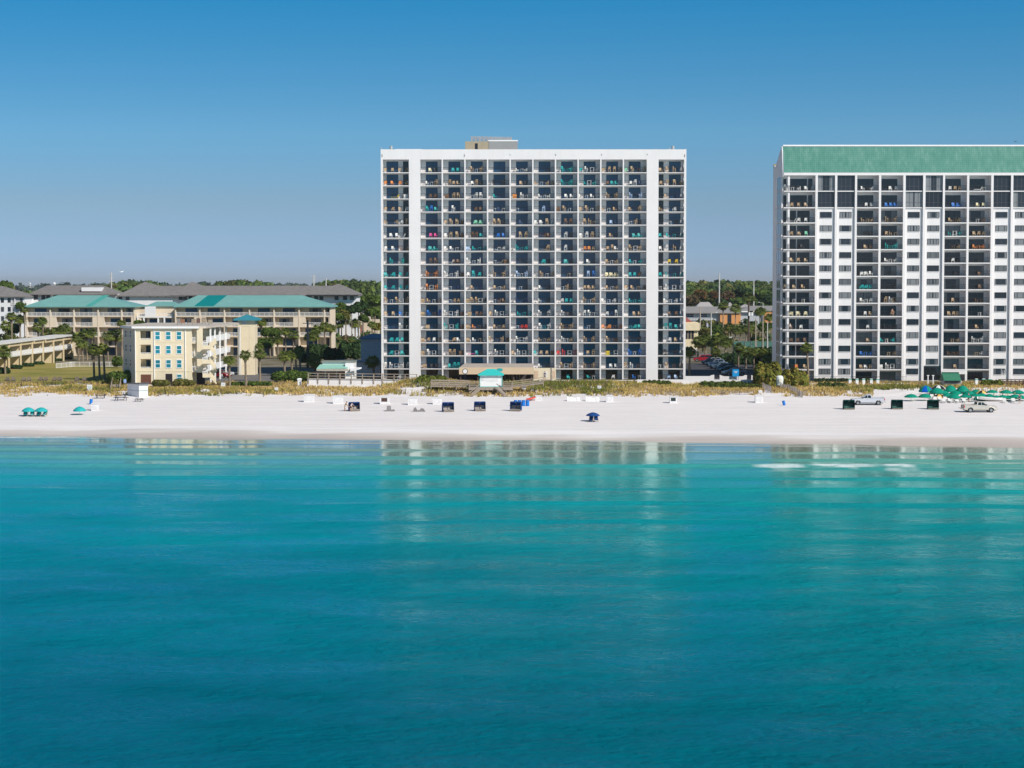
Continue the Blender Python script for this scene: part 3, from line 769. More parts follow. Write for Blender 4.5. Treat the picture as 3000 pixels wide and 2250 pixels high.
# ------------------------------------------------------------------ paved and planted sheets behind the dune
G = 4.15
def sheet(name, pts, z, mat, label):
    o = MB().add([(x, y, z) for x, y in pts], [tuple(range(len(pts)))]).build(name, mat); return tag(o, label, kind='structure')
def gp_(px, Y): return (X(px, Y), Y)
def lawn_mat():
    m, nt, b = nodes('lawn_grass')
    f = noise_n(nt, mapped(nt, .10, .07, 1), 1.0, 5, .6); f2 = noise_n(nt, mapped(nt, 1.5, 1.5, 1), 1.0, 4, .7)
    c = ramp(nt, f, [(.3, (.19, .20, .045)), (.5, (.28, .24, .065)), (.68, (.37, .29, .11))])
    c = mixc(nt, 1.0, c, ramp(nt, f2, [(.3, (.75,) * 3), (.7, (1.2,) * 3)]), 'MULTIPLY')
    lk(nt, c, b.inputs['Base Color']); b.inputs['Roughness'].default_value = .95; b.inputs['Specular IOR Level'].default_value = .1
    return m
asph = M('asphalt', (.16, .15, .145), .9, .12, .6, spec=.15)
asph_d = M('dark_asphalt', (.075, .072, .075), .9, .15, .6, spec=.15)
conc = M('pale_concrete', (.46, .42, .38), .85, .1, .5, spec=.15)
sheet('lawn', [(-150, 402.5), (X(345, 403), 402.5), (X(345, 403), 412), (X(352, 476), 476), (X(150, 500), 500), (-150, 500)], G + .012, lawn_mat(), 'mown lawn browning towards the dune in front of the two-storey terrace')
sheet('driveway', [gp_(585, 404), gp_(800, 404), gp_(850, 425), gp_(905, 445), gp_(905, 475), gp_(640, 475), gp_(640, 430)], G + .013, asph, 'grey asphalt driveway curving past the cream building')
sheet('parking_lot', [gp_(2008, 404), gp_(2215, 404), gp_(2235, 430), gp_(2235, 500), gp_(2012, 500)], G + .014, asph_d, 'asphalt car park between the two towers')
sheet('side_street', [(-60, 560), (140, 560), (140, 572), (-60, 572)], G + .010, asph, 'street running behind the towers')

# ------------------------------------------------------------------ teal-roofed blocks in the middle distance
teal_rf = M('teal_metal_roof', (.17, .37, .34), .45, .06, .4, spec=.4)
teal_dk = M('dark_teal_metal', (.0, .20, .20), .45, .08, .4, spec=.4)
teal_rib = teal_rf
wrail = M('white_railing', (.78, .76, .74), .5, .05)
def hip(b, x0, x1, y0, y1, ze_, rx0, rx1, zr_, mi=0, th=.3):
    ym = (y0 + y1) / 2
    v = [(x0, y0, ze_), (x1, y0, ze_), (x1, y1, ze_), (x0, y1, ze_), (rx0, ym, zr_), (rx1, ym, zr_)]
    b.add(v, [(0, 1, 5, 4), (1, 2, 5), (2, 3, 4, 5), (3, 0, 4)], mi)
    b.box(x0, x1, y0, y1, ze_ - th, ze_ - .002, mi)
    return b
def white_rail(w, h=1.05, st=.16):
    b = MB(); b.box(-w / 2, w / 2, -.03, .03, h - .08, h); b.box(-w / 2, w / 2, -.025, .025, .08, .14)
    n = max(2, int(w / st))
    for i in range(n + 1):
        x = -w / 2 + .03 + (w - .06) * i / n; r = .045 if i % 8 == 0 else .022
        b.box(x - r, x + r, -r, r, 0, h - .08)
    return b
def put(root, name, mb, mats, loc, rotz=0):
    o = mb.build(name, mats); o.parent = root; o.location = Vector(loc) - ORG[root.name]; o.rotation_euler = (0, 0, rotz); ORG[o.name] = Vector(loc); return o
def condo_block(name, label, px0, px1, Y, posts, slabs, eave, roof, dark=None, seed=1):
    rn = random.Random(seed)
    x0, x1 = X(px0, Y), X(px1, Y); zs = [Z(p, Y) for p in slabs]; zE = Z(eave, Y)
    root = thing(name, label, 'apartment block', ((x0 + x1) / 2, Y + 5, G))
    b = MB(); b.box(x0, x1, Y + 2.2, Y + 15, G - .5, zE - .02)
    for i, z in enumerate(zs):
        pass
    b.build('wall', cream2, root)
    r0, r1, ry = roof
    b = MB(); hip(b, X(px0 - 4, Y), X(px1 + 7, Y), Y - .7, Y + 16, zE, X(r0, Y + 8), X(r1, Y + 8), Z(ry, Y + 8))
    n = int((X(px1, Y) - X(px0, Y)) / .6)
    rf_ = b.build('roof', [teal_rf], root)
    if dark:
        d0, d1, lean = dark[:3]
        ym = Y + 7.65; e = .03
        MB().quad((X(d0, Y), Y - .7, zE + e), (X(d1, Y), Y - .7, zE + e), (X(d1, Y) + lean, ym, Z(ry, Y + 8) + e), (X(d0, Y) + lean, ym, Z(ry, Y + 8) + e)).build('roof_patch', dark[3] if len(dark) > 3 else teal_dk, rf_)
    for px in posts:
        MB().box(X(px, Y) - .18, X(px, Y) + .18, Y, Y + 2.19, G - .3, zE - .31).build('party_wall', cream2, root)
    for z in zs: MB().box(x0 + .01, x1 - .01, Y + .05, Y + 2.18, z - .25, z).build('balcony_slab', cream2, root)
    lv = zs + [G + .1]
    for i, (pa, pb) in enumerate(zip(posts[:-1], posts[1:])):
        xa, xb = X(pa, Y) + .19, X(pb, Y) - .19; w = xb - xa
        for k, z in enumerate(lv):
            top = zE - .35 if k == 0 else lv[k - 1] - .26
            s0, s1 = xa, xb
            if k == 1:      # the second floor is partly walled in
                if i % 2 == 0: s1 = xb - w * .22
                else: s0 = xa + w * .24
                MB().box(s1 + .004 if i % 2 == 0 else xa, xb if i % 2 == 0 else s0 - .004, Y + .1, Y + 2.19, z, top).build('wall_panel', cream2, root)
            if k < 3:
                ww = s1 - s0 - .02
                put(root, 'railing', white_rail(ww), wrail, ((s0 + s1) / 2, Y + .15, z))
            dw = min(3.3, (s1 - s0) * .55)
            put(root, 'sliding_door', door_mb(dw, min(2.1, top - z - .1), 3), (frame_dark, gl_navy if rn.random() < .6 else gl_cur), (s0 + (s1 - s0) * rn.uniform(.42, .62), Y + 2.15, z))
    return root
condo_block('teal_roofed_block', 'beige four-storey apartment block with pale teal hip roof behind the lawn palms', 75, 394, 550, [76, 145.6, 215, 286, 355, 392], [926, 956, 985, 1014], 897, (168, 297, 865), (250, 269, 3.3, M('mid_teal_metal', (.07, .34, .29), .45)), 3)
condo_block('teal_roofed_block', 'longer beige apartment block whose teal roof has one dark panel', 512, 968, 550, [513, 584, 656.5, 730, 802, 875.5, 950, 967], [926, 956, 985, 1014], 897, (580, 885, 865), (569, 626, 2.6), 8)
# terrace between them
Y = 551
root = thing('terrace_link', 'low beige link with roof terrace between the two teal-roofed blocks', 'apartment block', (X(450, Y), Y + 4, G))
b = MB(); b.box(X(400, Y), X(505, Y), Y + 2, Y + 9, G - .3, Z(928, Y)); b.box(X(446, Y), X(505, Y), Y + 5, Y + 9, Z(928, Y) + .002, Z(895, Y)); b.box(X(398, Y) + .5, X(412, Y), Y + .2, Y + 2, Z(958, Y), Z(928, Y) - .3)
b.build('wall', cream2, root)
for p in (928, 957): MB().box(X(399, Y), X(508, Y), Y + .02, Y + 1.98, Z(p, Y) - .25, Z(p, Y)).build('balcony_slab', wht, root)
for p in (402, 420, 462, 480): MB().box(X(p, Y) - .2, X(p, Y) + .2, Y + .06, Y + .5, G, Z(928, Y) - .26).build('post', wht, root)
for p0, p1, py in ((400, 506, 928), (402, 419, 957), (436, 461, 957), (463, 504, 957)):
    w = X(p1, Y) - X(p0, Y); put(root, 'railing', white_rail(w), wrail, ((X(p0, Y) + X(p1, Y)) / 2, Y + .12, Z(py, Y)))
for p in (412, 446, 484): put(root, 'sliding_door', door_mb(2.4, 2.1, 2), (frame_dark, gl_navy), (X(p, Y), Y + 1.95, Z(957, Y)))
b = MB(); hip(b, X(431, Y + 5), X(520, Y + 5), Y + 4.4, Y + 12, Z(894.5, Y + 5), X(452, Y + 5), X(500, Y + 5), Z(883, Y + 8)); b.build('roof', teal_rf, root)

# ------------------------------------------------------------------ white buildings with grey shingle roofs, further back
shing = M('grey_shingles', (.20, .185, .18), .9, .12, .8, spec=.1)
wboard = M('white_boards', (.74, .73, .74), .7, .05, .4, spec=.2)
def win(w, h):
    b = MB(); f = .1
    b.box(-w / 2, w / 2, -.03, .03, 0, f); b.box(-w / 2, w / 2, -.03, .03, h - f, h); b.box(-w / 2, w / 2, -.03, .03, h / 2 - f / 2, h / 2 + f / 2)
    for x in (-w / 2, w / 2 - f): b.box(x, x + f, -.028, .028, f, h - f)
    b.box(-w / 2 + f, w / 2 - f, -.01, .01, f, h - f, 1); return b
Y = 640
root = thing('shingle_house', 'white three-storey house with grey shingle roof cut off by the left edge', 'house', (X(20, Y), Y + 6, G))
MB().box(X(-60, Y), X(71, Y), Y, Y + 14, G - .3, Z(868, Y)).build('wall', wboard, root)
b = MB(); hip(b, X(-70, Y), X(77, Y), Y - .8, Y + 15, Z(868, Y), X(-40, Y), X(8, Y + 7), Z(838, Y + 7)); hip(b, X(-8, Y), X(77.5, Y), Y - .9, Y + 9, Z(868, Y) + .01, X(22, Y + 4), X(34, Y + 4), Z(846, Y + 4)); b.build('roof', shing, root)
for py in (886.5, 913, 940):
    for p in (6, 26, 62): put(root, 'window', win(.8 if p > 50 else 1.0, 1.5), (frame_dark, gl_grey), (X(p, Y), Y - .02, Z(py, Y)))
    b = MB(); b.box(X(33, Y), X(58, Y), Y - .012, Y - .004, Z(py + 6, Y), Z(py - 15, Y)); b.build('porch_shade_sheet', M('porch_shade', (.42, .41, .42), .8), root)  # flat grey sheet on the wall, painting the shade of the porch
    put(root, 'railing', white_rail(X(58, Y) - X(33, Y)), wrail, (X(45.5, Y), Y - .25, Z(py + 8, Y)))
    MB().box(X(43, Y) - .15, X(43, Y) + .15, Y - .4, Y - .1, Z(py + 8, Y), Z(py - 16, Y)).build('post', wboard, root)
def shingle_row(label, x0, x1, eave, r0, r1, ry, extra, walls, Y=650):
    root = thing('shingle_row', label, 'apartment block', ((X(x0, Y) + X(x1, Y)) / 2, Y + 6, G))
    b = MB()
    for a, c in walls: b.box(X(a, Y), X(c, Y), Y + (0 if a == walls[0][0] else 1.2), Y + 15, G - .3, Z(eave, Y))
    b.build('wall', wboard, root)
    b = MB(); hip(b, X(x0, Y), X(x1, Y), Y - 1, Y + 17, Z(eave, Y), X(r0, Y + 8), X(r1, Y + 8), Z(ry, Y + 8))
    for i, (a, c, e, ax, ay) in enumerate(extra): hip(b, X(a, Y), X(c, Y), Y - 1.2 - .1 * i, Y + 16, Z(e, Y) + .02 * (i + 1), X(ax - 3, Y + 7), X(ax + 3, Y + 7), Z(ay, Y + 7))
    b.build('roof', shing, root)
    return root
root = shingle_row('long white apartment row with grey roof and white dormer band', 85, 342, 861, 138, 300, 836, [(85, 200, 861, 138, 837)], [(92, 110), (110, 345)])
Y = 650
MB().box(X(241, Y + 2), X(298, Y + 2), Y + .5, Y + 7, Z(853.5, Y), Z(842, Y)).build('dormer', wboard, root)
for p in (104, 124, 138, 160): put(root, 'window', win(1.4, 2.0), (frame_dark, gl_grey), (X(p, Y), Y - .02 + (1.2 if p > 110 else 0), Z(878, Y)))
root = shingle_row('longest white apartment row under grey roofs with two pointed hips', 343, 1050, 865, 470, 1000, 837, [(343, 545, 866, 425, 826), (500, 640, 864, 563, 826), (900, 1051, 862, 992, 832), (640, 760, 864, 700, 836.5), (760, 880, 864, 815, 836)], [(350, 505), (505, 1044)])
for p in (440, 462, 486): MB().box(X(p, Y) - .25, X(p, Y) + .25, Y - .8, Y - .003, Z(871, Y), Z(867, Y)).build('eave_bracket', greym, root)
for p in (527, 540, 556, 905, 925, 940, 985, 1010, 1030):
    put(root, 'window', win(1.3, 2.0), (frame_dark, gl_grey), (X(p, Y), Y + 1.17, Z(879, Y)))
for p in (352, 373): put(root, 'window', win(1.2, 1.5), (frame_dark, gl_grey), (X(p, Y), Y - .02, Z(880, Y)))

# ------------------------------------------------------------------ two-storey terrace along the lawn
root = thing('townhouse_terrace', 'cream two-storey terrace with stepped white roofs beside the lawn', 'terrace', (-118, 485, G))
cols = [(27.8, 1084), (62, 1078), (96, 1072), (127.5, 1067.6), (158, 1063.6), (187, 1058), (214, 1053)]
P = [onz(px, py, G) for px, py in cols]
P = [P[0] + (P[0] - P[1])] + P
tc_ = M('terrace_cream', (.62, .50, .32), .85, .04, .4, spec=.15); ww_ = M('roof_white', (.66, .64, .60), .7, .04)
for i in range(len(P) - 1):
    a, c = P[i], P[i + 1]; w = 5.5
    h0 = 6.1
    MB().box(c.x - w, c.x + .0, c.y - .14, c.y + .14, G - .2, G + h0 - .02).build('party_wall', tc_, root)
    MB().box(c.x - .18, c.x + .2, c.y - .45, c.y - .143, G - .2, G + h0 - .03).build('column', tc_, root)
    y0, y1 = a.y + .15, c.y - .15
    b = MB(); b.box(min(a.x, c.x) - 4.6, c.x - 3.2, y0, y1, G - .2, G + h0 - .05); b.build('wall', tc_, root)
    MB().box(c.x - 4.8, c.x + .45, a.y + .16, c.y + .17, G + h0 + .02 * i, G + h0 + .34 + .02 * i).build('roof', ww_, root)
    MB().box(c.x - 3.19, c.x - .02, y0 + .01, y1 - .35, G + 2.9, G + 3.15).build('balcony_slab', ww_, root)
    L = math.hypot(y1 - y0 - .4, c.x - a.x)
    put(root, 'railing', white_rail(L), wrail, ((a.x + c.x) / 2 - .05, (y0 + y1) / 2 - .1, G + 3.15), math.atan2(y1 - y0 - .4, c.x - a.x))
    MB().box(c.x - .3, c.x + .02, y0, y1 - .32, G + h0 - .75, G + h0 - .06).build('fascia', tc_, root)
    for z in (G + .05, G + 3.2): put(root, 'sliding_door', door_mb(3.0, 2.1, 2), (frame_dark, gl_grey), (c.x - 3.17, (y0 + y1) / 2, z), math.pi / 2)

# ------------------------------------------------------------------ cream four-storey building
Y = 395.0
cb = thing('cream_building', 'cream four-storey building with teal windows and open stair behind the dune', 'apartment building', (-66, 410, G))
zc = [Z(1003, Y), Z(1045, Y), Z(1087, Y), G]
zR = Z(962.5, Y)
xa, xb = X(393, Y), X(560, Y); xw = -62.6
b = MB()
lg0, lg1 = X(409, Y), X(440, Y)
for (z0, z1) in [(zc[k], (zR if k == 0 else zc[k - 1])) for k in range(3)]:
    b.box(lg0, lg1, Y, Y + .35, z0 - .0, z0 + .62); b.box(lg0, lg1, Y, Y + .35, z1 - .45, z1 - .002)
b.box(xa, lg0, Y, Y + .35, G - 1, zR); b.box(lg1, xb, Y, Y + .35, G - 1, zR)
b.box(lg0, lg1, Y + .02, Y + .35, G - 1, zc[2] - .003)
b.box(xa, xb, Y + 2.4, Y + 36, G - 1, zR); b.box(xa, lg0 - .3, Y + .353, Y + 2.397, G - 1, zR); b.box(lg1 + .3, xb, Y + .353, Y + 2.397, G - 1, zR)
xg = X(581, 397)
b.box(xb + .003, xg - 1.7, Y + 1.9, Y + 36, zc[2] - .3, zR)           # wall behind the gallery
b.box(xg - .05, X(594, 396), Y - .2, Y + .5, zc[2] - .3, zR)             # fin beside the stair
b.build('wall', cream, cb)
v0 = Vector((xa, Y, 0)); v1 = Vector((xa - 3.6, Y + 6.5, 0))
MB().add([(v0.x - .01, v0.y + .02, G - 1), (v1.x, v1.y, G - 1), (xa - .01, v1.y, G - 1), (v0.x - .01, v0.y + .02, zR), (v1.x, v1.y, zR), (xa - .01, v1.y, zR)], [(0, 3, 4, 1), (1, 4, 5, 2), (3, 5, 4), (0, 2, 5, 3)]).build('corner_wall', M('cream_shaded_side', (.60, .53, .44), .8, .03), cb)  # darker cream: the shade on this left-facing side is in the colour
ang = math.atan2(v1.y - v0.y, v1.x - v0.x)
for k in range(3):
    for t in (.35, .72):
        p = v0.lerp(v1, t); put(cb, 'window', win(.9 if t < .5 else 1.1, 1.6), (wht, gl_navy), (p.x - .06, p.y - .03, zc[k] + .8), ang)
# flat roof with white eaves
pts = [(xa - 4.1, Y + 6.6), (xa - .5, Y - .5), (xg + .4, Y - .5), (X(594, 396) + .5, Y + 1.4), (X(694, 430) + .3, 431), (X(640, 433), 433), (xa - 4.1, 433)]
MB().prism(pts, 2, zR + .005, zR + .42).build('roof', [M('roof_membrane', (.50, .44, .38), .9, .08, .4)], cb)
MB().prism([(xa - 4.14, Y + 6.58), (xa - .5, Y - .56), (xg + .42, Y - .56), (xg + .4, Y - .503), (xa - .48, Y - .503), (xa - 4.08, Y + 6.6)], 2, zR + .02, zR + .44).build('gutter', wht, cb)
for px in (394.5, 449.5, 541): MB().cyl((X(px, Y), Y - .08, G - .5), (X(px, Y), Y - .08, zR), .085, n=8).build('downpipe', wht, cb)
def cwin(w, h):
    b = MB(); f = .13
    b.box(-w / 2, w / 2, -.06, .02, 0, f); b.box(-w / 2, w / 2, -.06, .02, h - f, h); b.box(-w / 2, w / 2, -.06, .02, h / 2 - .04, h / 2 + .06)
    for x in (-w / 2, w / 2 - f): b.box(x, x + f, -.058, .02, f, h - f)
    b.box(-w / 2 + f, w / 2 - f, -.03, .01, f, h - f, 1); return b
for p in (460, 491.5, 523):
    for py in (996, 1037, 1078.5): put(cb, 'window', cwin(1.12, 1.72), (wht, gl_teal), (X(p, Y), Y - .02, Z(py, Y)))
put(cb, 'window', cwin(1.1, 1.3), (wht, gl_teal), (X(523, Y), Y - .02, Z(1115, Y)))
for py in (1003.5, 1045.5): MB().box(X(448, Y), X(534, Y), Y - .05, Y - .004, Z(py, Y), Z(py, Y) + .1).build('wall_moulding', cream, cb)
MB().box(xa, xb, Y - .06, Y - .004, Z(1088.5, Y), Z(1087, Y)).build('wall_moulding', cream, cb)
MB().box(X(410, Y), X(440, Y), Y - .04, Y + .015, G, Z(1097, Y)).build('lattice_door', M('brown_lattice', (.14, .05, .03), .7, .5, 6), cb)
MB().box(X(482.5, Y), X(502.5, Y), Y - .04, Y - .003, G, Z(1095, Y)).build('door', M('dark_opening', (.02, .015, .02), .9), cb)
for k in range(3):
    put(cb, 'railing', white_rail(lg1 - lg0 - .05, .75), wrail, ((lg0 + lg1) / 2, Y + .1, zc[k] + .62 - .55))
    put(cb, 'sliding_door', door_mb(1.3, 2.0, 2), (frame_dark, gl_grey), (lg1 - .75, Y + 2.37, zc[k] + .1))
    # balconies in the recess and the gallery that runs back to the lift tower
    MB().box(xb + .01, xg - .06, Y + .1, Y + 1.88, zc[k] - .25, zc[k]).build('balcony_slab', cream, cb)
    put(cb, 'railing', white_rail(xg - xb - .1, 1.0), wrail, ((xb + xg) / 2 - .02, Y + .15, zc[k]))
    MB().box(xg - 1.69, xg + 1.4, Y + 2.2, 431, zc[k] - .25, zc[k]).build('gallery_floor', wht, cb)
    MB().box(xg + 1.41, xg + 1.55, Y + 2.2, 427, zc[k] - .2, zc[k] + 1.05).build('gallery_parapet', wht, cb)
    MB().box(xg + 1.41, xg + 1.47, 427.3, 431, zc[k], zc[k] + 1.0).build('railing', wrail, cb)
    for yy in (402.5, 409.5, 417): MB().box(xg - 1.72, xg - 1.66, yy, yy + 1.0, zc[k] + .02, zc[k] + 2.1).build('door', M('brown_door', (.16, .08, .05), .6), cb)
for yy in (402, 408, 415, 423.5): MB().box(xg + 1.4, xg + 1.7, yy, yy + .35, G, zR).build('gallery_post', wht, cb)
# stair in front of the gallery
sx0, sx1 = X(597, 395.5), X(631, 395.5)
for k in range(3):
    zl = (zc[k] + zc[k + 1]) / 2 + .35
    b = MB(); b.box(sx0, sx1 - .6, Y - 1.9, Y - .3, zl - .2, zl); b.box(sx0, sx1 - .6, Y - 2.0, Y - 1.904, zl - .25, zl + .55); b.build('stair_landing', cream, cb)
    put(cb, 'railing', white_rail(1.1, .5, .12), wrail, (sx0 + .55, Y - 1.95, zl + .55))
    for s, (za, zb_) in ((0, (zl - 1.35, zl)), (1, (zl, zl + 1.0))):
        x_0, x_1 = (sx1 + .25, sx1 - 1.0) if s == 0 else (sx1 - 1.1, sx1 + .1)
        yy = Y - 1.6 if s == 0 else Y + .1
        MB().prism([(x_0, za - .2), (x_1, zb_ - .2), (x_1, zb_ + 1.0), (x_0, za + 1.0)], 1, yy, yy + .12).build('stair_wall', cream, cb)
        MB().prism([(x_0, za - .2), (x_1, zb_ - .2), (x_1, zb_ + .05), (x_0, za + .05)], 1, yy + .125, yy + 1.1).build('stair_flight', cream, cb)
MB().box(X(572, 396), X(596, 396), Y + 1.7, Y + 1.89, G - .2, zc[2] - .31).build('garage_shade_panel', M('dark_opening', (.02, .015, .02)), cb)  # near-black panel painting the shade inside the open garages
# lift tower
EY = 435
lt = thing('lift_tower', 'slim cream lift tower with small teal pyramid roof', 'tower', (X(720, EY), EY + 2, G))
x0, x1 = X(695, EY), X(745.5, EY)
MB().box(x0, x1, EY, EY + 4.5, G - .3, Z(936, EY)).build('wall', cream, lt)
b = MB(); hip(b, x0 - .85, x1 + .85, EY - .85, EY + 5.4, Z(935, EY), (x0 + x1) / 2 - .05, (x0 + x1) / 2 + .05, Z(921, EY + 2)); b.build('roof', M('blue_teal_metal', (.04, .24, .30), .45), lt)
MB().box(X(708, EY), X(722, EY), EY - .12, EY - .003, Z(949.5, EY), Z(937.5, EY)).build('louvre', greyw, lt)
for px in (703, 699): MB().cyl((X(px, EY), EY - .1, G), (X(px, EY), EY - .1, Z(957, EY)), .09, n=8).build('downpipe', wht, lt)
for p0, p1 in ((955, 988), (994, 1027), (1070, 1098)):
    b = MB(); a_, c_ = X(707, EY), X(731, EY); t = .07
    for q in ((a_, a_ + t, Z(p1, EY), Z(p0, EY)), (c_ - t, c_, Z(p1, EY), Z(p0, EY)), (a_ + t, c_ - t, Z(p0, EY) - t, Z(p0, EY)), (a_ + t, c_ - t, Z(p1, EY), Z(p1, EY) + t)): b.box(q[0], q[1], EY - .04, EY - .004, q[2], q[3])
    b.build('panel_frame', cream, lt)
# condensers on the flat roof
ACN = ['first grey air conditioner from the left', 'second rusty air conditioner', 'third dark air conditioner', 'fourth tan air conditioner', 'fifth brown air conditioner', 'sixth tan air conditioner', 'right-hand tan air conditioner']
for i, (px, w, h, c) in enumerate(((521, 9, 19, (.25, .22, .2)), (533, 11, 16, (.30, .14, .08)), (551, 9, 18, (.06, .05, .05)), (565, 11, 17, (.32, .25, .18)), (579, 10, 18, (.14, .08, .06)), (595, 12, 18, (.33, .26, .19)), (614, 11, 15, (.33, .27, .20)))):
    yy = 409 + (i % 3) * 3; zb_ = zR + .43; x = X(px, yy); ww = w * yy / FPX; hh = h * yy / FPX
    t = thing('air_conditioner', ACN[i] + ' on the flat roof of the cream building', 'air conditioner', (x, yy, zb_), 'air conditioners on the flat roof')
    MB().box(x - ww / 2, x + ww / 2, yy, yy + ww, zb_ + .35, zb_ + hh).build('cabinet', M(f'condenser_{i}', c, .6, .2, 3), t)
    b = MB()
    for sx_ in (-1, 1):
        for sy_ in (.1, .9): b.bar((x + sx_ * ww * .4, yy + ww * sy_, zb_), (x + sx_ * ww * .4, yy + ww * sy_, zb_ + .36), .06)
    b.build('stand', greym, t)
    MB().cyl((x, yy + ww / 2, zb_ + hh), (x, yy + ww / 2, zb_ + hh + .06), ww * .38, n=12).build('fan_guard', frame_dark, t)

# ------------------------------------------------------------------ pool house, walls, pavilion and kiosk before the white tower
Y = 402
ph = thing('pool_house', 'white pool house with sloping pale green awning beside the white tower', 'pool house', (X(980, Y), Y + 3, G))
b = MB(); b.box(X(940, Y), X(1034, Y), Y + 2.2, Y + 8, G - .2, Z(1063, Y)); b.box(X(1010, Y), X(1034, Y), Y, Y + 2.19, G - .2, Z(1064, Y)); b.build('wall', wht, ph)
MB().box(X(936, Y), X(1036, Y), Y + 1.9, Y + 8.2, Z(1062.8, Y), Z(1060, Y)).build('roof', M('grey_green_roof', (.22, .24, .20), .85), ph)
x0, x1 = X(928, Y), X(1024, Y)
MB().hexa([(x0, Y - 1.4, Z(1080, Y)), (x1 - .3, Y - 1.4, Z(1079, Y)), (x1 - .8, Y + 2.1, Z(1070, Y)), (x0 + .4, Y + 2.1, Z(1070, Y)), (x0, Y - 1.4, Z(1080, Y) + .1), (x1 - .3, Y - 1.4, Z(1079, Y) + .1), (x1 - .8, Y + 2.1, Z(1070, Y) + .1), (x0 + .4, Y + 2.1, Z(1070, Y) + .1)]).build('awning', M('pale_green_awning', (.30, .58, .47), .5, .04), ph)
MB().box(x0, x1 - .3, Y - 1.45, Y - 1.35, Z(1086, Y), Z(1080, Y) - .003).build('fascia', M('faded_board', (.42, .38, .32), .8), ph)
for p in (932, 965, 998): MB().box(X(p, Y) - 1, X(p, Y) + 1, Y + 2.1, Y + 2.19, G, Z(1090, Y)).build('door', M('dusty_brown', (.30, .19, .14), .8), ph)
b = MB(); b.hexa([(X(1026, Y), Y - 1, Z(1088, Y)), (X(1055, Y), Y - 1, Z(1081, Y)), (X(1057, Y), Y + 1.5, Z(1080, Y)), (X(1026, Y), Y + 1.5, Z(1080, Y)), (X(1026, Y), Y - 1, Z(1079, Y)), (X(1050, Y), Y - 1, Z(1078, Y)), (X(1057, Y), Y + 1.5, Z(1077, Y)), (X(1026, Y), Y + 1.5, Z(1077, Y))]); b.build('porch_canopy', wht, ph)
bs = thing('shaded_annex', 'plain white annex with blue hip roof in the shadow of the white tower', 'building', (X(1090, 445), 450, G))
MB().box(X(1056, 445), X(1125, 445), 445, 457, G - .2, Z(990, 445)).build('wall', M('annex_shaded_white', (.40, .46, .52), .8), bs)  # white wall coloured blue-grey to carry the tower's shadow
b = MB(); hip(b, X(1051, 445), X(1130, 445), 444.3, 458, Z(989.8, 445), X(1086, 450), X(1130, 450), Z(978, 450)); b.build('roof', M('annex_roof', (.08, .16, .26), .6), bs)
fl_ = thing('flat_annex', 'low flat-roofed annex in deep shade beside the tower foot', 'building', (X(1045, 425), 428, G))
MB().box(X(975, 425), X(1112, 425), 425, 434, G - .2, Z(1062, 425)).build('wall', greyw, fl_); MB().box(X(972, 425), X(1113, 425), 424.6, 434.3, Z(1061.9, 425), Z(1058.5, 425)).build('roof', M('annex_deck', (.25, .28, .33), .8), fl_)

Y = 392
w1 = thing('seawall', 'white wall with grey wooden railing below the pool house', 'wall', (X(1010, Y), Y, 3.6))
MB().add([(X(898, Y), Y, 2.6), (X(1166, Y), Y, 2.6), (X(1166, Y), Y + .4, 2.6), (X(898, Y), Y + .4, 2.6), (X(898, Y), Y, Z(1110, Y)), (X(1166, Y), Y, Z(1113, Y)), (X(1166, Y), Y + .4, Z(1113, Y)), (X(898, Y), Y + .4, Z(1110, Y))], [(0, 1, 5, 4), (1, 2, 6, 5), (2, 3, 7, 6), (3, 0, 4, 7), (4, 5, 6, 7)]).build('wall', white, w1)
for px in (902, 930, 962, 995, 1028, 1061, 1094, 1120, 1154, 1186, 1220): MB().box(X(px, Y) - .1, X(px, Y) + .1, Y - .16, Y - .01, Z(1124, Y), Z(1092 + (px - 900) * .013, Y)).build('post', wood, w1)
for py in (1093, 1101, 1108.5):
    MB().bar((X(900, Y), Y - .2, Z(py, Y)), (X(1222, Y), Y - .2, Z(py + 4, Y)), .05, .12).build('rail', wood, w1)
w2 = tag(MB().box(X(1167, 398), X(1262, 398), 398, 398.4, 3.4, Z(1114, 398)).build('terrace_wall', white), 'short white terrace wall at the foot of the blank tower column', 'wall')
w3 = tag(MB().box(X(1563, 408), X(1880, 408), 408, 408.35, 3.4, Z(1114, 408)).build('terrace_wall', white), 'low white terrace wall in front of the ground-floor balconies', 'wall')

pv = thing('beach_pavilion', 'open beige flat-roofed pavilion at the foot of the white tower', 'pavilion', (X(1450, 405), 408, G))
zf, zb_ = Z(1077, 404), Z(1065, 413)
tanb = M('tan_fascia', (.66, .50, .34), .8, .04, .5)
x0, x1, x2, x3 = X(1345, 404), X(1563, 404), X(1360, 412), X(1562, 412)
MB().add([(x0, 404, zf), (x1, 404, zf), (x3, 413.4, zb_), (x2, 413.4, zb_), (x0, 404, zf - .35), (x1, 404, zf - .35), (x3, 413.4, zb_ - .35), (x2, 413.4, zb_ - .35)], [(0, 1, 2, 3), (7, 6, 5, 4), (1, 5, 6, 2), (2, 6, 7, 3), (3, 7, 4, 0)]).build('roof', M('gravel_roof', (.40, .35, .31), .9, .1), pv)
MB().box(x0 - .02, x1 + .02, 403.85, 403.99, Z(1096.5, 404), zf + .04).build('fascia', tanb, pv)
MB().box(x0 - .02, x0 + .1, 404, 413, Z(1096.5, 404), zf - .36).build('side_fascia', tanb, pv)
for p in (1349, 1400, 1505, 1557): MB().box(X(p, 404.5) - .15, X(p, 404.5) + .15, 404.4, 404.7, G - .3, Z(1096.6, 404)).build('post', wood_dk, pv)
MB().box(X(1349, 412), X(1560, 412), 412.6, 412.75, G, zb_ - .5).build('shade_backing', M('pavilion_shade', (.06, .05, .05), .9), pv)  # near-black backing added for the shade under the open roof
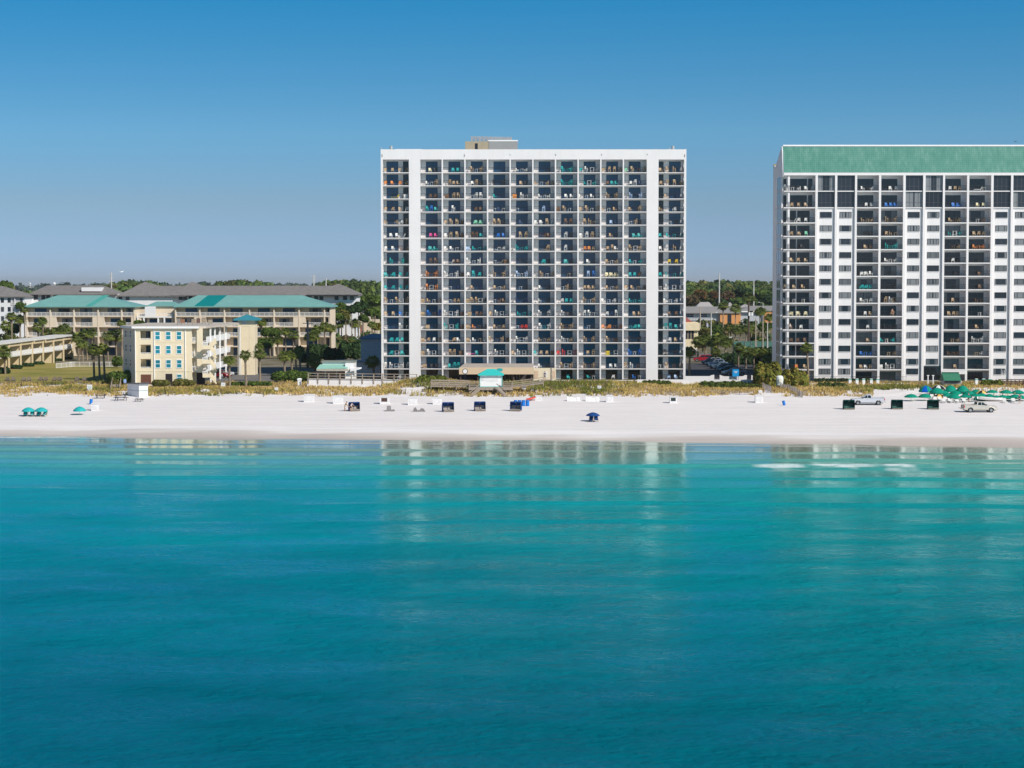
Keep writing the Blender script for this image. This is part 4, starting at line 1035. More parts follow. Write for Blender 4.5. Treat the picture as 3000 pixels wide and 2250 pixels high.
for i, p in enumerate((1470, 1478, 1490, 1498, 1512, 1520)): MB().box(X(p, 409), X(p + 4, 409), 409, 409.2, G, G + 1.8 + .2 * (i % 3)).build('cane_panel', M('cane', (.30, .20, .09), .8), pv)
rs = thing('round_sign', 'round white sign in black ring on dark post beside the pavilion', 'sign', (X(1362.6, 402), 402, G))
c = at(1362.6, 1088, 402)
MB().cyl((c.x, 402.05, c.z), (c.x, 401.95, c.z), .44, n=24).build('sign_face', wht, rs); MB().cyl((c.x, 402.15, c.z), (c.x, 402.06, c.z), .56, n=24).build('ring', frame_dark, rs); MB().box(c.x - .09, c.x + .09, 402.2, 402.4, G - .2, c.z).build('post', frame_dark, rs)
sw = thing('service_wall', 'cream service wall with louvred panels right of the pavilion', 'wall', (X(1595, 411), 411, G))
MB().box(X(1563.5, 411), X(1629, 411), 411, 413, G - .3, Z(1079, 411)).build('wall', M('service_cream', (.72, .62, .46), .8), sw)
for p in (1566, 1616): MB().box(X(p, 411), X(p + 11, 411), 410.95, 410.997, Z(1108, 411), Z(1086, 411)).build('louvre', M('peach_louvre', (.62, .45, .32), .8), sw)
MB().box(X(1593, 411), X(1604, 411), 410.95, 410.997, Z(1105, 411), Z(1089, 411)).build('door', wht, sw)
tag(MB().cyl((X(1615.5, 402), 402, 3.8), (X(1615.5, 402), 402, Z(1077, 402)), .2, .17, n=10).build('wooden_pole', wood), 'thick bare wooden pole before the service wall', 'pole')

KY = 376.0; DZ = 4.55
dk = thing('beach_deck', 'weathered wooden deck and boardwalk carrying the teal-roofed kiosk', 'deck', (X(1437, KY), KY, 3.5))
def planks(p0, p1, y0, y1, z0, z1, name='deck_floor'):
    MB().add([(X(p0, y0), y0, z0), (X(p1, y0), y0, z0 if z1 is None else z1), (X(p1, y1), y1, z0 if z1 is None else z1), (X(p0, y1), y1, z0)] + [(X(p0, y0), y0, z0 - .2), (X(p1, y0), y0, (z0 if z1 is None else z1) - .2), (X(p1, y1), y1, (z0 if z1 is None else z1) - .2), (X(p0, y1), y1, z0 - .2)], [(0, 1, 2, 3), (7, 6, 5, 4), (0, 4, 5, 1), (1, 5, 6, 2), (2, 6, 7, 3), (3, 7, 4, 0)]).build(name, wood, dk)
planks(1373, 1502, KY - .8, KY + 6, DZ, None); planks(1262, 1372.5, KY + 2.5, KY + 5, DZ + .1, DZ + .02); planks(1502.5, 1592, KY + 1, KY + 4, DZ + .02, DZ + .75); planks(1410, 1470, KY + 6.01, 400, DZ - .01, None)
MB().box(X(1373, KY), X(1502, KY), KY - .95, KY - .803, DZ - .55, DZ - .02).build('deck_beam', wood, dk)
def rail(pts, hs=1.05, n=3):
    for (pa, ya, za), (pb, yb, zb2) in zip(pts[:-1], pts[1:]):
        A, B_ = Vector((X(pa, ya), ya, za)), Vector((X(pb, yb), yb, zb2)); k = max(1, int((B_ - A).length / 1.9))
        for i in range(k + 1):
            p = A.lerp(B_, i / k); MB().box(p.x - .06, p.x + .06, p.y - .06, p.y + .06, p.z - .7, p.z + hs).build('post', wood, dk)
        for h in (hs, hs * .62, hs * .3): MB().bar(A + Vector((0, -.08, h - .04)), B_ + Vector((0, -.08, h - .04)), .05, .12).build('rail', wood, dk)
rail([(1262, KY + 2.5, DZ + .1), (1373, KY + 2.4, DZ)]); rail([(1374, KY - .7, DZ), (1402, KY - .7, DZ)]); rail([(1474, KY - .7, DZ), (1500, KY - .7, DZ)]); rail([(1502, KY + 1.1, DZ), (1592, KY + 1.1, DZ + .75)]); rail([(1262, KY + 5, DZ + .1), (1372, KY + 5, DZ)])
for s, (pa, pb) in enumerate(((1407, 1378), (1455, 1484))):
    A = Vector((X(pa, KY), KY - 1, DZ - .1)); B_ = Vector((X(pb, KY - 5), KY - 5.5, 3.1))
    MB().bar(A, B_, .9, .12).build('steps', wood, dk); MB().bar(A + Vector((0, 0, .75)), B_ + Vector((0, 0, .75)), .07, .12).build('rail', wood, dk)
for i in range(10): MB().box(X(1376 + 13.5 * i, KY) - .1, X(1376 + 13.5 * i, KY) + .1, KY - .7, KY - .5, 2.9, DZ - .2).build('pile', wood, dk)
ks = thing('beach_kiosk', 'white kiosk with bright teal pyramid roof on the wooden deck', 'kiosk', (X(1438, KY), KY + 1.5, DZ))
tq = M('turquoise_roof', (.03, .50, .46), .5, .05); tqt = M('turquoise_trim', (.06, .48, .44), .5)
x0, x1 = X(1405, KY), X(1471.5, KY)
MB().box(x0, x1, KY, KY + 3.4, DZ + .003, Z(1098, KY)).build('wall', wht, ks)
b = MB(); hip(b, x0 - .3, x1 + .3, KY - .5, KY + 3.9, Z(1097.5, KY), X(1427, KY), X(1449, KY), Z(1081, KY + 1.5), th=.16); b.build('roof', tq, ks)
for x in (x0, x1 - .12): MB().box(x, x + .12, KY - .03, KY - .003, DZ, Z(1098, KY)).build('corner_trim', tqt, ks)
MB().box(x0, x1, KY - .04, KY - .003, DZ, DZ + .1).build('base_trim', tqt, ks)
MB().box(X(1423, KY), X(1458, KY), KY - .05, KY - .003, Z(1117, KY), Z(1101, KY)).build('serving_hatch', M('hatch_white', (.70, .69, .68), .6), ks)
MB().box(X(1410, KY), X(1419, KY), KY - .05, KY - .003, Z(1115, KY), Z(1104, KY)).build('menu_board', M('menu_grey', (.62, .62, .62), .6), ks)
tag(MB().prism([(X(1455, 400), Z(1086, 400)), (X(1471, 400), Z(1088, 400)), (X(1473, 400), Z(1081, 400)), (X(1464, 400), Z(1079, 400)), (X(1455, 400), Z(1081, 400))], 1, 399, 401).build('parasol_top', M('teal_canvas', (.01, .36, .37), .7)), 'small teal canvas parasol top showing behind the kiosk roof', 'parasol')
for p, lab in ((1385, 'dark picnic bench on the deck left of the kiosk'), (1486, 'dark picnic bench on the deck right of the kiosk')):
    t = thing('deck_bench', lab, 'bench', (X(p, KY + 1), KY + 1, DZ)); xx = X(p, KY + 1)
    MB().box(xx - .8, xx + .8, KY + .7, KY + 1.3, DZ + .65, DZ + .72).build('table_top', wood_dk, t)
    for s in (-.6, .6): MB().box(xx + s - .05, xx + s + .05, KY + .6, KY + 1.4, DZ + .003, DZ + .65).build('leg', wood_dk, t)
    for s in (.35, 1.5): MB().box(xx - .8, xx + .8, KY + s, KY + s + .25, DZ + .4, DZ + .46).build('seat', wood_dk, t)

# white walls by the car park
wa = thing('boundary_wall', 'long white boundary wall with stepped top before the car park', 'wall', (X(2050, 399), 399, 3.5))
b = MB()
Y = 399
xs_ = [(1868, 1112), (2012, 1112), (2142, 1112), (2158, 1114), (2190, 1112), (2234, 1117)]
for (pa, ya), (pb, yb) in zip(xs_[:-1], xs_[1:]):
    b.add([(X(pa, Y), Y, 2.8), (X(pb, Y), Y, 2.8), (X(pb, Y), Y + .4, 2.8), (X(pa, Y), Y + .4, 2.8), (X(pa, Y), Y, Z(ya, Y)), (X(pb, Y), Y, Z(yb, Y)), (X(pb, Y), Y + .4, Z(yb, Y)), (X(pa, Y), Y + .4, Z(ya, Y))], [(0, 1, 5, 4), (2, 3, 7, 6), (4, 5, 6, 7), (1, 2, 6, 5), (3, 0, 4, 7)])
b.build('wall', white, wa)
Y = 404.5
b = MB()
for seg in ([(2007, 1102), (2080, 1102), (2087, 1099), (2094, 1098)], [(2110, 1098), (2118, 1101), (2124, 1102.5), (2178, 1102.5), (2184, 1099), (2190, 1099)], [(2203, 1099), (2212, 1102), (2226, 1109), (2233, 1109), (2233.2, 1104), (2236, 1104)]):
    for (pa, ya), (pb, yb) in zip(seg[:-1], seg[1:]):
        b.add([(X(pa, Y), Y, 3.5), (X(pb, Y), Y, 3.5), (X(pb, Y), Y + .3, 3.5), (X(pa, Y), Y + .3, 3.5), (X(pa, Y), Y, Z(ya, Y)), (X(pb, Y), Y, Z(yb, Y)), (X(pb, Y), Y + .3, Z(yb, Y)), (X(pa, Y), Y + .3, Z(ya, Y))], [(0, 1, 5, 4), (2, 3, 7, 6), (4, 5, 6, 7), (1, 2, 6, 5), (3, 0, 4, 7)])
b.build('upper_wall', white, wa)
for p0, p1 in ((2094.3, 2109.7), (2190.3, 2202.7)): put(wa, 'gate', rail_mb(X(p1, Y) - X(p0, Y) - .05, 1.5, .1), (wood_dk,), ((X(p0, Y) + X(p1, Y)) / 2, Y + .1, 3.9))
bb = thing('blue_sign', 'bright blue signboard with white lettering beside the car park', 'sign', (X(2157, 404), 404, G))
MB().box(X(2147.5, 404), X(2166.5, 404), 403.9, 404.05, Z(1103, 404), Z(1082, 404)).build('sign_board', M('sign_blue', (.0, .27, .62), .5, .04), bb)
b = MB()
for p0, p1, q0, q1 in ((2151, 2153.6, 1087.6, 1089), (2154, 2156, 1087.4, 1089), (2156.5, 2159, 1087.6, 1089), (2159.5, 2162.5, 1087.4, 1089), (2154, 2156.3, 1090.4, 1092.6), (2157, 2160, 1090.2, 1092.6)): b.box(X(p0, 404), X(p1, 404), 403.86, 403.897, Z(q1, 404), Z(q0, 404))
b.build('lettering', wht, bb)
for p in (2149, 2165): MB().box(X(p, 404) - .06, X(p, 404) + .06, 404.1, 404.2, G - .2, Z(1083, 404)).build('post', greym, bb)

# foot of the right tower
Y = 399
rwl = tag(MB().box(X(2356, Y), X(2668, Y), Y, Y + .35, 2.9, Z(1122.5, Y)).build('pool_wall', M('pinkish_white', (.72, .68, .64), .8)), 'low white wall along the pool terrace of the green-roofed tower', 'wall')
tag(MB().box(X(2668.5, 401), X(2765, 401), 401, 401.3, 3.0, Z(1122, 401)).build('pool_wall', wht), 'white wall section behind the wooden posts and parasols', 'wall')
tag(MB().box(X(2838, 400), X(2892, 400), 400, 400.35, 3.0, Z(1123, 400)).build('pool_wall', wht), 'white wall section right of the green-roofed hut', 'wall')
grc = M('green_cap', (.02, .30, .22), .6)
PL = ['leftmost', 'second', 'third', 'fourth', 'fifth', 'first right-hand', 'second right-hand', 'third right-hand']
for i, p in enumerate((2492.5, 2513, 2532.5, 2555, 2574, 2864, 2885, 2903)):
    t = thing('wall_pillar', f'{PL[i]} short white pillar with green cap along the pool wall', 'pillar', (X(p, 398.6), 398.6, 3.8), 'capped white pillars along the pool wall')
    x = X(p, 398.6); zt_ = Z(1113, 398.6)
    MB().box(x - .28, x + .28, 398.2, 398.75, 3.4, zt_).build('shaft', wht, t); MB().box(x - .3, x + .3, 398.18, 398.77, zt_ + .003, zt_ + .16).build('cap', grc, t); MB().box(x - .26, x + .26, 398.25, 398.7, zt_ + .163, zt_ + .26).build('finial', wht, t)
fn = thing('pool_fence', 'thin dark metal fence on the pool terrace', 'fence', (X(2500, 400), 400, 4))
put(fn, 'fence_panel', rail_mb(X(2660, 401.5) - X(2370, 401.5), 1.2, .14), (rail_dark,), ((X(2660, 401.5) + X(2370, 401.5)) / 2, 401.5, G))
hut = thing('pool_hut', 'grey hut with dark green ribbed roof before the right tower', 'hut', (X(2794, 397), 397, 3.8))
x0, x1 = X(2768, 396), X(2821, 396)
MB().box(x0, x1, 396, 399, 3.2, Z(1114, 396)).build('wall', M('hut_grey', (.45, .44, .46), .8), hut)
gr = M('dark_green_roof', (.03, .17, .10), .6, .1)
e0, e1 = X(2761, 395.6), X(2826, 395.6); zE, zT = Z(1114, 395.6), Z(1092, 397.5)
MB().prism([(395.3, zE), (397.5, zT), (399.7, zE), (399.6, zE - .1), (395.3, zE - .1)], 0, e0 + .5, e1 - .5).build('roof', gr, hut)
MB().box(e0 + .5, e1 - .5, 397.3, 397.7, zT - .02, zT + .12).build('ridge', M('ridge_green', (.01, .10, .07)), hut)
MB().box(x0 + .2, x1 - .2, 395.9, 395.997, Z(1122, 396), Z(1115.5, 396)).build('shutter', M('shutter_dark', (.12, .12, .14), .7), hut)
for p, lab in ((2722, 'left white shower post with crossbar before the lobby'), (2737, 'right white shower post with crossbar before the lobby')):
    t = thing('shower_post', lab, 'post', (X(p, 397), 397, 3.8)); x = X(p, 397)
    MB().box(x - .09, x + .09, 396.9, 397.1, 3.4, Z(1101, 397)).build('post', wht, t); MB().box(x - .22, x + .22, 396.85, 397.15, Z(1101, 397) + .003, Z(1099, 397)).build('head', wht, t)
tr = thing('garden_trellis', 'thin white arched trellis by the right tower', 'trellis', (X(2944, 402), 402, 4)); b = MB()
for p in (2937, 2941, 2946, 2950): b.bar((X(p, 402), 402, 3.8), (X(p, 402), 402, Z(1085, 402)), .05)
for i in range(8): t0, t1 = math.pi * i / 8, math.pi * (i + 1) / 8; b.bar((X(2943.5, 402) - .45 * math.cos(t0), 402, Z(1085, 402) + .45 * math.sin(t0)), (X(2943.5, 402) - .45 * math.cos(t1), 402, Z(1085, 402) + .45 * math.sin(t1)), .05)
for k in range(6): b.bar((X(2937, 402), 402, 4.2 + .35 * k), (X(2950, 402), 402, 4.2 + .35 * k), .035)
b.build('lattice', wht, tr)
wd = thing('dark_boardwalk', 'dark wooden boardwalk railing at the right edge', 'boardwalk', (X(2970, 397), 397, 4))
for k, p in enumerate(range(2930, 3040, 12)): MB().box(X(p, 397) - .07, X(p, 397) + .07, 396.9, 397.05, 3.4, Z(1111, 397)).build('post', wood_dk, wd)
for py in (1112, 1117, 1122): MB().bar((X(2928, 397), 396.85, Z(py, 397)), (X(3040, 397), 396.85, Z(py, 397)), .05, .18).build('rail', wood_dk, wd)

# ------------------------------------------------------------------ low buildings and street behind
Y = 750
bz = thing('arched_shop', 'beige flat shop with arched parapet behind palms', 'shop', (X(990, Y), Y + 6, G))
b = MB(); b.box(X(955, Y), X(1105, Y), Y, Y + 14, G - .2, Z(937, Y)); pts = [(X(975, Y), Z(937.2, Y))] + [(X(1011 - 36 * math.cos(math.pi * i / 10), Y), Z(937.2 - 7 * math.sin(math.pi * i / 10), Y)) for i in range(1, 10)] + [(X(1047, Y), Z(937.2, Y))]
b.build('wall', M('shop_beige', (.62, .50, .37), .85), bz); MB().prism(pts, 1, Y - .3, Y + .5).build('arched_parapet', M('shop_beige2', (.66, .53, .40), .85), bz)
MB().box(X(1018, Y), X(1062, Y), Y - 1.5, Y - .31, Z(985, Y), Z(952, Y)).build('brick_porch', M('red_brick', (.30, .12, .08), .85), bz)
for p in (1030, 1038, 1046): put(bz, 'window', win(.8, 2.6), (wht, gl_grey), (X(p, Y), Y - 1.53, Z(980, Y)))
MB().box(X(1000, 740), X(1075, 740), Y + 4, Y + 10, Z(936.8, Y), Z(928, Y)).build('roof_box', M('roof_clutter', (.46, .40, .34), .8), bz)
Y = 880
mo = thing('motel', 'two-storey motel with grey roof and orange brick gable wall', 'motel', (X(2140, Y), Y + 8, G))
org = M('orange_brick', (.62, .28, .10), .85, .08)
b = MB(); b.box(X(1990, Y), X(2300, Y), Y + 1, Y + 14, G - .3, Z(916, Y)); b.build('wall', M('motel_grey', (.42, .44, .48), .8), mo)
MB().box(X(2110, Y), X(2170, Y), Y - .5, Y + .99, G, Z(916.5, Y)).build('brick_wall', org, mo)
MB().box(X(2240, Y), X(2262, Y), Y - .4, Y + .99, G, Z(914, Y)).build('brick_wall', org, mo)
MB().box(X(2132, Y), X(2143, Y), Y - .6, Y - .503, G + 2, Z(921, Y)).build('stair_slot', frame_dark, mo)
b = MB(); hip(b, X(1990, Y), X(2170, Y), Y - 1.2, Y + 18, Z(916, Y), X(2000, Y + 8), X(2165, Y + 8), Z(898, Y + 8)); hip(b, X(2168, Y), X(2310, Y), Y - 1, Y + 18, Z(909, Y), X(2195, Y + 8), X(2300, Y + 8), Z(896, Y + 8)); b.build('roof', M('motel_roof', (.25, .235, .23), .9, .08), mo)
for p in (2016, 2028, 2056, 2068): put(mo, 'window', win(1.9, 1.7), (wht, gl_navy), (X(p, Y), Y + .97, Z(930, Y)))
put(mo, 'railing', white_rail(X(2090, Y) - X(2010, Y)), wrail, (X(2050, Y), Y + .3, Z(938, Y)))
for k, (p0, p1, q0, q1) in enumerate(((2040, 2090, 898, 885), (2060, 2088, 899, 887), (2128, 2150, 897, 885), (2170, 2200, 899, 891))):
    yy = 930; t = thing('grey_roofed_house', ['pale house roof left of the tall palm behind the motel', 'white-gabled house behind the motel roof', 'grey house roof right of the tall palm', 'small pale house roof behind the motel palms'][k], 'house', (X((p0 + p1) / 2, yy), yy + 4 + 8 * (k % 2), G))
    yy += 14 * (k % 2)
    MB().box(X(p0 + 3, yy), X(p1 - 3, yy), yy, yy + 8, G, Z(q0, yy)).build('wall', wboard, t)
    b = MB(); hip(b, X(p0, yy), X(p1, yy), yy - .5, yy + 9, Z(q0, yy), X(p0 + 12, yy + 4), X(p1 - 12, yy + 4), Z(q1, yy + 4)); b.build('roof', M('pale_shingles', (.38, .35, .34), .9), t)
Y = 600
sh = thing('corner_shop', 'cream shop with red gable partly behind the white tower', 'shop', (X(2020, Y), Y + 5, G))
MB().box(X(1985, Y), X(2046, Y), Y, Y + 8, G - .2, Z(944, Y)).build('wall', M('shop_cream', (.70, .58, .38), .8), sh)
MB().box(X(1985, Y), X(2050, Y), Y - .8, Y - .003, Z(968, Y), Z(946, Y)).build('fascia', M('shop_fascia', (.74, .62, .42), .8), sh)
MB().prism([(X(1975, Y), Z(944, Y)), (X(2030, Y), Z(944, Y)), (X(2008, Y), Z(926, Y)), (X(1985, Y), Z(918, Y))], 1, Y + .2, Y + 7).build('roof', M('red_roof', (.36, .10, .08), .8), sh)
for p in (2012, 2021, 2030): put(sh, 'window', win(.75, 2.6), (wood_dk, gl_grey), (X(p, Y), Y - .03, Z(993, Y)))
tfn = thing('tennis_screen', 'dark green windscreen fence of a court between palms', 'fence', (X(2215, 560), 560, G))
MB().box(X(2150, 560), X(2268, 560), 560, 560.06, G, Z(1000, 560)).build('windscreen', M('screen_green', (.06, .16, .13), .9, .15), tfn)
for p in range(2150, 2270, 17): MB().cyl((X(p, 560), 559.9, G), (X(p, 560), 559.9, Z(997, 560)), .06, n=6).build('post', greym, tfn)
lf = thing('lawn_fence', 'white picket fence along the back of the lawn', 'fence', (X(270, 478), 478, G))
put(lf, 'fence_panel', white_rail(X(352, 478) - X(200, 478), 1.15, .3), wrail, ((X(352, 478) + X(200, 478)) / 2, 478, G))
put(lf, 'fence_panel', white_rail(9, 1.15, .3), wrail, (X(178, 470), 474, G), math.atan2(8.5, 2.5))
tag(MB().box(X(-60, 505), X(120, 505), 505, 530, G + .05, G + .4).build('pool_terrace', conc), 'pale concrete pool terrace behind the terrace roofs', kind='structure')
# poles
polem = M('concrete_pole', (.52, .50, .47), .8); polew = M('wood_pole', (.40, .33, .27), .85)
def pole(px, pt, pb, Y, r, label, mat, arms=0, lamp=0, cat='utility pole'):
    x = X(px, Y); z0 = gz(x, Y); t = thing('utility_pole' if not lamp else 'street_lamp', label, cat, (x, Y, z0))
    zt_ = Z(pt, Y)
    MB().cyl((x, Y, z0 - .3), (x, Y, zt_), r, r * .65, n=8).build('pole', mat, t)
    for k in range(arms):
        MB().box(x - 1.2, x + 1.2, Y - .18, Y - .06, zt_ - .9 - k * 1.3, zt_ - .75 - k * 1.3).build('cross_arm', mat, t)
    if lamp:
        MB().bar((x, Y, zt_), (x + 1.8 * lamp, Y, zt_ + .4), .09).build('arm', mat, t); MB().box(x + 1.6 * lamp - .3, x + 1.6 * lamp + .3, Y - .15, Y + .15, zt_ + .25, zt_ + .42).build('lamp_head', wht, t)
    return t
pole(326, 798, 0, 760, .34, 'tall steel transmission pole above the grey roofs', polem, 3); pole(919, 805, 0, 800, .36, 'tall transmission pole left of the white tower', polem, 2); pole(955, 815, 0, 820, .34, 'shorter concrete pole beside the tall transmission pole', polem)
pole(995, 878, 0, 700, .3, 'thin pole standing in the trees left of the white tower', polem); pole(1063.5, 908, 985, 700, .35, 'wooden utility pole with crossarm left of the white tower', polew, 2)
pole(2107.5, 802, 0, 950, .42, 'taller of two steel poles before the wooded hill', polem); pole(2208.5, 823, 0, 950, .4, 'shorter of two steel poles before the wooded hill', polem)
pole(2052, 898, 0, 640, .25, 'thin wooden pole beside the corner shop', polew, 1); pole(2084, 918, 0, 600, .2, 'street lamp with right-hand arm before the motel', polem, 0, 1, 'street lamp')
pole(2194, 885, 0, 590, .35, 'dark utility pole carrying two white signs', wood_dk, 1); pole(2215, 932, 0, 540, .2, 'thin pale pole between the car park palms', polew); pole(2236, 930, 0, 545, .2, 'bent pale pole left of the right tower', polew); pole(2249.5, 943, 0, 560, .2, 'white light pole nearest the right tower', polem)
pole(2149.5, 992, 0, 470, .12, 'dark lamp post in the middle of the car park', frame_dark, 0, -.4, 'street lamp'); pole(900.5, 937, 0, 470, .35, 'dark pole rising from the shaded palms', frame_dark, 1)
pole(2236, 888, 0, 800, .2, 'curved street lamp behind the motel palms', polem, 0, -1, 'street lamp')
for p in (2194, 2202): tag(MB().box(X(p, 589), X(p + 5.5, 589), 588.9, 589.1, Z(925, 589), Z(915, 589)).build('white_sign', wht), f'{"left" if p == 2194 else "right"} of two small white signs on the dark utility pole', 'sign')
for p, r in ((159, 4.2), (88, 2.8)):
    yy = 5200; t = thing('water_tower', ['small', 'larger'][p == 159] + ' white water tower on the far horizon', 'water tower', (X(p, yy), yy, G)); c = at(p, 831, yy)
    MB().lathe([(0, -r), (r * .7, -r * .7), (r, 0), (r * .7, r * .7), (0, r)], 12, (c.x, yy, c.z)).build('tank', wht, t); MB().cyl((c.x, yy, G), (c.x, yy, c.z - r * .9), 1.2, n=8).build('shaft', wht, t)
# ------------------------------------------------------------------ palms
leafm = attr_mat('palm_leaf', .6, .18, 2.0, .25, .22, .16)
trunkm = M('palm_trunk', (.235, .185, .135), .95, .3, 2.5, spec=.1, bump=.6, rnd=.15)
def fan_crown(seed, nf=34, skirt=8, ragged=1.0):
    rn = random.Random(seed); V = []; Fq = []; C = []
    for i in range(nf + skirt):
        dead = i >= nf
        az = i * 2.39996 + rn.uniform(-.3, .3)
        el = R(rn.uniform(-75, -40)) if dead else math.asin(max(-.75, min(.98, -0.6 + 1.58 * ((i + .5) / nf) + rn.uniform(-.12, .12))))
        d = Vector((math.cos(az) * math.cos(el), math.sin(az) * math.cos(el), math.sin(el)))
        pl = rn.uniform(.30, .46) * (.6 if dead else 1); L = rn.uniform(.50, .66) * ragged * (.75 if dead else 1)
        side = d.cross(Vector((0, 0, 1))); side = side.normalized() if side.length > .05 else Vector((1, 0, 0))
        up = side.cross(d).normalized()
        o = d * .06; h = d * pl
        if dead: col = (.30 * rn.uniform(.7, 1.2), .21 * rn.uniform(.7, 1.2), .10)
        else:
            g = rn.uniform(.7, 1.25); yl = rn.uniform(0, 1) ** 2 * .5 + .25 * max(0, .3 - el)
            col = ((.125 + .13 * yl) * g, (.175 + .07 * yl) * g, .04 * g)
        n0 = len(V); V += [o + side * .012, o - side * .012, h - side * .008, h + side * .008]; Fq.append((n0, n0 + 1, n0 + 2, n0 + 3)); C.append((.14, .14, .05) if not dead else col)
        nl = 11
        for k in range(nl):
            a = R(-82 + 164 * k / (nl - 1))
            ld = (d * math.cos(a) + side * math.sin(a)).normalized()
            ll = L * (1 - .28 * abs(math.sin(a))) * rn.uniform(.85, 1.1)
            mid = h + ld * ll * .55 + up * .04 - Vector((0, 0, .03)); tip = h + ld * ll - Vector((0, 0, .16 + .12 * rn.random())) * (1 if not dead else .4)
            w = ld.cross(up).normalized() * .055
            n0 = len(V); V += [h, mid + w, tip, mid - w]; Fq.append((n0, n0 + 1, n0 + 2, n0 + 3))
            q = rn.uniform(.8, 1.2); C.append(tuple(c * q for c in col))
    return np.array([tuple(v) for v in V]), np.array(Fq), np.array(C)
CROWNS = []
for sd_, nf, sk, rg in ((1, 36, 8, 1), (2, 30, 14, 1), (3, 40, 4, .95), (4, 26, 10, 1.1)):
    v, f, c = fan_crown(sd_, nf, sk, rg); o = np_mesh('crown', v, f, leafm, c); CROWNS.append(o.data); bpy.data.objects.remove(o)
TR = []
for s_ in range(3):
    rn = random.Random(s_); b = MB(); n = 9; prev = None
    off = Vector((rn.uniform(-.05, .05), rn.uniform(-.05, .05), 0))
    rings = 12; k = 9; vs = []
    for i in range(rings + 1):
        t = i / rings; r = .5 * (1.15 - .32 * t) * (1 + .08 * rn.uniform(-1, 1)) * (1.0 if t < .78 else 1 + .9 * math.sin((t - .78) / .22 * math.pi) * (1 if s_ != 2 else .3))
        cx, cy = math.sin(t * math.pi) * off.x, math.sin(t * math.pi) * off.y
        for j in range(k): a = 2 * math.pi * j / k + .3 * i; vs.append((cx + r * math.cos(a), cy + r * math.sin(a), t))
    b.add(vs, [(i * k + j, i * k + (j + 1) % k, (i + 1) * k + (j + 1) % k, (i + 1) * k + j) for i in range(rings) for j in range(k)])
    o = b.build('trunk', trunkm, smooth=True); TR.append(o.data); bpy.data.objects.remove(o)
def palm(px, py, rpx, bpy_, label, Y=None, lean=0, v=None, group='cabbage palms around the buildings', tw=.30):
    """crown centre and radius, foot of the trunk, all measured on the ground plane"""
    if Y is None: Y = onz(px, bpy_, G).y
    if px < 972 and Y > 543: Y = 519 + (px * 7.3) % 24
    c = at(px, py, Y); x = X(px + lean, Y); z0 = gz(x, Y)
    t = thing('palm_tree', label, 'palm tree', (x, Y, z0), group)
    r = 1.3 * rpx * Y / FPX; k = random.randrange(4) if v is None else v
    cr = link('crown', CROWNS[k], t); cr.location = (c.x - x, 0, c.z - z0); cr.scale = (r, r, r * random.uniform(.85, 1.0)); cr.rotation_euler = (random.uniform(-.12, .12), random.uniform(-.12, .12), random.uniform(0, 6.28))
    tk = link('trunk', TR[random.randrange(3)], t); d = Vector((c.x - x, 0, c.z - z0 + .3)); tk.rotation_euler = d.to_track_quat('Z', 'Y').to_euler(); tk.scale = (tw, tw, d.length); tk.location = (0, 0, -.3)
    return t
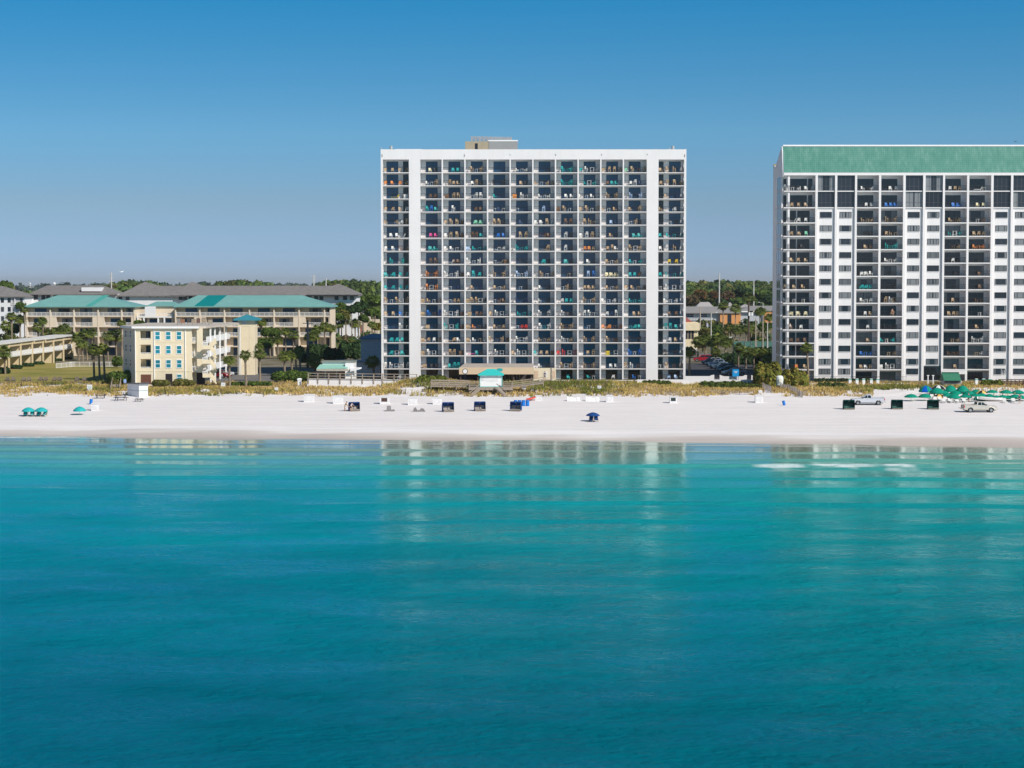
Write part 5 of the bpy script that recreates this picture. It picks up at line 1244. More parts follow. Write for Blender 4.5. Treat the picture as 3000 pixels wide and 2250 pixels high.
PALMS = '''671,1056,19,1127,0,palm in front of the open stair of the cream building
718.5,1040,19,1127,0,slim palm standing before the lift tower
760,1038,20,1118,0,palm just right of the lift tower foot
760,1014,13,1098,0,smaller palm behind the palm right of the lift tower
832.5,1043,21,1102,0,leftmost palm of the sunlit group of four beside the driveway
854,1040,19,1099,0,second palm of the sunlit group of four beside the driveway
866,1036,20,1097,0,third palm of the sunlit group of four beside the driveway
876,1025,18,1085,-3,rightmost and tallest palm of the group beside the driveway
921,1059,27,1099,0,bushy palm left of the pool house awning
1091,1060,23,1108,-6,lone palm against the foot of the white tower
993,945,21,1028,0,tall palm left of the arched shop
1013,938,18,1020,0,tall palm in front of the arched parapet
1040,948,19,1012,0,palm in front of the brick porch
968,962,18,1030,0,palm between shaded palms and the arched shop
930,965,19,1038,0,shaded palm beside the dark pole
951,956,18,1036,0,second shaded palm right of the dark pole
859,982,20,1042,0,palm before the long teal-roofed block at its right half
836,971,17,1040,0,palm left of another before the long teal-roofed block
813,995,18,1045,0,half shaded palm at the driveway bend
790,1000,19,1048,0,half shaded palm behind the driveway
770,1003,18,1050,0,shaded palm behind the lift tower palms
765,945,17,1030,0,palm rising behind the teal lift tower roof
902,988,15,1036,0,small palm in shade before the dark pole
918,985,20,1040,0,dark palm left of the shaded pole
1089,950,14,1015,0,small palm left of the white tower at mid height
33,927,18,1012,0,upper palm at the left edge below the white house
58,936,20,972,0,palm beside the left corner of the teal-roofed block
18,955,20,1010,0,palm at the left edge before the white house
28,988,23,1030,0,palm low at the left edge behind the terrace roof
12,1032,24,1096,0,palm at the left edge growing on the lawn
111,958,20,1020,0,palm before the first bays of the teal-roofed block
137,982,24,1026,0,bushy palm above the terrace roofs
125,940,15,1020,0,tall thin palm before the teal-roofed block
162,976,21,1028,0,palm right of the bushy palm above the terrace
187,964,21,1028,0,palm before the middle bays of the teal-roofed block
210,985,19,1040,0,palm at the right end of the terrace roofs
228,988,22,1056,0,tall palm right of the terrace end
240,1008,20,1058,0,lower palm right of the terrace end
253,978,21,1056,0,palm left of the white balcony stack
268,975,18,1054,0,palm beside the white balcony stack
273,1022,20,1114,0,left palm of the trio on the dune edge lawn
289,1028,19,1114,0,middle palm of the trio on the dune edge lawn
302,1020,21,1114,-2,right palm of the trio on the dune edge lawn
314,984,18,1056,0,palm left of the thick pale trunk beside the cream building
339,983,23,1051,0,palm with thick pale trunk left of the cream building
71,908,13,972,0,small palm between the white house and teal roof
356,948,14,1030,0,palm tuft above the roof of the cream building
2021,1030,20,1101,0,lone palm at the right foot of the white tower
2046,1000,21,1046,0,palm above the red car
2068,996,21,1044,0,palm just right of the palm above the red car
2087,1002,22,1048,0,broad palm in the middle of the car park group
2104,992,24,1050,0,bushiest palm of the car park group
2126,1004,20,1052,0,palm at the right of the car park group
2119,896,18,985,0,tall palm before the orange brick wall
2155,904,17,985,0,tall palm right of the orange brick wall
2155,966,19,1010,0,palm with orange trunk behind the car park
2137,958,17,1008,0,palm left of the orange-trunked palm
2170,964,18,1012,0,palm right of the orange-trunked palm
2187,963,18,1016,0,palm before the green court screen
2202,955,17,1012,0,palm by the dark utility pole
2240,961,18,1016,0,palm close to the right tower at mid height
2227,913,19,990,0,bushy palm below the curved street lamps
2195,874,21,960,0,highest palm crown against the hill
2254,930,16,990,0,palm partly behind the right tower
2164,1020,19,1078,0,first shaded palm in the row behind the parked cars
2186,1029,19,1080,0,second shaded palm in the row behind the parked cars
2209,1030,19,1082,0,third shaded palm in the row behind the parked cars
2232,1034,20,1084,0,fourth shaded palm in the row behind the parked cars
2250,1046,17,1088,0,shaded palm with dead fronds against the right tower
2097,1030,17,1070,0,dark slim palm standing among the parked cars
2329.5,1022,19,1100,-10,left palm of the trio before the right tower
2342,1017,18,1104,-6,middle palm of the trio before the right tower
2364,1019.5,19,1119,-7,right palm of the trio before the right tower
2307,1073,13,1108,2,small palm below the trio before the right tower'''.split('\n')
for i, l in enumerate(PALMS):
    a = l.split(','); palm(float(a[0]), float(a[1]), float(a[2]), float(a[3]), a[5], lean=-float(a[4]), tw=.36 if float(a[2]) < 18 else .44)

# ------------------------------------------------------------------ shrubs, hedges, trees
def leaf_cloud(rn, centres, n, size, cols, sq=.75):
    """small leaf-clump quads spread through the outer half of several overlapping blobs"""
    V = []; C = []
    per = max(1, n // len(centres))
    for (cx, cy, cz, rx, ry, rz) in centres:
        k = per
        d = rn.normal(size=(k, 3)); d /= np.linalg.norm(d, axis=1)[:, None]; d[:, 2] = np.abs(d[:, 2]) * np.where(rn.random(k) < .8, 1, -.55)
        rad = .62 + .43 * rn.random(k) ** .7
        p = d * rad[:, None] * np.array([rx, ry, rz]) + np.array([cx, cy, cz])
        nrm = d + rn.normal(size=(k, 3)) * .55; nrm /= np.linalg.norm(nrm, axis=1)[:, None]
        a = np.cross(nrm, rn.normal(size=(k, 3))); a /= np.linalg.norm(a, axis=1)[:, None]; b_ = np.cross(nrm, a)
        s = (size * (.6 + .8 * rn.random(k)))[:, None]
        V.append(np.stack([p - a * s - b_ * s * sq, p + a * s * .8 - b_ * s * .5, p + a * s + b_ * s * sq, p - a * s * .7 + b_ * s * .9], 1).reshape(-1, 3))
        ci = rn.integers(0, len(cols), k); sh = (.7 + .6 * rn.random(k))[:, None]
        C.append(np.array(cols)[ci] * sh)
    V = np.concatenate(V); C = np.concatenate(C); return V, np.arange(len(V)).reshape(-1, 4), C
bushm = attr_mat('bush_leaf', .75, .15, 1.5, .15, .12)
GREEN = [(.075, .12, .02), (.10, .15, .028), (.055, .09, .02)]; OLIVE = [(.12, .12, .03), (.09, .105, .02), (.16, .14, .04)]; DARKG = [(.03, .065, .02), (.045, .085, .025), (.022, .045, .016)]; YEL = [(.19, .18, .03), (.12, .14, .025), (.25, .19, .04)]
def bush(px0, px1, pt, pb, label, cols, Y=None, name='shrub', cat='shrub', dens=1.0, size=.16, z=None, depth=None):
    Y = Y or onz(px0, pb, G).y
    x0, x1 = X(px0, Y), X(px1, Y); zb = Z(pb, Y) if z is None else z; h = Z(pt, Y) - zb; w = x1 - x0
    n = max(2, int(w / max(.8, h))); cs = []
    for i in range(n + 1):
        t = (i + .5) / (n + 1); cs.append((x0 + w * t, Y + random.uniform(-.1, .4) * (depth or 1), zb + h * .35, w / n * .62, (depth or max(.7, h * .6)), h * random.uniform(.52, .68)))
    v, f, c = leaf_cloud(rng, cs, int((500 + w * h * 260) * dens), size, cols)
    o = thing(name, label, cat, ((x0 + x1) / 2, Y, zb)); v = v - np.array([(x0 + x1) / 2, Y, zb])
    np_mesh('foliage', v, f, bushm, c, o)
    MB().cyl(((x0 + x1) / 2, Y, zb - .2), ((x0 + x1) / 2, Y, zb + h * .5), .07, .04, n=6).build('stem', trunkm, o)
    return o
bush(318, 382, 1085, 1122, 'large bright green bush left of the cream building', GREEN, 398)
bush(322, 345, 1112, 1132, 'olive shrub below the bright green bush', OLIVE, 394)
bush(448, 489, 1113, 1130, 'rounded clipped shrub under the cream building windows', OLIVE, 393.5)
bush(508, 547, 1111, 1130, 'larger rounded shrub right of the dark doorway', OLIVE, 393.5)
bush(546, 566, 1114, 1128, 'low shrub at the recess of the cream building', OLIVE, 393.6)
bush(676, 715, 1119, 1130, 'low green shrub before the lift tower palm', GREEN, 394)
bush(725, 792, 1117, 1130, 'long low green shrub along the driveway', GREEN, 394)
bush(806, 905, 1085, 1118, 'green hedge sloping up beside the driveway palms', GREEN, 404, 'hedge', 'hedge')
bush(2388, 2520, 1109, 1118, 'dark clipped hedge along the right tower foot', DARKG, 403.5, 'hedge', 'hedge', 1.3)
bush(2530, 2560, 1109, 1118, 'short dark hedge beside the parasol doors', DARKG, 403.5, 'hedge', 'hedge', 1.3)
bush(2395, 2470, 1118, 1128, 'low brownish shrubs in front of the dark hedge', [(.16, .12, .05), (.10, .11, .03)], 400.5)
bush(1228, 1300, 1100, 1128, 'bright green dune bush below the left blank column', [(.12, .15, .02), (.09, .12, .02), (.15, .16, .03)], 389, size=.2)
bush(1885, 1965, 1115, 1130, 'green dune bush against the white boundary wall', [(.09, .12, .02), (.07, .10, .02)], 393, size=.2)
bush(2055, 2180, 1117, 1140, 'long green dune scrub below the boundary wall', [(.08, .11, .02), (.06, .09, .02)], 391, size=.2)
bush(2180, 2226, 1124, 1142, 'right end of the green dune scrub beside the path', [(.08, .11, .02), (.10, .11, .03)], 390, size=.2)
bush(2885, 2935, 1112, 1132, 'green dune bush before the right edge boardwalk', [(.13, .15, .02), (.10, .12, .02)], 393, size=.2)
bush(2400, 2480, 1122, 1136, 'dark green dune scrub before the pool wall', [(.07, .10, .02), (.05, .08, .02)], 394, size=.2)
bush(2220, 2283, 1060, 1135, 'big yellow-green palmetto bush by the beach path', YEL, 397, 'palmetto', 'shrub', .8, .28)
bush(2262, 2300, 1095, 1140, 'smaller yellow palmetto behind the path gate', YEL, 396, 'palmetto', 'shrub', .8, .28)
bush(2297, 2361, 1080, 1143, 'broad spiky palmetto bush before the right tower', YEL, 396, 'palmetto', 'shrub', .9, .3)
bush(770, 815, 960, 985, 'green shrubs on the slope behind the lift tower', GREEN, 500, size=.3); bush(745, 790, 995, 1020, 'green shrubs beside the garage ramp', GREEN, 470, size=.25)
bush(395, 418, 940, 953, 'palm-like shrub on the link behind the flat roof', GREEN, 545, size=.3)
bush(330, 352, 1045, 1072, 'rounded green bush left of the cream building corner', GREEN, 470, size=.25)
for i, (a, c, t, b_) in enumerate(((30, 57, 1069, 1081), (64, 92, 1064, 1074), (97, 122, 1059, 1068), (128, 154, 1055, 1063), (158, 180, 1050, 1058), (188, 207, 1046, 1053))):
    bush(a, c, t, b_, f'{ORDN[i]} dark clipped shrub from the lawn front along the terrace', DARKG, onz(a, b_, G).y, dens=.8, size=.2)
bush(-20, 20, 1075, 1098, 'dark bushes under the left edge palm', DARKG, 440)
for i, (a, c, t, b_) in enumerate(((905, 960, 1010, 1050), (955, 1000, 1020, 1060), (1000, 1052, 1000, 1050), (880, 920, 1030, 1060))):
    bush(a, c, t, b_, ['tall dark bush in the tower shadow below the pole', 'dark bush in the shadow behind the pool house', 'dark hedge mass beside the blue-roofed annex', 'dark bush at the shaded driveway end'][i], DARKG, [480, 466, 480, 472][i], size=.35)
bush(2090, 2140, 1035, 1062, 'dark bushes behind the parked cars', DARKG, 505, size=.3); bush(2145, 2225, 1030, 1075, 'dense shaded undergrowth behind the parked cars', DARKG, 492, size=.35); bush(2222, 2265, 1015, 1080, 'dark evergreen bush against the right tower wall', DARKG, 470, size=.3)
def tree(px, pt, pb, rpx, Y, label, cols, n=1500, size=.55):
    x = X(px, Y); z0 = gz(x, Y); zt_ = Z(pt, Y); r = rpx * Y / FPX; h = max(3, zt_ - z0)
    t = thing('broad_tree', label, 'tree', (x, Y, z0), 'broad trees behind the buildings')
    cs = []; rn = random.Random(int(px * 7))
    for i in range(9): a = rn.uniform(0, 6.28); q = rn.uniform(.1, .62) * r; cs.append((q * math.cos(a), q * math.sin(a), h - r * rn.uniform(.45, .95), r * rn.uniform(.42, .62), r * rn.uniform(.42, .62), r * rn.uniform(.4, .55)))
    v, f, c = leaf_cloud(rng, cs, n, size, cols); np_mesh('crown', v, f, bushm, c, t)
    b = MB(); b.cyl((0, 0, -.3), (0, 0, h - r * .9), r * .09, r * .05, n=8)
    for i in range(5): a = i * 1.3; b.cyl((0, 0, h - r * 1.3), (math.cos(a) * r * .5, math.sin(a) * r * .5, h - r * .6), r * .04, r * .015, n=6)
    b.v = [(q[0] + x, q[1] + Y, q[2] + z0) for q in b.v]; b.build('trunk', trunkm, t)
TREES = ((14, 822, 0, 26, 760, 'big rounded dark tree above the left white house', GREEN), (58, 885, 0, 14, 640, 'bushy tree between the white house and teal-roofed block', GREEN), (90, 915, 0, 16, 590, 'dark tree left of the teal-roofed block', DARKG), (40, 950, 0, 20, 560, 'dark shady tree behind the left palms', DARKG),
    (985, 868, 0, 24, 690, 'bright green tree at the end of the shingle row', GREEN), (1022, 862, 0, 26, 700, 'broad green tree right of the shingle row', GREEN), (1062, 858, 0, 26, 710, 'broad green tree nearest the white tower upper left', GREEN), (1098, 866, 0, 26, 700, 'green tree touching the white tower left edge', GREEN), (1000, 888, 0, 22, 650, 'lower green tree in front of the shingle row end', GREEN), (1050, 886, 0, 24, 640, 'lower green tree above the arched shop', DARKG), (1092, 900, 0, 22, 650, 'lower green tree between shop and white tower', GREEN),
    (1104, 948, 0, 14, 640, 'yellow-green tree beside the white tower at shop height', YEL), (1010, 985, 0, 18, 600, 'bare brownish tree among the palms', [(.14, .10, .06), (.10, .08, .05), (.12, .11, .05)]), (1030, 1000, 0, 16, 560, 'olive tree before the brick porch', OLIVE),
    (2022, 862, 0, 26, 960, 'bare brown tree beside the white tower right edge', [(.10, .07, .04), (.13, .09, .04), (.08, .07, .03)]), (2055, 850, 0, 22, 985, 'russet tree behind the motel roof', [(.17, .075, .025), (.11, .08, .03), (.07, .08, .02)]), (2095, 855, 0, 18, 975, 'red-brown tree left of the taller steel pole', [(.16, .065, .03), (.10, .08, .03)]), (2135, 856, 0, 18, 980, 'reddish tree right of the taller steel pole', [(.14, .065, .04), (.09, .075, .04)]), (2175, 838, 0, 26, 1000, 'dark evergreen tree between the steel poles', DARKG), (2225, 850, 0, 24, 990, 'green tree below the shorter steel pole', GREEN), (2258, 866, 0, 20, 960, 'dark tree beside the right tower edge', DARKG),
    (965, 893, 0, 20, 600, 'low green tree under the shingle row eaves', GREEN), (1030, 893, 0, 20, 610, 'low dark tree hiding the shingle row end wall', DARKG), (1012, 910, 0, 20, 590, 'olive tree before the shingle row end wall', OLIVE), (985, 915, 0, 18, 585, 'green tree left of the olive tree by the shingle row', GREEN), (1065, 925, 0, 14, 620, 'small green tree before the arched shop', GREEN),
    (2065, 960, 0, 18, 620, 'olive street tree behind the car park', OLIVE), (2098, 952, 0, 20, 640, 'green street tree before the orange wall', GREEN), (2240, 945, 0, 18, 620, 'green tree behind the court screen', GREEN), (2215, 985, 0, 15, 575, 'dark tree before the court screen', DARKG))
for a in TREES: tree(*a, n=2600 if a[4] > 900 else 1800, size=.75 if a[4] > 900 else .5)

# ------------------------------------------------------------------ far woods: one mass of crowns on the rising ground
def woods(name, label, spots, per, size, cols):
    Vs = []; Fs = []; Cs = []; o = 0
    for (x, y, h, r) in spots:
        z0 = gz(x, y); c = cols[rng.integers(0, len(cols))]; k = .75 + .5 * rng.random()
        cs = [(x + r * rng.uniform(-.45, .45), y + r * rng.uniform(-.45, .45), z0 + h - r * rng.uniform(.35, .9), r * .62, r * .62, r * .55) for _ in range(4)] + [(x, y, z0 + h * .4, r * .7, r * .7, h * .4)]
        v, f, cc = leaf_cloud(rng, cs, per, size, [tuple(q * k for q in c)]); Vs.append(v); Fs.append(f + o); Cs.append(cc); o += len(v)
    return tag(np_mesh(name, np.concatenate(Vs), np.concatenate(Fs), bushm, np.concatenate(Cs)), label, 'woods', kind='stuff')
WC = [tuple(q * 1.5 for q in c) for c in [(.045, .075, .015), (.06, .09, .018), (.035, .06, .016), (.075, .10, .02), (.028, .05, .018), (.05, .08, .02), (.09, .085, .025)]]
sp = []
for (p0, p1, n) in ((930, 1175, 230), (1950, 2330, 330)):
    for i in range(n):
        y = 960 + 760 * rng.random() ** 1.2; px = rng.uniform(p0, p1); sp.append((X(px, y), y, rng.uniform(9, 13.5), rng.uniform(3.5, 6.5)))
for i in range(330):
    y = 1250 + 600 * rng.random(); px = rng.uniform(-120, 1180); sp.append((X(px, y), y, rng.uniform(8, 13) - (9 if 40 < px < 210 else 0) + 2.5 * math.sin(px * .02), rng.uniform(4, 7)))
woods('pine_woods', 'dense green woods rising behind the buildings to the skyline', sp, 110, 1.0, WC)
sp = []
for i in range(420):
    y = 3200 + 3500 * rng.random(); px = rng.uniform(-300, 3300); sp.append((X(px, y), y, rng.uniform(15, 21), rng.uniform(12, 26)))
woods('distant_woods', 'low blue-green line of far woods on the horizon', sp, 40, 4.5, [(.03, .055, .03), (.035, .06, .03)])
# scrub that fills the ground between the streets behind
sp = []
for i in range(260):
    y = 560 + 380 * rng.random(); px = rng.choice([rng.uniform(960, 1130), rng.uniform(1990, 2290), rng.uniform(-60, 90)]); h = rng.uniform(1.5, 5)
    if 1990 < px and 585 < y < 625 or 740 < y < 770 or 870 < y: continue
    if 625 < y < 670 and px < 1060: continue
    sp.append((X(px, y), y, h, rng.uniform(1.5, 3)))
woods('street_scrub', 'low mixed scrub and shrubs between the back streets', sp, 70, .45, WC + [(.12, .11, .03), (.13, .10, .04)])

# ------------------------------------------------------------------ dune grass
def tufts():
    n = 52000
    x = rng.uniform(-125, 125, n); y = 367 + 36 * rng.random(n)
    Vs = []; Cs = []
    for i in range(n):
        a, b_ = float(x[i]), float(y[i])
        px = 1500 + a / b_ * FPX
        t = toe(a) + 2.5 * n2(a, b_, .12, 31)
        if b_ < t or b_ > 401: continue
        if 2238 < px < 2262 and b_ < 398: continue                 # the footpath
        if px > 2560 and px < 2900 and b_ < 386 and n2(a, b_, .09, 41) < .28: continue
        if px > 2700 and b_ < 389: 
            if rng.random() < .85: continue
        if px < 360 and abs(b_ - 396) < 4 and n2(a, b_, .10, 50) > .22: continue
        m = n2(a, b_ * 1.4, .13, 17) + .5 * n2(a, b_, .5, 23)
        edge = sm(t, t + 9, b_)
        if m > -.02 + .42 * edge + (.2 if 1250 < px < 2230 else 0): continue
        if rng.random() > .42 + .6 * edge: continue
        z = gz(a, b_); g = n2(a, b_, .06, 61) + .6 * n2(a, b_, .25, 71)
        h0 = .40 + .30 * rng.random() + .2 * g
        base = np.array([.54, .39, .145]) if g < .04 else np.array([.40, .32, .09]) if g < .36 else np.array([.19, .20, .045])
        if rng.random() < .12: base = np.array([.24, .16, .11])
        for q in range(3):
            az = rng.uniform(0, 6.28); w = .045 + .05 * rng.random(); h = h0 * rng.uniform(.6, 1.2); ln = h * rng.uniform(.15, .7)
            dx, dy = math.cos(az), math.sin(az); ox, oy = rng.uniform(-.2, .2), rng.uniform(-.2, .2)
            bx, by = a + ox, b_ + oy
            Vs += [(bx - dy * w, by + dx * w, z - .08), (bx + dy * w, by - dx * w, z - .08), (bx + dx * ln * .5 + dy * w * .9, by + dy * ln * .5 - dx * w * .9, z + h * .7), (bx + dx * ln, by + dy * ln, z + h)]
            Cs.append(base * rng.uniform(.7, 1.3))
    V = np.array(Vs); return V, np.arange(len(V)).reshape(-1, 4), np.array(Cs)
v, f, c = tufts()
tag(np_mesh('dune_grass', v, f, attr_mat('dune_grass_blade', .85, .12, 1.0, .1, .25), c), 'golden and olive beach grass covering the low dune', 'grass', kind='stuff')
# ------------------------------------------------------------------ things on the sand
def sandpt(px, py):
    """where the ray through a pixel meets the sand"""
    d = ray(px, py); y = 300.0
    for _ in range(60):
        p = at(px, py, y); g = gz(p.x, y)
        y2 = (g - CZ) / d.z * d.y
        if abs(y2 - y) < .01: break
        y = y + .7 * (y2 - y)
    p = at(px, py, y); return Vector((p.x, y, gz(p.x, y)))
CANV = {}
def canvas(name, c): return M(name + '_canvas', c, .75, .06, 3.0, spec=.15)
UP = {}
def umbrella_proto(key, mats):
    t = thing('beach_umbrella', '', 'umbrella', (0, 0, 0)); R_ = 1.0
    prof = [(.02, .42), (.28, .40), (.58, .30), (.85, .14), (1.0, 0), (.99, -.09)]
    b = MB(); n = 8; o = len(b.v)
    for i in range(n):
        a0 = 2 * math.pi * i / n; a1 = 2 * math.pi * (i + 1) / n
        for q in range(len(prof) - 1):
            (r0, z0), (r1, z1) = prof[q], prof[q + 1]
            am = (a0 + a1) / 2; pts = []
            for (r, z, e) in ((r0, z0, 1), (r1, z1, 1)):
                row = [(r * math.cos(a0), r * math.sin(a0), z), (r * .965 * math.cos(am), r * .965 * math.sin(am), z + .015), (r * math.cos(a1), r * math.sin(a1), z)]
                pts.append(row)
            for s in range(2): b.add([pts[0][s], pts[0][s + 1], pts[1][s + 1], pts[1][s]], [(0, 3, 2, 1)], i % 2 if len(mats) > 1 else 0)
    b.build('canopy', mats, t)
    b = MB(); b.cyl((0, 0, -2.0), (0, 0, .42), .022, n=8); b.build('pole', M('umbrella_pole', (.55, .50, .42), .5), t)
    b = MB(); b.lathe([(0, .52), (.03, .49), (.035, .44), (0, .42)], 8); b.build('finial', mats[0], t)
    b = MB()
    for i in range(8): a = 2 * math.pi * i / 8; b.bar((.03 * math.cos(a), .03 * math.sin(a), .36), (.95 * math.cos(a), .95 * math.sin(a), .0), .015)
    b.build('ribs', M('rib_metal', (.4, .4, .4), .4, metal=.5), t)
    UP[key] = t
umbrella_proto('teal', [canvas('teal', (.02, .46, .44))]); umbrella_proto('navy', [canvas('navy', (.012, .055, .20))]); umbrella_proto('green', [canvas('green', (.0, .23, .15))])
umbrella_proto('blue', [canvas('green', (.0, .23, .15)), canvas('royal_blue', (.0, .09, .50))]); umbrella_proto('white', [canvas('black', (.02, .02, .02)), canvas('white', (.75, .73, .70))]); umbrella_proto('yellow', [canvas('black', (.02, .02, .02)), canvas('amber', (.75, .48, .14))])
def umbrella(key, cx, ytop, ybot, wpx, ybase, label, group, rot=None, Y=None):
    p = sandpt(cx, ybase) if Y is None else Vector((X(cx, Y), Y, gz(X(cx, Y), Y)))
    r = wpx / 2 * p.y / FPX * (1.25 if Y else 1.0); z = Z(ybot, p.y) + .02
    o = place(UP[key], (p.x, p.y, z), random.uniform(0, .8) if rot is None else rot, label, group)
    o.scale = (r, r, (Z(ytop, p.y) - z) / .5)
    for ch in o.children:
        if ch.name.startswith('pole'): ch.scale = (1 / r, 1 / r, (z - p.z + .3) / 2.0 / o.scale.z); ch.scale.z = max(.3, ch.scale.z)
    return o
# low folding beach chair: seat, back and wooden frame
def beach_chair(cname, col):
    t = thing('beach_chair', '', 'beach chair', (0, 0, 0)); fab = canvas(cname, col); fr = M('chair_wood', (.42, .30, .20), .7)
    MB().hexa([(-.27, -.5, .30), (.27, -.5, .30), (.27, .2, .22), (-.27, .2, .22), (-.27, -.5, .33), (.27, -.5, .33), (.27, .2, .25), (-.27, .2, .25)]).build('seat', fab, t)
    MB().hexa([(-.27, .2, .23), (.27, .2, .23), (.27, .24, .23), (-.27, .24, .23), (-.27, .62, 1.02), (.27, .62, 1.02), (.27, .66, 1.02), (-.27, .66, 1.02)]).build('backrest', fab, t)
    b = MB()
    for x in (-.3, .3):
        b.bar((x, -.52, .02), (x, .45, .52), .04); b.bar((x, .5, .02), (x, -.3, .40), .04); b.bar((x, .2, .2), (x, .66, 1.06), .04); b.bar((x, -.35, .5), (x, .42, .52), .06, .03)
    b.build('frame', fr, t); return t
chT = beach_chair('teal', (.02, .46, .44)); chN = beach_chair('navy', (.012, .055, .20))
UG = 'teal umbrellas on the left beach'
umbrella('teal', 83.5, 1192, 1204, 39, 1219, 'left of the paired teal beach umbrellas on the left sand', UG); umbrella('teal', 121, 1192, 1204, 39, 1219, 'right of the paired teal beach umbrellas on the left sand', UG); umbrella('teal', 233.5, 1189.5, 1203, 38, 1215, 'teal beach umbrella standing alone with nobody beneath', UG)
for i, px in enumerate((74.6, 94.4, 113, 130.5)):
    p = sandpt(px, 1220); place(chT, p, random.uniform(-.2, .2), f'{ORDN[i]} teal chair from the left under the paired teal umbrellas', 'teal beach chairs', 1.1)
umbrella('navy', 1737, 1207, 1217, 41, 1234.5, 'navy beach umbrella over two chairs alone near the water', None)
for i, px in enumerate((1731.5, 1746.5)):
    p = sandpt(px, 1236); place(chN, p, random.uniform(-.2, .2), f'{["left", "right"][i]} navy chair under the navy umbrella', 'navy beach chairs', 1.1)
# green umbrella cluster
GU = 'parasols clustered on the right beach'
BACK = [(2715.6, 1127, 1146, 34, 'blue'), (2753.6, 1126, 1139, 33, 'white'), (2788, 1126, 1146, 33, 'green'), (2824, 1127, 1146, 32, 'green'), (2863, 1140, 1150, 26, 'green'), (2881, 1142, 1154, 30, 'yellow'), (2911, 1141, 1151, 31, 'green'), (2951, 1141, 1151, 32, 'green'), (2986, 1141, 1151, 32, 'green')]
MIDL = [(2749, 1134, 1150, 36, 'green'), (2768, 1142, 1156, 32, 'green'), (2803, 1143, 1155, 32, 'green'), (2842, 1143, 1157, 32, 'green'), (2735, 1152, 1159, 26, 'green')]
FRONT = [(2673, 1153, 1163, 33, 'green'), (2713, 1152, 1163, 32, 'green'), (2755, 1153, 1164, 33, 'yellow'), (2778, 1151, 1161, 30, 'green'), (2799, 1153, 1165, 31, 'green'), (2833, 1154, 1163, 30, 'green'), (2862, 1152, 1160, 28, 'green'), (2880, 1149, 1168, 36, 'green'), (2903, 1153, 1162, 28, 'green'), (2924, 1157, 1168, 32, 'green'), (2942, 1156, 1165, 28, 'green'), (2958, 1157, 1167, 33, 'green'), (2978, 1154, 1163, 28, 'green'), (2994, 1156, 1167, 32, 'green')]
KN = {'blue': 'green and blue panelled', 'white': 'black and white panelled', 'green': 'plain green', 'yellow': 'black and amber panelled'}
for rowname, row, Yr in (('back row', BACK, 377), ('middle row', MIDL, 370), ('front row', FRONT, 362)):
    for i, (cx, yt, yb, w, k) in enumerate(row):
        gi = sum(1 for q in row[:i + 1] if q[4] == k)
        lab = f'{KN[k]} parasol, {rowname} of the right beach cluster' if k != 'green' else f'{ORDN[gi - 1]} plain green parasol from the left, {rowname} of the right beach cluster'
        umbrella(k, cx, yt, yb, w, 0, lab, GU, Y=Yr + random.uniform(-2.5, 2.5))
# white loungers in rows beneath them
def lounger():
    t = thing('sun_lounger', '', 'sun lounger', (0, 0, 0)); pl = M('lounger_white', (.74, .72, .69), .6)
    b = MB()
    for i in range(9): b.box(-.32, .32, -1.0 + .14 * i, -1.0 + .14 * i + .1, .3, .34)
    b.build('seat', pl, t)
    b = MB()
    for i in range(5): y = .28 + .13 * i; z = .34 + .09 * i; b.hexa([(-.32, y, z), (.32, y, z), (.32, y + .1, z + .07), (-.32, y + .1, z + .07), (-.32, y, z + .04), (.32, y, z + .04), (.32, y + .1, z + .11), (-.32, y + .1, z + .11)])
    b.build('backrest', pl, t)
    b = MB()
    for x in (-.34, .34): b.box(x - .02, x + .02, -1.02, .9, .26, .3)
    b.build('frame', pl, t)
    for x in (-.34, .34):
        for y in (-.9, .5): MB().box(x - .03, x + .03, y, y + .06, 0, .26).build('leg', pl, t)
    return t
lgp = lounger(); k = 0
for row, (yy, pxs) in enumerate(((361, (2744, 2760, 2776, 2792, 2808, 2824, 2840)), (366, (2735, 2752, 2769, 2786, 2803, 2820, 2868)), (358, (2770, 2790, 2810, 2830, 2948, 2975)))):
    for i, px in enumerate(pxs):
        x = X(px, yy); place(lgp, (x, yy, gz(x, yy)), random.uniform(-.15, .15), f'{ORDN[i]} white slatted lounger from the left, {["middle", "back", "front"][row]} row under the parasols', 'white loungers under the parasols')
# beach boxes
boxw = M('beach_box_white', (.72, .70, .70), .7, .05, 2.0, spec=.2, streak=.06)
def beach_box(px0, px1, pt, pb, label, open_=None, name='storage_bin'):
    p = sandpt((px0 + px1) / 2, pb); s = p.y / FPX; w = (px1 - px0) * s; h = (pb - pt) * s; d = w * .75
    t = thing(name, label, 'storage bin', p, 'white storage bins along the dune foot'); x, y, z = p
    MB().box(x - w / 2, x + w / 2, y, y + d, z - .1, z + h * .84).build('body', boxw, t)
    MB().hexa([(x - w / 2 - .05, y - .06, z + h * .84 + .003), (x + w / 2 + .05, y - .06, z + h * .84 + .003), (x + w / 2 + .05, y + d, z + h * .84 + .003), (x - w / 2 - .05, y + d, z + h * .84 + .003), (x - w / 2 - .05, y - .06, z + h * .9), (x + w / 2 + .05, y - .06, z + h * .9), (x + w / 2 + .05, y + d, z + h), (x - w / 2 - .05, y + d, z + h)]).build('lid', boxw, t)
    if open_: MB().box(x - w * .34, x + w * .30, y - .035, y - .003, z + h * .32, z + h * .78).build('hatch', M('hatch_' + open_, {'dark': (.015, .03, .025), 'brown': (.07, .03, .02)}[open_], .5), t)
    else: MB().box(x - w * .36, x + w * .36, y - .03, y - .003, z + h * .2, z + h * .66).build('door_panel', M('bin_panel', (.68, .66, .66), .7), t)
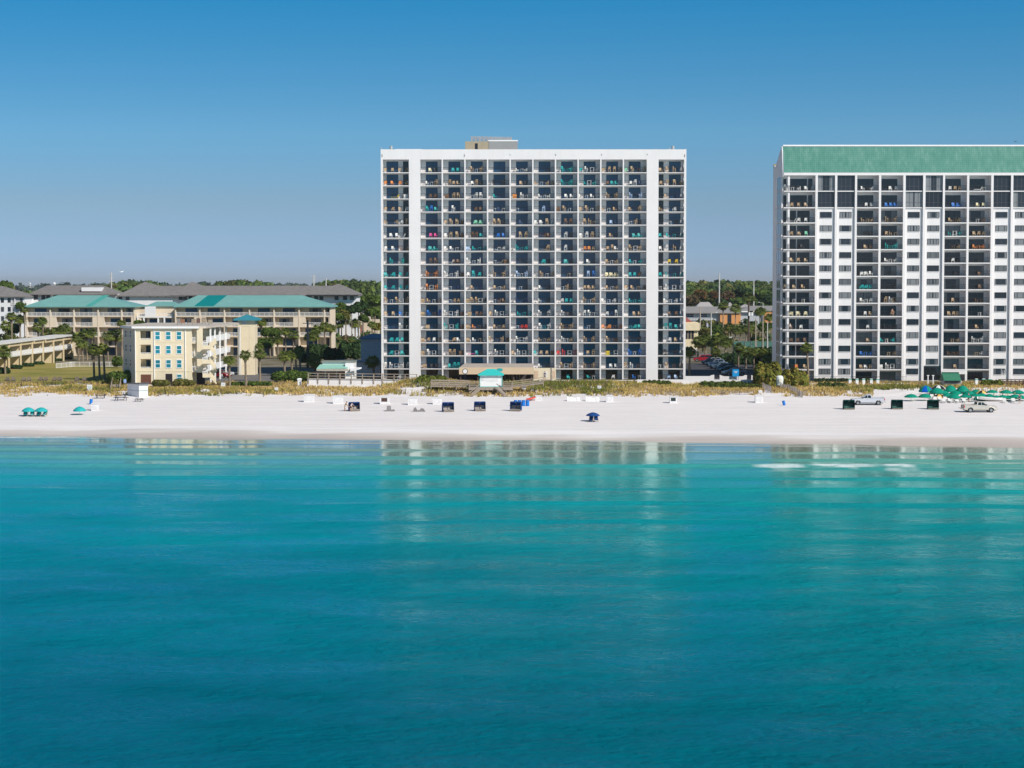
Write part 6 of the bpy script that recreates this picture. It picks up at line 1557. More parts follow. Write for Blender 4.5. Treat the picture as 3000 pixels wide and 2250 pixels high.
BB = [(267, 287, 1181, 1203.5, 'white storage bin beside the teal umbrella on the left beach', None), (890, 919, 1155, 1178, 'leftmost white storage bin along the middle dune', None), (975.5, 1004, 1159, 1183, 'white storage bin behind the two people', None), (1113, 1140, 1161, 1184, 'white storage bin with a brown opening', 'brown'),
      (1195, 1222, 1164, 1186.5, 'white storage bin above the left folded loungers', None), (1268, 1294, 1164, 1184.5, 'white storage bin left of the navy cabanas', None), (1568, 1587, 1158, 1173.5, 'white storage bin beside the red kayaks', None), (1776, 1797, 1158, 1178, 'white storage bin right of the tarpaulin heaps', None), (1962, 1984, 1161, 1181.5, 'white storage bin with a black opening', 'dark'), (2213, 2236, 1157, 1180, 'white storage bin below the beach path', None)]
for a in BB: beach_box(*a)
def tarp(px0, px1, pt, pb, label):
    p = sandpt((px0 + px1) / 2, pb); s = p.y / FPX; w = (px1 - px0) * s; h = (pb - pt) * s; n = 24; m = 6; vs = []
    for i in range(n + 1):
        u = i / n
        for j in range(m + 1):
            t = j / m; sag = h * (.82 + .18 * abs(math.cos(u * math.pi)) - .10 * abs(math.sin(3 * math.pi * u)))
            vs.append((p.x + (u - .5) * w, p.y + (-.1 if j == 0 else 0) + t * 1.2 + .06 * math.sin(u * 22 + t * 3), p.z - .05 if j in (0, m) else p.z + sag * math.sin(math.pi * min(1, .5 + .0 + .25 * 0 + (0.0 if j == 1 else .0))) * (1 - .25 * abs(t - .35))))
    b = MB(); b.add(vs, [(i * (m + 1) + j, (i + 1) * (m + 1) + j, (i + 1) * (m + 1) + j + 1, i * (m + 1) + j + 1) for i in range(n) for j in range(m)])
    b.add([vs[j] for j in range(m + 1)], [tuple(range(m, -1, -1))]); b.add([vs[n * (m + 1) + j] for j in range(m + 1)], [tuple(range(m + 1))])
    tag(b.build('tarpaulin_heap', M('tarp_white', (.74, .72, .71), .7, .06, 3), smooth=True), label, 'tarpaulin')
tarp(1662, 1702, 1161.5, 1175, 'left white tarpaulin draped over stacked loungers'); tarp(1716, 1759, 1161.5, 1175.5, 'right white tarpaulin draped over stacked loungers')
# white shed
p = sandpt(394, 1164); s = p.y / FPX; y0 = p.y; x0, xm, x1 = X(360, y0), X(404, y0), X(428, y0); z0 = p.z; z1 = Z(1126, y0)
sd_ = thing('beach_shed', 'white boarded beach shed with flat overhanging roof by the picnic tables', 'shed', p)
yb_ = y0 + 3.2
MB().add([(xm, y0, z0 - .2), (x1, y0 + .5, z0 - .2), (x1 - .6, yb_ + 1, z0 - .2), (x0, yb_, z0 - .2), (xm, y0, z1), (x1, y0 + .5, z1), (x1 - .6, yb_ + 1, z1), (x0, yb_, z1)], [(0, 1, 5, 4), (1, 2, 6, 5), (2, 3, 7, 6), (3, 0, 4, 7), (4, 5, 6, 7)]).build('wall', M('shed_white', (.74, .72, .73), .7, .04, 1.0), sd_)
MB().prism([(xm + .1, y0 - .35), (x1 + .3, y0 + .2), (x1 - .4, yb_ + 1.3), (x0 - .35, yb_ - .1)], 2, z1 + .003, z1 + .12).build('roof', M('shed_roof', (.10, .10, .11), .8), sd_)
MB().bar((xm, y0 - .02, (z0 + z1) / 2), (x1, y0 + .48, (z0 + z1) / 2 + .02), .04, .09).build('trim', M('shed_trim', (.05, .25, .18)), sd_); MB().bar((xm, y0 - .02, (z0 + z1) / 2), (x0, yb_ - .05, (z0 + z1) / 2), .04, .06).build('trim', greym, sd_)
p = sandpt(362, 1150); t = thing('blue_house_sign', 'small pale blue house-shaped sign above the white shed', 'sign', (X(363, 384), 384, gz(X(363, 384), 384)))
x = X(363, 384); zt_ = Z(1110, 384); MB().prism([(x - .25, zt_ - .75), (x + .25, zt_ - .75), (x + .25, zt_ - .22), (x, zt_), (x - .25, zt_ - .22)], 1, 383.95, 384.05).build('board', M('sign_pale_blue', (.30, .42, .75), .6), t); MB().box(x - .05, x + .05, 384.06, 384.14, gz(x, 384) - .2, zt_ - .1).build('post', wood, t)
# picnic tables
pkm = M('recycled_plastic_dark', (.045, .04, .045), .7, .15, 3)
pt_ = thing('picnic_table', '', 'picnic table', (0, 0, 0))
b = MB()
for i in range(5): b.box(-.9, .9, -.38 + .155 * i, -.38 + .155 * i + .14, .72, .77)
b.build('table_top', pkm, pt_)
for sgn in (-1, 1):
    b = MB(); b.box(-.9, .9, sgn * .78 - .14, sgn * .78 + .14, .42, .47); b.build('bench', pkm, pt_)
for x in (-.65, .65):
    for sgn in (-1, 1): MB().bar((x, sgn * .62, 0), (x, sgn * .2, .72), .07).build('leg', pkm, pt_)
    MB().bar((x, -.85, .40), (x, .85, .40), .07).build('crossbeam', pkm, pt_)
for px, py, sc, rt_, lab in ((295, 1167, 1.05, .1, 'dark picnic table farthest left beside the shed'), (354, 1173, 1.25, .5, 'large dark picnic table in front of the shed'), (408, 1176, .8, -.3, 'small dark picnic table right of the shed corner')):
    place(pt_, sandpt(px, py), rt_, lab, 'dark picnic tables by the shed', sc)
# signs along the dune
def dune_sign(px, pt, pb, w, label, two=0):
    y = 377.5; x = X(px, y); t = thing('dune_sign', label, 'sign', (x, y, gz(x, y)), 'small white signs along the dune'); ww = w * y / FPX
    for k in ((0,) if not two else (-1, 1)):
        b = MB(); xx = x + k * ww * .52; wk = ww if not two else ww * .95
        MB().box(xx - wk / 2, xx + wk / 2, y - .03, y, Z(pb, y), Z(pt, y)).build('sign_board', boxw, t)
        b = MB()
        for q in range(3): b.box(xx - wk * .34, xx + wk * .30, y - .036, y - .031, Z(pb, y) + .12 + .13 * q, Z(pb, y) + .16 + .13 * q)
        b.build('lettering', greym, t)
    MB().box(x - .04, x + .04, y + .003, y + .08, gz(x, y) - .3, Z(pt, y) - .05).build('post', wood, t)
for px, a, c, w, lab, tw_ in ((808, 1135, 1143, 10, 'small white dune sign right of the driveway', 0), (1084, 1143, 1151, 10, 'small white dune sign below the seawall end', 0), (1292, 1145.5, 1154, 10, 'small white dune sign left of the kiosk steps', 0), (1535, 1131, 1140, 6, 'paired white dune signs on one post right of the kiosk', 1), (1757, 1130, 1138, 11, 'small white dune sign below the third ground balcony', 0), (2033, 1145, 1153, 11, 'small white dune sign below the car park wall', 0), (2230, 1143, 1152, 11, 'small white dune sign behind the path storage bin', 0)): dune_sign(px, a, c, w, lab, tw_)
def board(px0, px1, pt, pb, Y, label, foot):
    t = thing('notice_board', label, 'sign', (X((px0 + px1) / 2, Y), Y, gz(X(px0, Y), Y)))
    MB().box(X(px0, Y), X(px1, Y), Y - .04, Y, Z(pb, Y), Z(pt, Y)).build('board', boxw, t); MB().box(X(px0, Y) + .2, X(px1, Y) - .2, Y - .05, Y - .043, Z(pb, Y) + .3, Z(pt, Y) - .25).build('notice', M('faded_print', (.5, .56, .55), .7), t)
    for p_ in (px0 + 1, px1 - 1): MB().box(X(p_, Y) - .05, X(p_, Y) + .05, Y + .003, Y + .09, Z(foot, Y) - .4, Z(pt, Y)).build('post', boxw, t)
board(251, 266.5, 1127, 1147, 380, 'white framed notice board left of the picnic tables', 1155); board(645, 658, 1121, 1132, 391, 'white notice board before the open stair', 1136)
tag(MB().cyl((X(648, 398), 398, 3.8), (X(648, 398), 398, Z(1096, 398)), .1, n=8).build('white_post', wht), 'plain white post at the driveway edge', 'post')
tag(MB().box(X(871, 394), X(881, 394), 393.6, 394.4, 3.4, Z(1108, 394)).box(X(869.5, 394), X(882.5, 394), 393.5, 394.5, Z(1112.5, 394), Z(1110, 394)).build('white_cabinet', wht), 'white utility cabinet left of the seawall', 'cabinet')
# Adirondack chairs on the lawn edge
adk = M('grey_brown_adirondack', (.16, .125, .10), .8, .15); AD = chair_mb('a')
for i, px in enumerate((16, 34, 65, 81, 115, 129.5, 156, 170, 221, 243)):
    yy = 402; o = AD.build('lawn_chair', adk) if i == 0 else link('lawn_chair', adm)
    adm = o.data; x = X(px, yy); o.location = (x, yy, gz(x, yy)); o.scale = (1.15,) * 3; o.rotation_euler = (0, 0, random.uniform(-.3, .3))
    tag(o, f'{ORDN[i]} brown fan-back chair from the left on the lawn edge', 'chair', 'fan-back chairs along the lawn edge')
wf = thing('brown_fence', 'low brown timber fence at the lawn corner', 'fence', (X(280, 401), 401, 4)); 
for i in range(14): px = 252 + 4.3 * i; MB().box(X(px, 401), X(px + 4, 401), 401, 401.06, 3.9, Z(1117 + i * .35, 401)).build('board', M('reddish_board', (.24, .13, .08), .8, .15), wf)
bw = thing('beach_walkover', 'wooden beach walkover with handrails by the shed', 'walkway', (X(335, 390), 390, 4))
MB().add([(X(322, 382), 382, 3.5), (X(346, 382), 382, 3.5), (X(352, 402), 402, 4.7), (X(330, 402), 402, 4.7)], [(0, 1, 2, 3)]).build('deck_floor', wood, bw)
for p0, p1 in ((321, 329), (347, 353)):
    A, B_ = Vector((X(p0, 382), 382, 3.5)), Vector((X(p1, 402), 402, 4.7))
    for q in range(6): p = A.lerp(B_, q / 5); MB().box(p.x - .06, p.x + .06, p.y - .06, p.y + .06, p.z - .6, p.z + 1.05).build('post', wood, bw)
    for h in (.55, 1.0): MB().bar(A + Vector((0, 0, h)), B_ + Vector((0, 0, h)), .07, .1).build('rail', wood, bw)
# barrels
brl = M('barrel_blue', (.0, .16, .55), .45, .06, 2)
bp = thing('blue_barrel', '', 'barrel', (0, 0, 0))
MB().lathe([(0, 0), (.27, 0), (.30, .05), (.30, .3), (.315, .32), (.30, .34), (.30, .62), (.315, .64), (.30, .66), (.30, .9), (.27, .95), (0, .95)], 16).build('drum', brl, bp)
MB().lathe([(.24, .96), (.30, .955), (.30, .99), (.24, 1.0), (.0, .97)], 16).build('rim', brl, bp)
for i, px in enumerate((1510.5, 1522.4, 1533.8, 1545.4)): place(bp, sandpt(px, 1189.5), 0, f'{ORDN[i]} blue barrel from the left behind the navy cabana', 'blue barrels', 1.06)
o = place(bp, sandpt(266, 1184.5), 0, 'tilted blue barrel behind the left white storage bin', 'blue barrels', .95); o.rotation_euler = (0, .12, 0); o = place(bp, sandpt(2298, 1187.5), 0, 'blue barrel leaning on the sand below the beach path', 'blue barrels', .85); o.rotation_euler = (0, -.25, 0)
# clamshell cabanas: hood, two seats, divider
def cabana(cname, col, cush):
    t = thing('beach_cabana', '', 'cabana', (0, 0, 0)); fab = canvas(cname, col); cu = M('cushion_' + cname, cush, .8); W2 = .95
    prof = [(.75, .12), (.80, .7), (.70, 1.25), (.42, 1.58), (.0, 1.66), (-.35, 1.52)]
    b = MB()
    for (y0, z0), (y1, z1) in zip(prof[:-1], prof[1:]): b.add([(-W2, y0, z0), (W2, y0, z0), (W2, y1, z1), (-W2, y1, z1), (-W2, y0 - .03, z0 - .02), (W2, y0 - .03, z0 - .02), (W2, y1 - .03, z1 - .03), (-W2, y1 - .03, z1 - .03)], [(0, 1, 2, 3), (7, 6, 5, 4)])
    for x in (-W2, W2):
        q = [(x, *p) for p in prof] + [(x, -.45, .12)]
        b.add(q, [tuple(range(len(q)))])
    b.build('hood', fab, t)
    for x in (-.46, .46):
        MB().box(x - .42, x + .42, -.55, .5, .2, .34).build('seat', cu, t); MB().hexa([(x - .42, .45, .3), (x + .42, .45, .3), (x + .42, .6, .3), (x - .42, .6, .3), (x - .42, .62, .95), (x + .42, .62, .95), (x + .42, .72, .95), (x - .42, .72, .95)]).build('backrest', cu, t)
    MB().bar((0, .70, 1.2), (0, -.34, 1.55), .03).build('divider', wht, t)
    b = MB(); b.box(-W2, W2, -.7, .75, .06, .14)
    for x in (-W2 + .1, W2 - .1): b.box(x - .05, x + .05, -.65, .7, -.05, .06)
    b.build('base', M('cabana_wood', (.34, .28, .22), .8), t); return t
cn = cabana('navy', (.012, .055, .20), (.30, .26, .24)); cg = cabana('deep_green', (.0, .045, .04), (.03, .10, .08))
for px, py, sc, rz, lab in ((1313, 1206, 1.0, .25, 'leftmost navy cabana of the three open ones facing the sea'), (1406, 1204, 1.0, .15, 'middle navy cabana of the three open ones facing the sea'), (1511, 1204, 1.0, -.2, 'navy cabana in front of the blue barrels'), (1038, 1204, .95, .35, 'navy cabana beside the two standing people')):
    o = place(cn, sandpt(px, py), rz, lab, 'navy beach cabanas', sc)
for px, py, rz, lab in ((2487, 1199, .05, 'dark green cabana before the silver pickup'), (2628, 1198.5, 0, 'dark green cabana between the two pickups'), (2733.5, 1199, -.05, 'dark green cabana in front of the parasol cluster')): place(cg, sandpt(px, py), rz, lab, 'dark green beach cabanas', 1.0)
# folded loungers
fb = M('folded_grey', (.22, .20, .20), .8, .1)
for px, py, lab, k in ((1140, 1205, 'grey folded lounger with upright back on the sand', 0), (1226, 1206, 'grey collapsed loungers lying on the sand', 1)):
    p = sandpt(px, py); t = thing('folded_lounger', lab, 'lounger', p); x, y, z = p
    MB().hexa([(x - .9, y - .3, z), (x + 1.0, y - .3, z), (x + 1.0, y + .5, z), (x - .9, y + .5, z), (x - .8, y - .3, z + .16), (x + .9, y - .3, z + .3), (x + .9, y + .5, z + .3), (x - .8, y + .5, z + .16)]).build('base', fb, t)
    if k == 0: MB().hexa([(x - .45, y, z + .2), (x + .35, y, z + .2), (x + .35, y + .1, z + .2), (x - .45, y + .1, z + .2), (x - .4, y + .2, z + .95), (x + .3, y + .2, z + .95), (x + .3, y + .3, z + .95), (x - .4, y + .3, z + .95)]).build('backrest', fb, t)
    else: MB().prism([(x - .95, z + .15), (x - .2, z + .15), (x - .5, z + .75), (x - .8, z + .6)], 1, y, y + .5).build('backrest', fb, t); MB().prism([(x + .1, z + .1), (x + 1.2, z), (x + .9, z + .5), (x + .4, z + .6)], 1, y - .2, y + .3).build('backrest', fb, t)
# kayaks
kr = M('kayak_red', (.62, .06, .03), .4)
for i, (px, py, rz, tl) in enumerate(((1556, 1175, .35, .18), (1561, 1174, .6, .28))):
    p = sandpt(px, py); L = 1.5; vs = []; n = 12; m = 8
    for a in range(n + 1):
        u = a / n * 2 - 1; r = .34 * math.sqrt(max(0.0, 1 - u * u)) + .01
        for c in range(m): th = 2 * math.pi * c / m; vs.append((u * L * .7, r * math.cos(th), .2 + .55 * r * math.sin(th) + .12 * u * u))
    b = MB(); b.add(vs, [(a * m + c, a * m + (c + 1) % m, (a + 1) * m + (c + 1) % m, (a + 1) * m + c) for a in range(n) for c in range(m)])
    t = thing('kayak', ['front red kayak lying by the white bin', 'rear red kayak tipped against the white bin'][i], 'kayak', (0, 0, 0)); b.build('hull', kr, t, smooth=True); MB().lathe([(0, .3), (.18, .38), (.2, .42), (.14, .40), (0, .34)], 10).build('cockpit', frame_dark, t)
    t.location = p + Vector((0, i * .8, .25)); t.rotation_euler = (0, -tl, rz)
# white hull
p = sandpt(2901, 1176); vs = []; n = 14; m = 10
for a in range(n + 1):
    u = a / n; r = .75 * math.sin(math.pi * min(1, .18 + u * .82)) ** .7 * (1 if u < .97 else .4)
    for c in range(m + 1): th = math.pi * c / m; vs.append(((u - .5) * 4.6, r * math.cos(th), .15 + .55 - .55 * math.sin(th) + .28 * (1 - u) ** 3))
t = thing('white_boat', 'white curved boat hull lying on the sand beneath the parasols', 'boat', p); b = MB(); b.add([(q[0] + p.x, q[1] + p.y, q[2] + p.z) for q in vs], [(a * (m + 1) + c, (a + 1) * (m + 1) + c, (a + 1) * (m + 1) + c + 1, a * (m + 1) + c + 1) for a in range(n) for c in range(m)]); b.build('hull', M('boat_white', (.76, .75, .73), .3), t, smooth=True)
for u in (-.8, .5): MB().box(p.x + u, p.x + u + .3, p.y - .6, p.y + .6, p.z + .5, p.z + .55).build('thwart', wht, t)
# slatted dune fences
def dune_fence(pts, label, h=1.1, tilt=.0):
    t = thing('dune_fence', label, 'fence', Vector((*pts[0], gz(*pts[0]))), 'slatted dune fences'); b = MB(); rn = random.Random(int(pts[0][0] * 3))
    for (xa, ya), (xb, yb) in zip(pts[:-1], pts[1:]):
        L = math.hypot(xb - xa, yb - ya); n = int(L / .13)
        for i in range(n):
            q = i / n; x = xa + (xb - xa) * q; y = ya + (yb - ya) * q; z = gz(x, y); l = rn.uniform(-.08, .08)
            b.bar((x, y, z - .2), (x + l, y, z + h * rn.uniform(.8, 1.05)), .045, .02)
        k = max(1, int(L / 2.5))
        for i in range(k + 1): q = i / k; x = xa + (xb - xa) * q; y = ya + (yb - ya) * q; MB().cyl((x, y, gz(x, y) - .3), (x, y, gz(x, y) + h * 1.15), .05, n=6).build('post', M('grey_post', (.16, .14, .12), .9), t)
    b.build('slats', M('grey_slats', (.30, .26, .235), .9, .2, 3), t)
dune_fence([(X(2285, 395), 395), (X(2310, 385), 385), (X(2338, 374), 374), (X(2353, 368.5), 368.5)], 'long grey slatted fence running down beside the beach path'); dune_fence([(X(2236, 394), 394), (X(2252, 384), 384), (X(2262, 378), 378)], 'short grey slatted fence left of the beach path')
dune_fence([(X(2340, 371), 371), (X(2366, 374), 374)], 'stub of slatted fence at the lower end of the path', .9); dune_fence([(X(1160, 376), 376), (X(1188, 375), 375)], 'thin slatted fence behind the middle storage bins', .9); dune_fence([(X(1305, 373), 373), (X(1332, 373), 373)], 'thin slatted fence left of the kiosk steps', .9); dune_fence([(X(2085, 377), 377), (X(2210, 375.5), 375.5)], 'sagging slatted fence below the green dune scrub', .75)
dune_fence([(X(1770, 374), 374), (X(1812, 373.5), 373.5)], 'slatted fence behind the tarpaulin heaps', .8); dune_fence([(X(1940, 374), 374), (X(1995, 373), 373)], 'slatted fence behind the bin with black opening', .8)
for px, lab in ((769, 'short dark post standing alone in the sand'), (2120, 'dark weathered post among the dune grass')):
    y = 370 if px == 769 else 377; tag(MB().cyl((X(px, y), y, gz(X(px, y), y) - .2), (X(px, y), y, gz(X(px, y), y) + .85), .06, n=8).build('sand_post', wood_dk), lab, 'post')
for px, lab in ((2241, 'left white notice on the dark path gate'), (2255, 'right white notice on the dark path gate')):
    tag(MB().box(X(px - 2.6, 396), X(px + 2.6, 396), 395.9, 395.96, Z(1122, 396), Z(1115, 396)).build('gate_notice', wht), lab, 'sign')
gt = thing('path_gate', 'dark metal gate across the beach path', 'gate', (X(2248, 396.2), 396.2, 4)); put(gt, 'gate_leaf', rail_mb(2.2, 1.7, .1), (M('gate_dark', (.03, .07, .05), .6),), (X(2248, 396.2), 396.2, 4.0))
vm = thing('path_shower', 'rounded white and pale green beach shower between the palmettos', 'beach shower', (X(2287, 394), 394, 4)); MB().lathe([(.0, 2.0), (.45, 1.95), (.75, 1.7), (.8, 1.2), (.7, .4), (.75, 0)], 14, (X(2287, 394), 394.5, 3.9)).build('dome', M('shower_white', (.70, .74, .70), .6), vm); MB().box(X(2284, 394), X(2291, 394), 393.6, 393.75, 4.6, 5.3).build('panel', M('shower_panel', (.7, .66, .55)), vm)
# ------------------------------------------------------------------ vehicles
tyre = M('tyre_rubber', (.025, .025, .027), .85, .1); rimm = M('wheel_rim', (.45, .45, .46), .35, .05, metal=.6); gcar = glass('car_glass', (.01, .014, .018), rough=.04)
redl = M('tail_red', (.45, .01, .015), .3); headl = M('headlight_clear', (.7, .72, .74), .15); blkp = M('black_plastic', (.02, .02, .022), .6)
def car_paint(name, c, metal=.25): 
    m = M(name, c, .3, .02, 1.0, metal=metal, spec=.5); return m
def wheel(t, x, y, r, w, side):
    b = MB(); n = 20
    prof = [(r * .62, -w / 2), (r * .93, -w / 2), (r, -w * .3), (r, w * .3), (r * .93, w / 2), (r * .62, w / 2)]
    vs = [(x + q * math.cos(2 * math.pi * i / n), y + d, r + q * math.sin(2 * math.pi * i / n)) for i in range(n) for q, d in prof]; k = len(prof)
    b.add(vs, [(i * k + j, i * k + (j + 1) % k, ((i + 1) % n) * k + (j + 1) % k, ((i + 1) % n) * k + j) for i in range(n) for j in range(k)])
    wh = b.build('wheel', tyre, t)
    b = MB(); b.cyl((x, y - w * .3, r), (x, y + w * .3, r), r * .62, n=16)
    for i in range(5): a = 2 * math.pi * i / 5; b.bar((x, y + side * w * .34, r), (x + r * .58 * math.cos(a), y + side * w * .34, r + r * .58 * math.sin(a)), .09, .05)
    o = b.build('rim', rimm, wh)
def side_profile(t, name, prof, y0, y1, tum, mat, zb):
    """body from a side outline; the flanks lean in above zb"""
    b = MB(); n = len(prof)
    def yy(z, s): return s * (abs(y1) - max(0, z - zb) * tum)
    vs = [(x, yy(z, -1), z) for x, z in prof] + [(x, yy(z, 1), z) for x, z in prof]
    b.add(vs, [tuple(range(n)), tuple(range(2 * n - 1, n - 1, -1))] + [(i, i + n, (i + 1) % n + n, (i + 1) % n) for i in range(n)])
    o = b.build(name, mat, t); return o
def pickup(label, paint, loc, face, tail_open=False):
    t = thing('pickup_truck', label, 'pickup truck', (0, 0, 0)); L = 2.9; hw = .98
    # x forward; arches cut as notches in the lower edge
    def arch(cx, r=.50): return [(cx + r * math.cos(math.pi * i / 8), .42 + r * math.sin(math.pi * i / 8) * .98) for i in range(9)]
    fx, rx = 1.82, -1.78
    low = [(L - .08, .45), (L, .55), (L, .95), (L - .12, 1.08), (1.25, 1.20), (1.05, 1.22), (-.62, 1.22), (-2.86, 1.22), (-2.9, .62), (-2.82, .5)] 
    pts = low + list(reversed(arch(rx))) + list(reversed(arch(fx)))
    side_profile(t, 'body', pts, -hw, hw, .06, paint, .9)
    b = MB(); b.box(-2.78, -.72, -.82, .82, 1.205, 1.235); b.build('bed_floor', blkp, t)
    for s in (-1, 1): MB().box(-2.86, -.62, s * .95 - .055, s * .95 + .055, 1.223, 1.36).build('bed_rail', paint, t)
    if not tail_open: MB().box(-2.9, -2.82, -.9, .9, .7, 1.36).build('tailgate', paint, t)
    else: MB().box(-3.4, -2.88, -.85, .85, .70, .76).build('tailgate', paint, t)
    cab = [(1.12, 1.21), (.42, 1.80), (.25, 1.86), (-.45, 1.87), (-.58, 1.80), (-.68, 1.21)]
    side_profile(t, 'cab', cab, -.96, .96, .20, paint, 1.2)
    for s in (-1, 1):
        def q(x, z): return (x, s * (.96 - (z - 1.2) * .20 + .006), z)
        for poly in ([(.92, 1.27), (.38, 1.74), (.16, 1.76), (.16, 1.27)], [(.08, 1.27), (.08, 1.76), (-.40, 1.76), (-.50, 1.27)]):
            MB().add([q(*p) for p in poly], [tuple(range(4)) if s < 0 else (3, 2, 1, 0)]).build('side_window', gcar, t)
        MB().box(.86, 1.02, s * 1.02 - .07, s * 1.02 + .07, 1.25, 1.42).build('mirror', blkp, t)
        b = MB(); b.box(.1, .22, s * .985 - .012, s * .985 + .012, 1.06, 1.10); b.build('door_handle', blkp, t)
        MB().box(L - .22, L + .015, s * .72 - .2, s * .72 + .2, .82, 1.0).build('headlight', headl, t); MB().box(-2.92, -2.78, s * .88 - .1, s * .88 + .1, .85, 1.2).build('tail_light', redl, t)
        MB().box(-1.15, 1.2, s * .95 - .05, s * .95 + .05, .40, .47).build('side_step', blkp, t)
    def w_(x, y, z): return (x, y, z)
    MB().add([(1.08, -.86, 1.26), (1.08, .86, 1.26), (.47, .78, 1.78), (.47, -.78, 1.78)], [(0, 1, 2, 3)]).build('windscreen', gcar, t).location = (.03, 0, .02)
    MB().add([(-.655, .82, 1.28), (-.655, -.82, 1.28), (-.585, -.78, 1.76), (-.585, .78, 1.76)], [(0, 1, 2, 3)]).build('rear_window', gcar, t).location = (-.02, 0, 0)
    MB().box(L - .05, L + .06, -.95, .95, .48, .66).build('front_bumper', rimm, t); MB().box(-3.0, -2.88, -.95, .95, .5, .66).build('rear_bumper', rimm, t); MB().box(L - .02, L + .02, -.5, .5, .70, 1.0).build('grille', blkp, t)
    MB().box(-2.6, 2.6, -.8, .8, .32, .5).build('underbody', blkp, t)
    for x in (fx, rx):
        for s in (-1, 1): wheel(t, x, s * .84, .40, .26, s)
    t.location = loc; t.rotation_euler = (0, 0, face); return t
p = sandpt(2544, 1187); pickup('silver pickup truck parked facing left before the dune', car_paint('silver_paint', (.62, .62, .65)), p + Vector((0, .8, 0)), math.pi - .03)
p = sandpt(2872, 1208.5); pickup('beige pickup truck facing right with its tailgate down', car_paint('champagne_paint', (.55, .50, .44)), p + Vector((0, .8, 0)), .05, True)
def suv(label, paint, loc, face, sc=1.0, van=False, grp='cars parked between the towers'):
    t = thing('parked_car', label, 'car', (0, 0, 0), grp); L = 2.25; hw = .9
    def arch(cx, r=.42): return [(cx + r * math.cos(math.pi * i / 8), .36 + r * math.sin(math.pi * i / 8)) for i in range(9)]
    pts = [(L - .05, .4), (L, .55), (L - .05, .82), (L - .25, .92), (1.1, 1.02), (-2.15, 1.06), (-2.25, .8), (-2.22, .45)] + list(reversed(arch(-1.35))) + list(reversed(arch(1.4)))
    side_profile(t, 'body', pts, -hw, hw, .05, paint, .85)
    cab = [(1.15, 1.01), (.45, 1.55), (.2, 1.62), (-1.6, 1.62), (-1.85, 1.5), (-2.1, 1.05)] if van else [(1.05, 1.01), (.3, 1.42), (.1, 1.48), (-1.0, 1.48), (-1.3, 1.4), (-1.95, 1.05)]
    top = cab[3][1]; side_profile(t, 'cab', cab, -.88, .88, .28, paint, 1.02)
    for s in (-1, 1):
        def q(x, z): return (x, s * (.88 - (z - 1.02) * .28 + .006), z)
        e = cab[4]
        for poly in ([(.85, 1.08), (.25, top - .1), (-.35, top - .1), (-.35, 1.08)], [(-.45, 1.08), (-.45, top - .1), (e[0] + .25, top - .1), (cab[5][0] + .35, 1.08)]): MB().add([q(*p_) for p_ in poly], [tuple(range(4)) if s < 0 else (3, 2, 1, 0)]).build('side_window', gcar, t)
        MB().box(L - .2, L + .012, s * .66 - .18, s * .66 + .18, .66, .82).build('headlight', headl, t); MB().box(-2.262, -2.1, s * .68 - .15, s * .68 + .15, .75, .98).build('tail_light', redl, t); MB().box(.75, .9, s * .97 - .07, s * .97 + .07, 1.02, 1.15).build('mirror', paint, t)
    a, b_ = cab[0], cab[1]; MB().add([(a[0] - .06, -.78, a[1] + .05), (a[0] - .06, .78, a[1] + .05), (b_[0] + .06, .68, b_[1] - .04), (b_[0] + .06, -.68, b_[1] - .04)], [(0, 1, 2, 3)]).build('windscreen', gcar, t).location = (.03, 0, .03)
    a, b_ = cab[5], cab[4]; MB().add([(a[0] + .06, .75, a[1] + .06), (a[0] + .06, -.75, a[1] + .06), (b_[0] + .04, -.66, b_[1] - .04), (b_[0] + .04, .66, b_[1] - .04)], [(0, 1, 2, 3)]).build('rear_window', gcar, t).location = (-.04, 0, .02)
    MB().box(-2.0, 2.0, -.75, .75, .22, .42).build('underbody', blkp, t)
    for x in (1.4, -1.35):
        for s in (-1, 1): wheel(t, x, s * .78, .33, .2, s)
    t.location = loc; t.rotation_euler = (0, 0, face); t.scale = (sc,) * 3; return t
for px, py, lab, c, face, van, sc in ((2060, 1060, 'red car parked in sunlight beside the shaded row', (.40, .015, .03), math.pi - .1, True, 1.12), (2085, 1068, 'black car next to the red one', (.015, .015, .02), math.pi + .35, True, 1.1), (2095, 1073, 'dark blue car second in the shaded row', (.03, .05, .10), math.pi + .4, True, 1.05), (2108, 1080, 'blue-grey car third in the shaded row', (.06, .10, .15), math.pi + .4, False, 1.1), (2124, 1086, 'black car fourth in the shaded row', (.012, .014, .02), math.pi + .4, True, 1.05), (2133, 1092, 'dark grey car partly hidden by the lamp post', (.03, .035, .04), math.pi + .4, False, 1.1), (2150, 1101, 'silver-grey car behind the blue signboard', (.22, .23, .26), math.pi + .3, False, 1.15)):
    q = onz(px, py, G + .02); suv(lab, car_paint('paint_' + lab.split()[0] + str(px), c), q, face, sc, van)
for px, yy, lab, c in ((643, 421, 'red car under the open gallery of the cream building', (.35, .02, .03)), (652, 428, 'pale car behind the red one under the gallery', (.5, .5, .52))):
    suv(lab, car_paint('paint_' + str(px), c), (X(px, yy), yy, G + .02), -.5, 1.0, False, 'cars by the cream building')
for px, yy, lab, c in ((2230, 590, 'dark car glimpsed behind the green court screen', (.03, .03, .04)), (2020, 575, 'white car in the side street beside the corner shop', (.6, .6, .6))):
    suv(lab, car_paint('paint_' + str(px), c), (X(px, yy), yy, G + .02), .1, 1.1, True, 'cars in the back street')

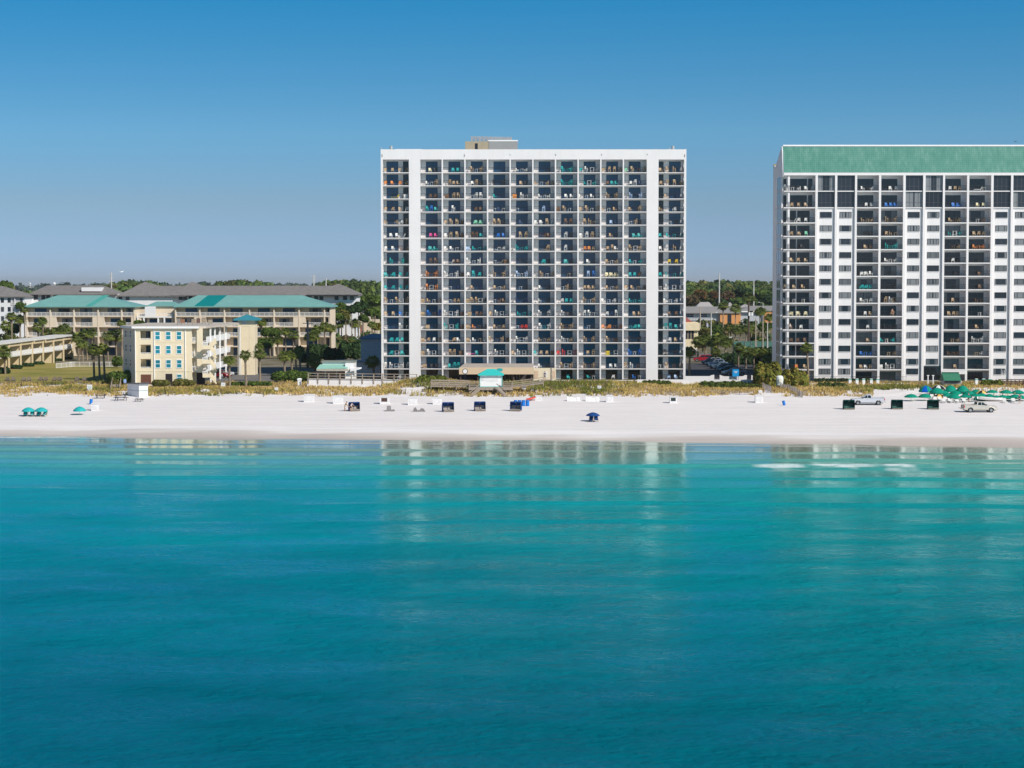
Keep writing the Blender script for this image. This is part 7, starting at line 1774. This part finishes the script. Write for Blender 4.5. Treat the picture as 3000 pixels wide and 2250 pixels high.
# ------------------------------------------------------------------ people
skin = M('skin', (.48, .28, .19), .6, .05); hairm = M('brown_hair', (.06, .035, .02), .7)
def skinned(name, chain, mat, parent, sub=1):
    """chain: list of polylines of (x, y, z, r); one continuous skinned mesh"""
    me = bpy.data.meshes.new(name); vs = []; es = []; rs = []; ix = {}
    for line in chain:
        prev = None
        for (x, y, z, r) in line:
            k = (round(x, 3), round(y, 3), round(z, 3))
            if k not in ix: ix[k] = len(vs); vs.append((x, y, z)); rs.append(r)
            i = ix[k]
            if prev is not None and prev != i: es.append((prev, i))
            prev = i
    me.from_pydata(vs, es, []); me.update(); me.materials.append(mat)
    o = link(name, me, parent)
    sk = o.modifiers.new('Skin', 'SKIN'); sk.use_smooth_shade = True
    for i, r in enumerate(rs): me.skin_vertices[0].data[i].radius = (r, r)
    me.skin_vertices[0].data[0].use_root = True
    if sub: o.modifiers.new('Subdivision', 'SUBSURF').levels = sub; o.modifiers['Subdivision'].render_levels = sub
    return o
def person(label, loc, face, shirt, shorts, bend=0.0, arms=((.28, -.1, -.5), (.28, -.1, -.5)), sit=False, hair=hairm, hat=None, hgt=1.0):
    t = thing('person', label, 'person', (0, 0, 0), None)
    hz = .92 if not sit else .48
    sb, cb_ = math.sin(bend), math.cos(bend)
    def T(x, u, f=0.0): return (x, -sb * u - cb_ * f, hz + cb_ * u - sb * f)      # u along the spine, f forward
    pel = (0, 0, hz, .125); chest = (*T(0, .32), .145); neck = (*T(0, .53), .058); hb = (*T(0, .60, .01), .085); ht = (*T(0, .72, .02), .095); htop = (*T(0, .80, .01), .06)
    body = [[pel, (*T(0, .15), .12), chest, (*T(0, .46), .11), neck, hb, ht, htop], [ht, (*T(0, .68, .115), .02)]]
    torso = [[(0, 0, hz, .14), (*T(0, .15), .135), (*T(0, .32), .16), (*T(0, .47), .12)]]; pants = [[(0, 0, hz + .04, .145), (0, 0, hz, .15)]]
    for s, am in ((-1, arms[0]), (1, arms[1])):
        sh = (*T(s * .17, .46), .058); ax, af, az = am
        el = (s * (.17 + ax * .5), sh[1] - af * .5, sh[2] + az * .55, .044); wr = (s * (.17 + ax * .6), sh[1] - af * 1.3, sh[2] + az * 1.05, .033)
        d = Vector(wr[:3]) - Vector(el[:3]); d.normalize(); hp = Vector(wr[:3]) + d * .08
        body += [[(*T(0, .46), .11), sh, el, wr, (*hp, .036)]]
        sd2 = d.orthogonal().normalized()
        for k in range(4): f0 = hp + sd2 * (.022 * (k - 1.5)); body += [[(*hp, .036), (*(f0 + d * .05), .011), (*(f0 + d * (.085 + .01 * (k in (1, 2)))), .009)]]
        body += [[(*hp, .036), (*(hp - d * .03 + Vector((-s * .045, -.02, 0))), .011)]]
        torso += [[(*T(0, .47), .12), (*sh[:3], .07), tuple(Vector(sh[:3]).lerp(Vector(el[:3]), .55)) + (.06,)]]
        if not sit:
            hp_ = (s * .095, .0, hz - .06, .098); kn = (s * .11, -.03 + .02 * s, .50, .066); an = (s * .115, .03 * s, .09, .042); to = (s * .125, -.16 + .03 * s, .035, .035)
        else:
            hp_ = (s * .1, -.05, hz, .098); kn = (s * .13, -.46, hz + .03, .066); an = (s * .13, -.52, .08, .042); to = (s * .13, -.68, .035, .035)
        body += [[pel, hp_, kn, an, to]]
        pants += [[(0, 0, hz, .15), (hp_[0], hp_[1], hp_[2], .115), tuple(Vector(hp_[:3]).lerp(Vector(kn[:3]), .85)) + (.088,)]]
    o = skinned('body', body, skin, t)
    if shirt is not None: skinned('shirt', torso, shirt, t)
    skinned('shorts', pants, shorts, t)
    c = T(0, .745, -.005); b = MB(); b.lathe([(0, .105), (.06, .09), (.098, .04), (.104, -.02), (.095, -.06)], 12, (c[0], c[1] + .012, c[2] + .012)); b.build('hat' if hat else 'hair', hat or hair, t)
    for s in (-1, 1): e = T(s * .034, .725, .105); MB().lathe([(0, .012), (.012, 0), (0, -.012)], 6, e).build('eye', frame_dark, t)
    t.location = loc; t.rotation_euler = (0, 0, face); t.scale = (hgt,) * 3; return t
olive_sh = M('khaki_shirt', (.26, .22, .14), .8); grey_sh = M('grey_shirt', (.40, .38, .38), .8); navy_sh = M('navy_cloth', (.02, .035, .10), .8); dk_sh = M('dark_cloth', (.02, .02, .025), .8); tanp = M('pale_trousers', (.55, .48, .40), .8); whs = M('white_cloth', (.72, .70, .68), .8); redsk = M('swim_red', (.35, .10, .05), .8)
person('person in khaki shirt and pale trousers bending beside the navy cabana', sandpt(1010.5, 1205.5), 1.9, olive_sh, tanp, .45, ((.15, .35, -.5), (.15, .35, -.5)), hgt=1.03)
person('person in grey shirt and dark shorts reaching into the navy cabana', sandpt(1027.5, 1205.5), 2.6, grey_sh, dk_sh, .7, ((.1, .4, -.4), (.1, .4, -.4)), hgt=1.0)
q = Vector((X(1596.5, 400), 400, 4.75)); person('person in dark clothes standing on the walkway by the service wall', q, .3, navy_sh, dk_sh, 0.05)
tag(MB().box(X(1588, 400), X(1612, 400), 399.4, 401.2, 4.55, 4.74).build('walkway_landing', wood), 'wooden landing by the service wall', 'landing')
person('person in dark shirt standing among the loungers behind the beige pickup', Vector((X(2841.5, 359.5), 359.5, gz(X(2841.5, 359.5), 359.5))), .2, navy_sh, dk_sh, .1)
person('person in dark shorts standing under the parasol at the right edge', Vector((X(2991.5, 356.5), 356.5, gz(X(2991.5, 356.5), 356.5))), .1, navy_sh, navy_sh, .05)
person('bare-chested person sitting on a balcony of the green-roofed tower', (xr_(2617), RY + .9, rf[9] + .28), .4, None, redsk, .15, ((.15, .3, -.3), (.1, .25, -.35)), True)
person('person in white sitting on the left corner balcony of the green-roofed tower', (xr_(2317), RY + .9, rf[10] + .05), .5, whs, whs, .05, ((.15, .3, -.3), (.1, .25, -.35)), True)
# ------------------------------------------------------------------ birds
def bird(px, py, Y, span, label, mat):
    c = at(px, py, Y); t = thing('bird', label, 'bird', c)
    prof = [(-.5, .0), (-.3, .07), (0, .1), (.3, .07), (.45, .03), (.55, 0)]
    b = MB(); n = 8
    vs = [(c.x + u * span * .5, c.y + r * span * .6 * math.cos(2 * math.pi * i / n), c.z + r * span * .6 * math.sin(2 * math.pi * i / n)) for u, r in prof for i in range(n)]
    b.add(vs, [(k * n + i, k * n + (i + 1) % n, (k + 1) * n + (i + 1) % n, (k + 1) * n + i) for k in range(len(prof) - 1) for i in range(n)]); bo = b.build('body', mat, t)
    for s in (-1, 1):
        w = [(c.x + .08 * span, c.y, c.z + .02 * span), (c.x - .1 * span, c.y, c.z + .02 * span), (c.x - .06 * span + s * .25 * span, c.y + s * .12 * span, c.z + .14 * span), (c.x + .07 * span + s * .25 * span, c.y + s * .12 * span, c.z + .15 * span), (c.x + s * .52 * span, c.y + s * .2 * span, c.z + .08 * span)]
        b = MB(); b.add(w + [(q[0], q[1], q[2] - .012 * span) for q in w], [(0, 1, 2, 3), (3, 2, 4), (8, 7, 6, 5), (9, 7, 8)]); b.build('wing', mat, t)
bird(355.5, 796.5, 330, 1.25, 'white gull flying above the grey roofs', wht); bird(2975, 415, 380, .8, 'small dark bird flying above the right tower roof', frame_dark)
# ------------------------------------------------------------------ coastal haze
m = bpy.data.materials.new('haze_air'); m.use_nodes = True; nt = m.node_tree; nt.nodes.remove(nt.nodes['Principled BSDF'])
pv_ = N(nt, 'ShaderNodeVolumePrincipled'); pv_.inputs['Color'].default_value = (.97, .99, 1, 1); pv_.inputs['Density'].default_value = .00005; pv_.inputs['Anisotropy'].default_value = .2
lk(nt, pv_.outputs[0], nt.nodes['Material Output'].inputs['Volume'])
tag(MB().box(-9500, 9500, -9500, 24500, -6.5, 75).build('haze', m), 'thin coastal haze that fades the far woods', 'haze', kind='stuff')
S.cycles.volume_bounces = 0; S.cycles.volume_max_steps = 64
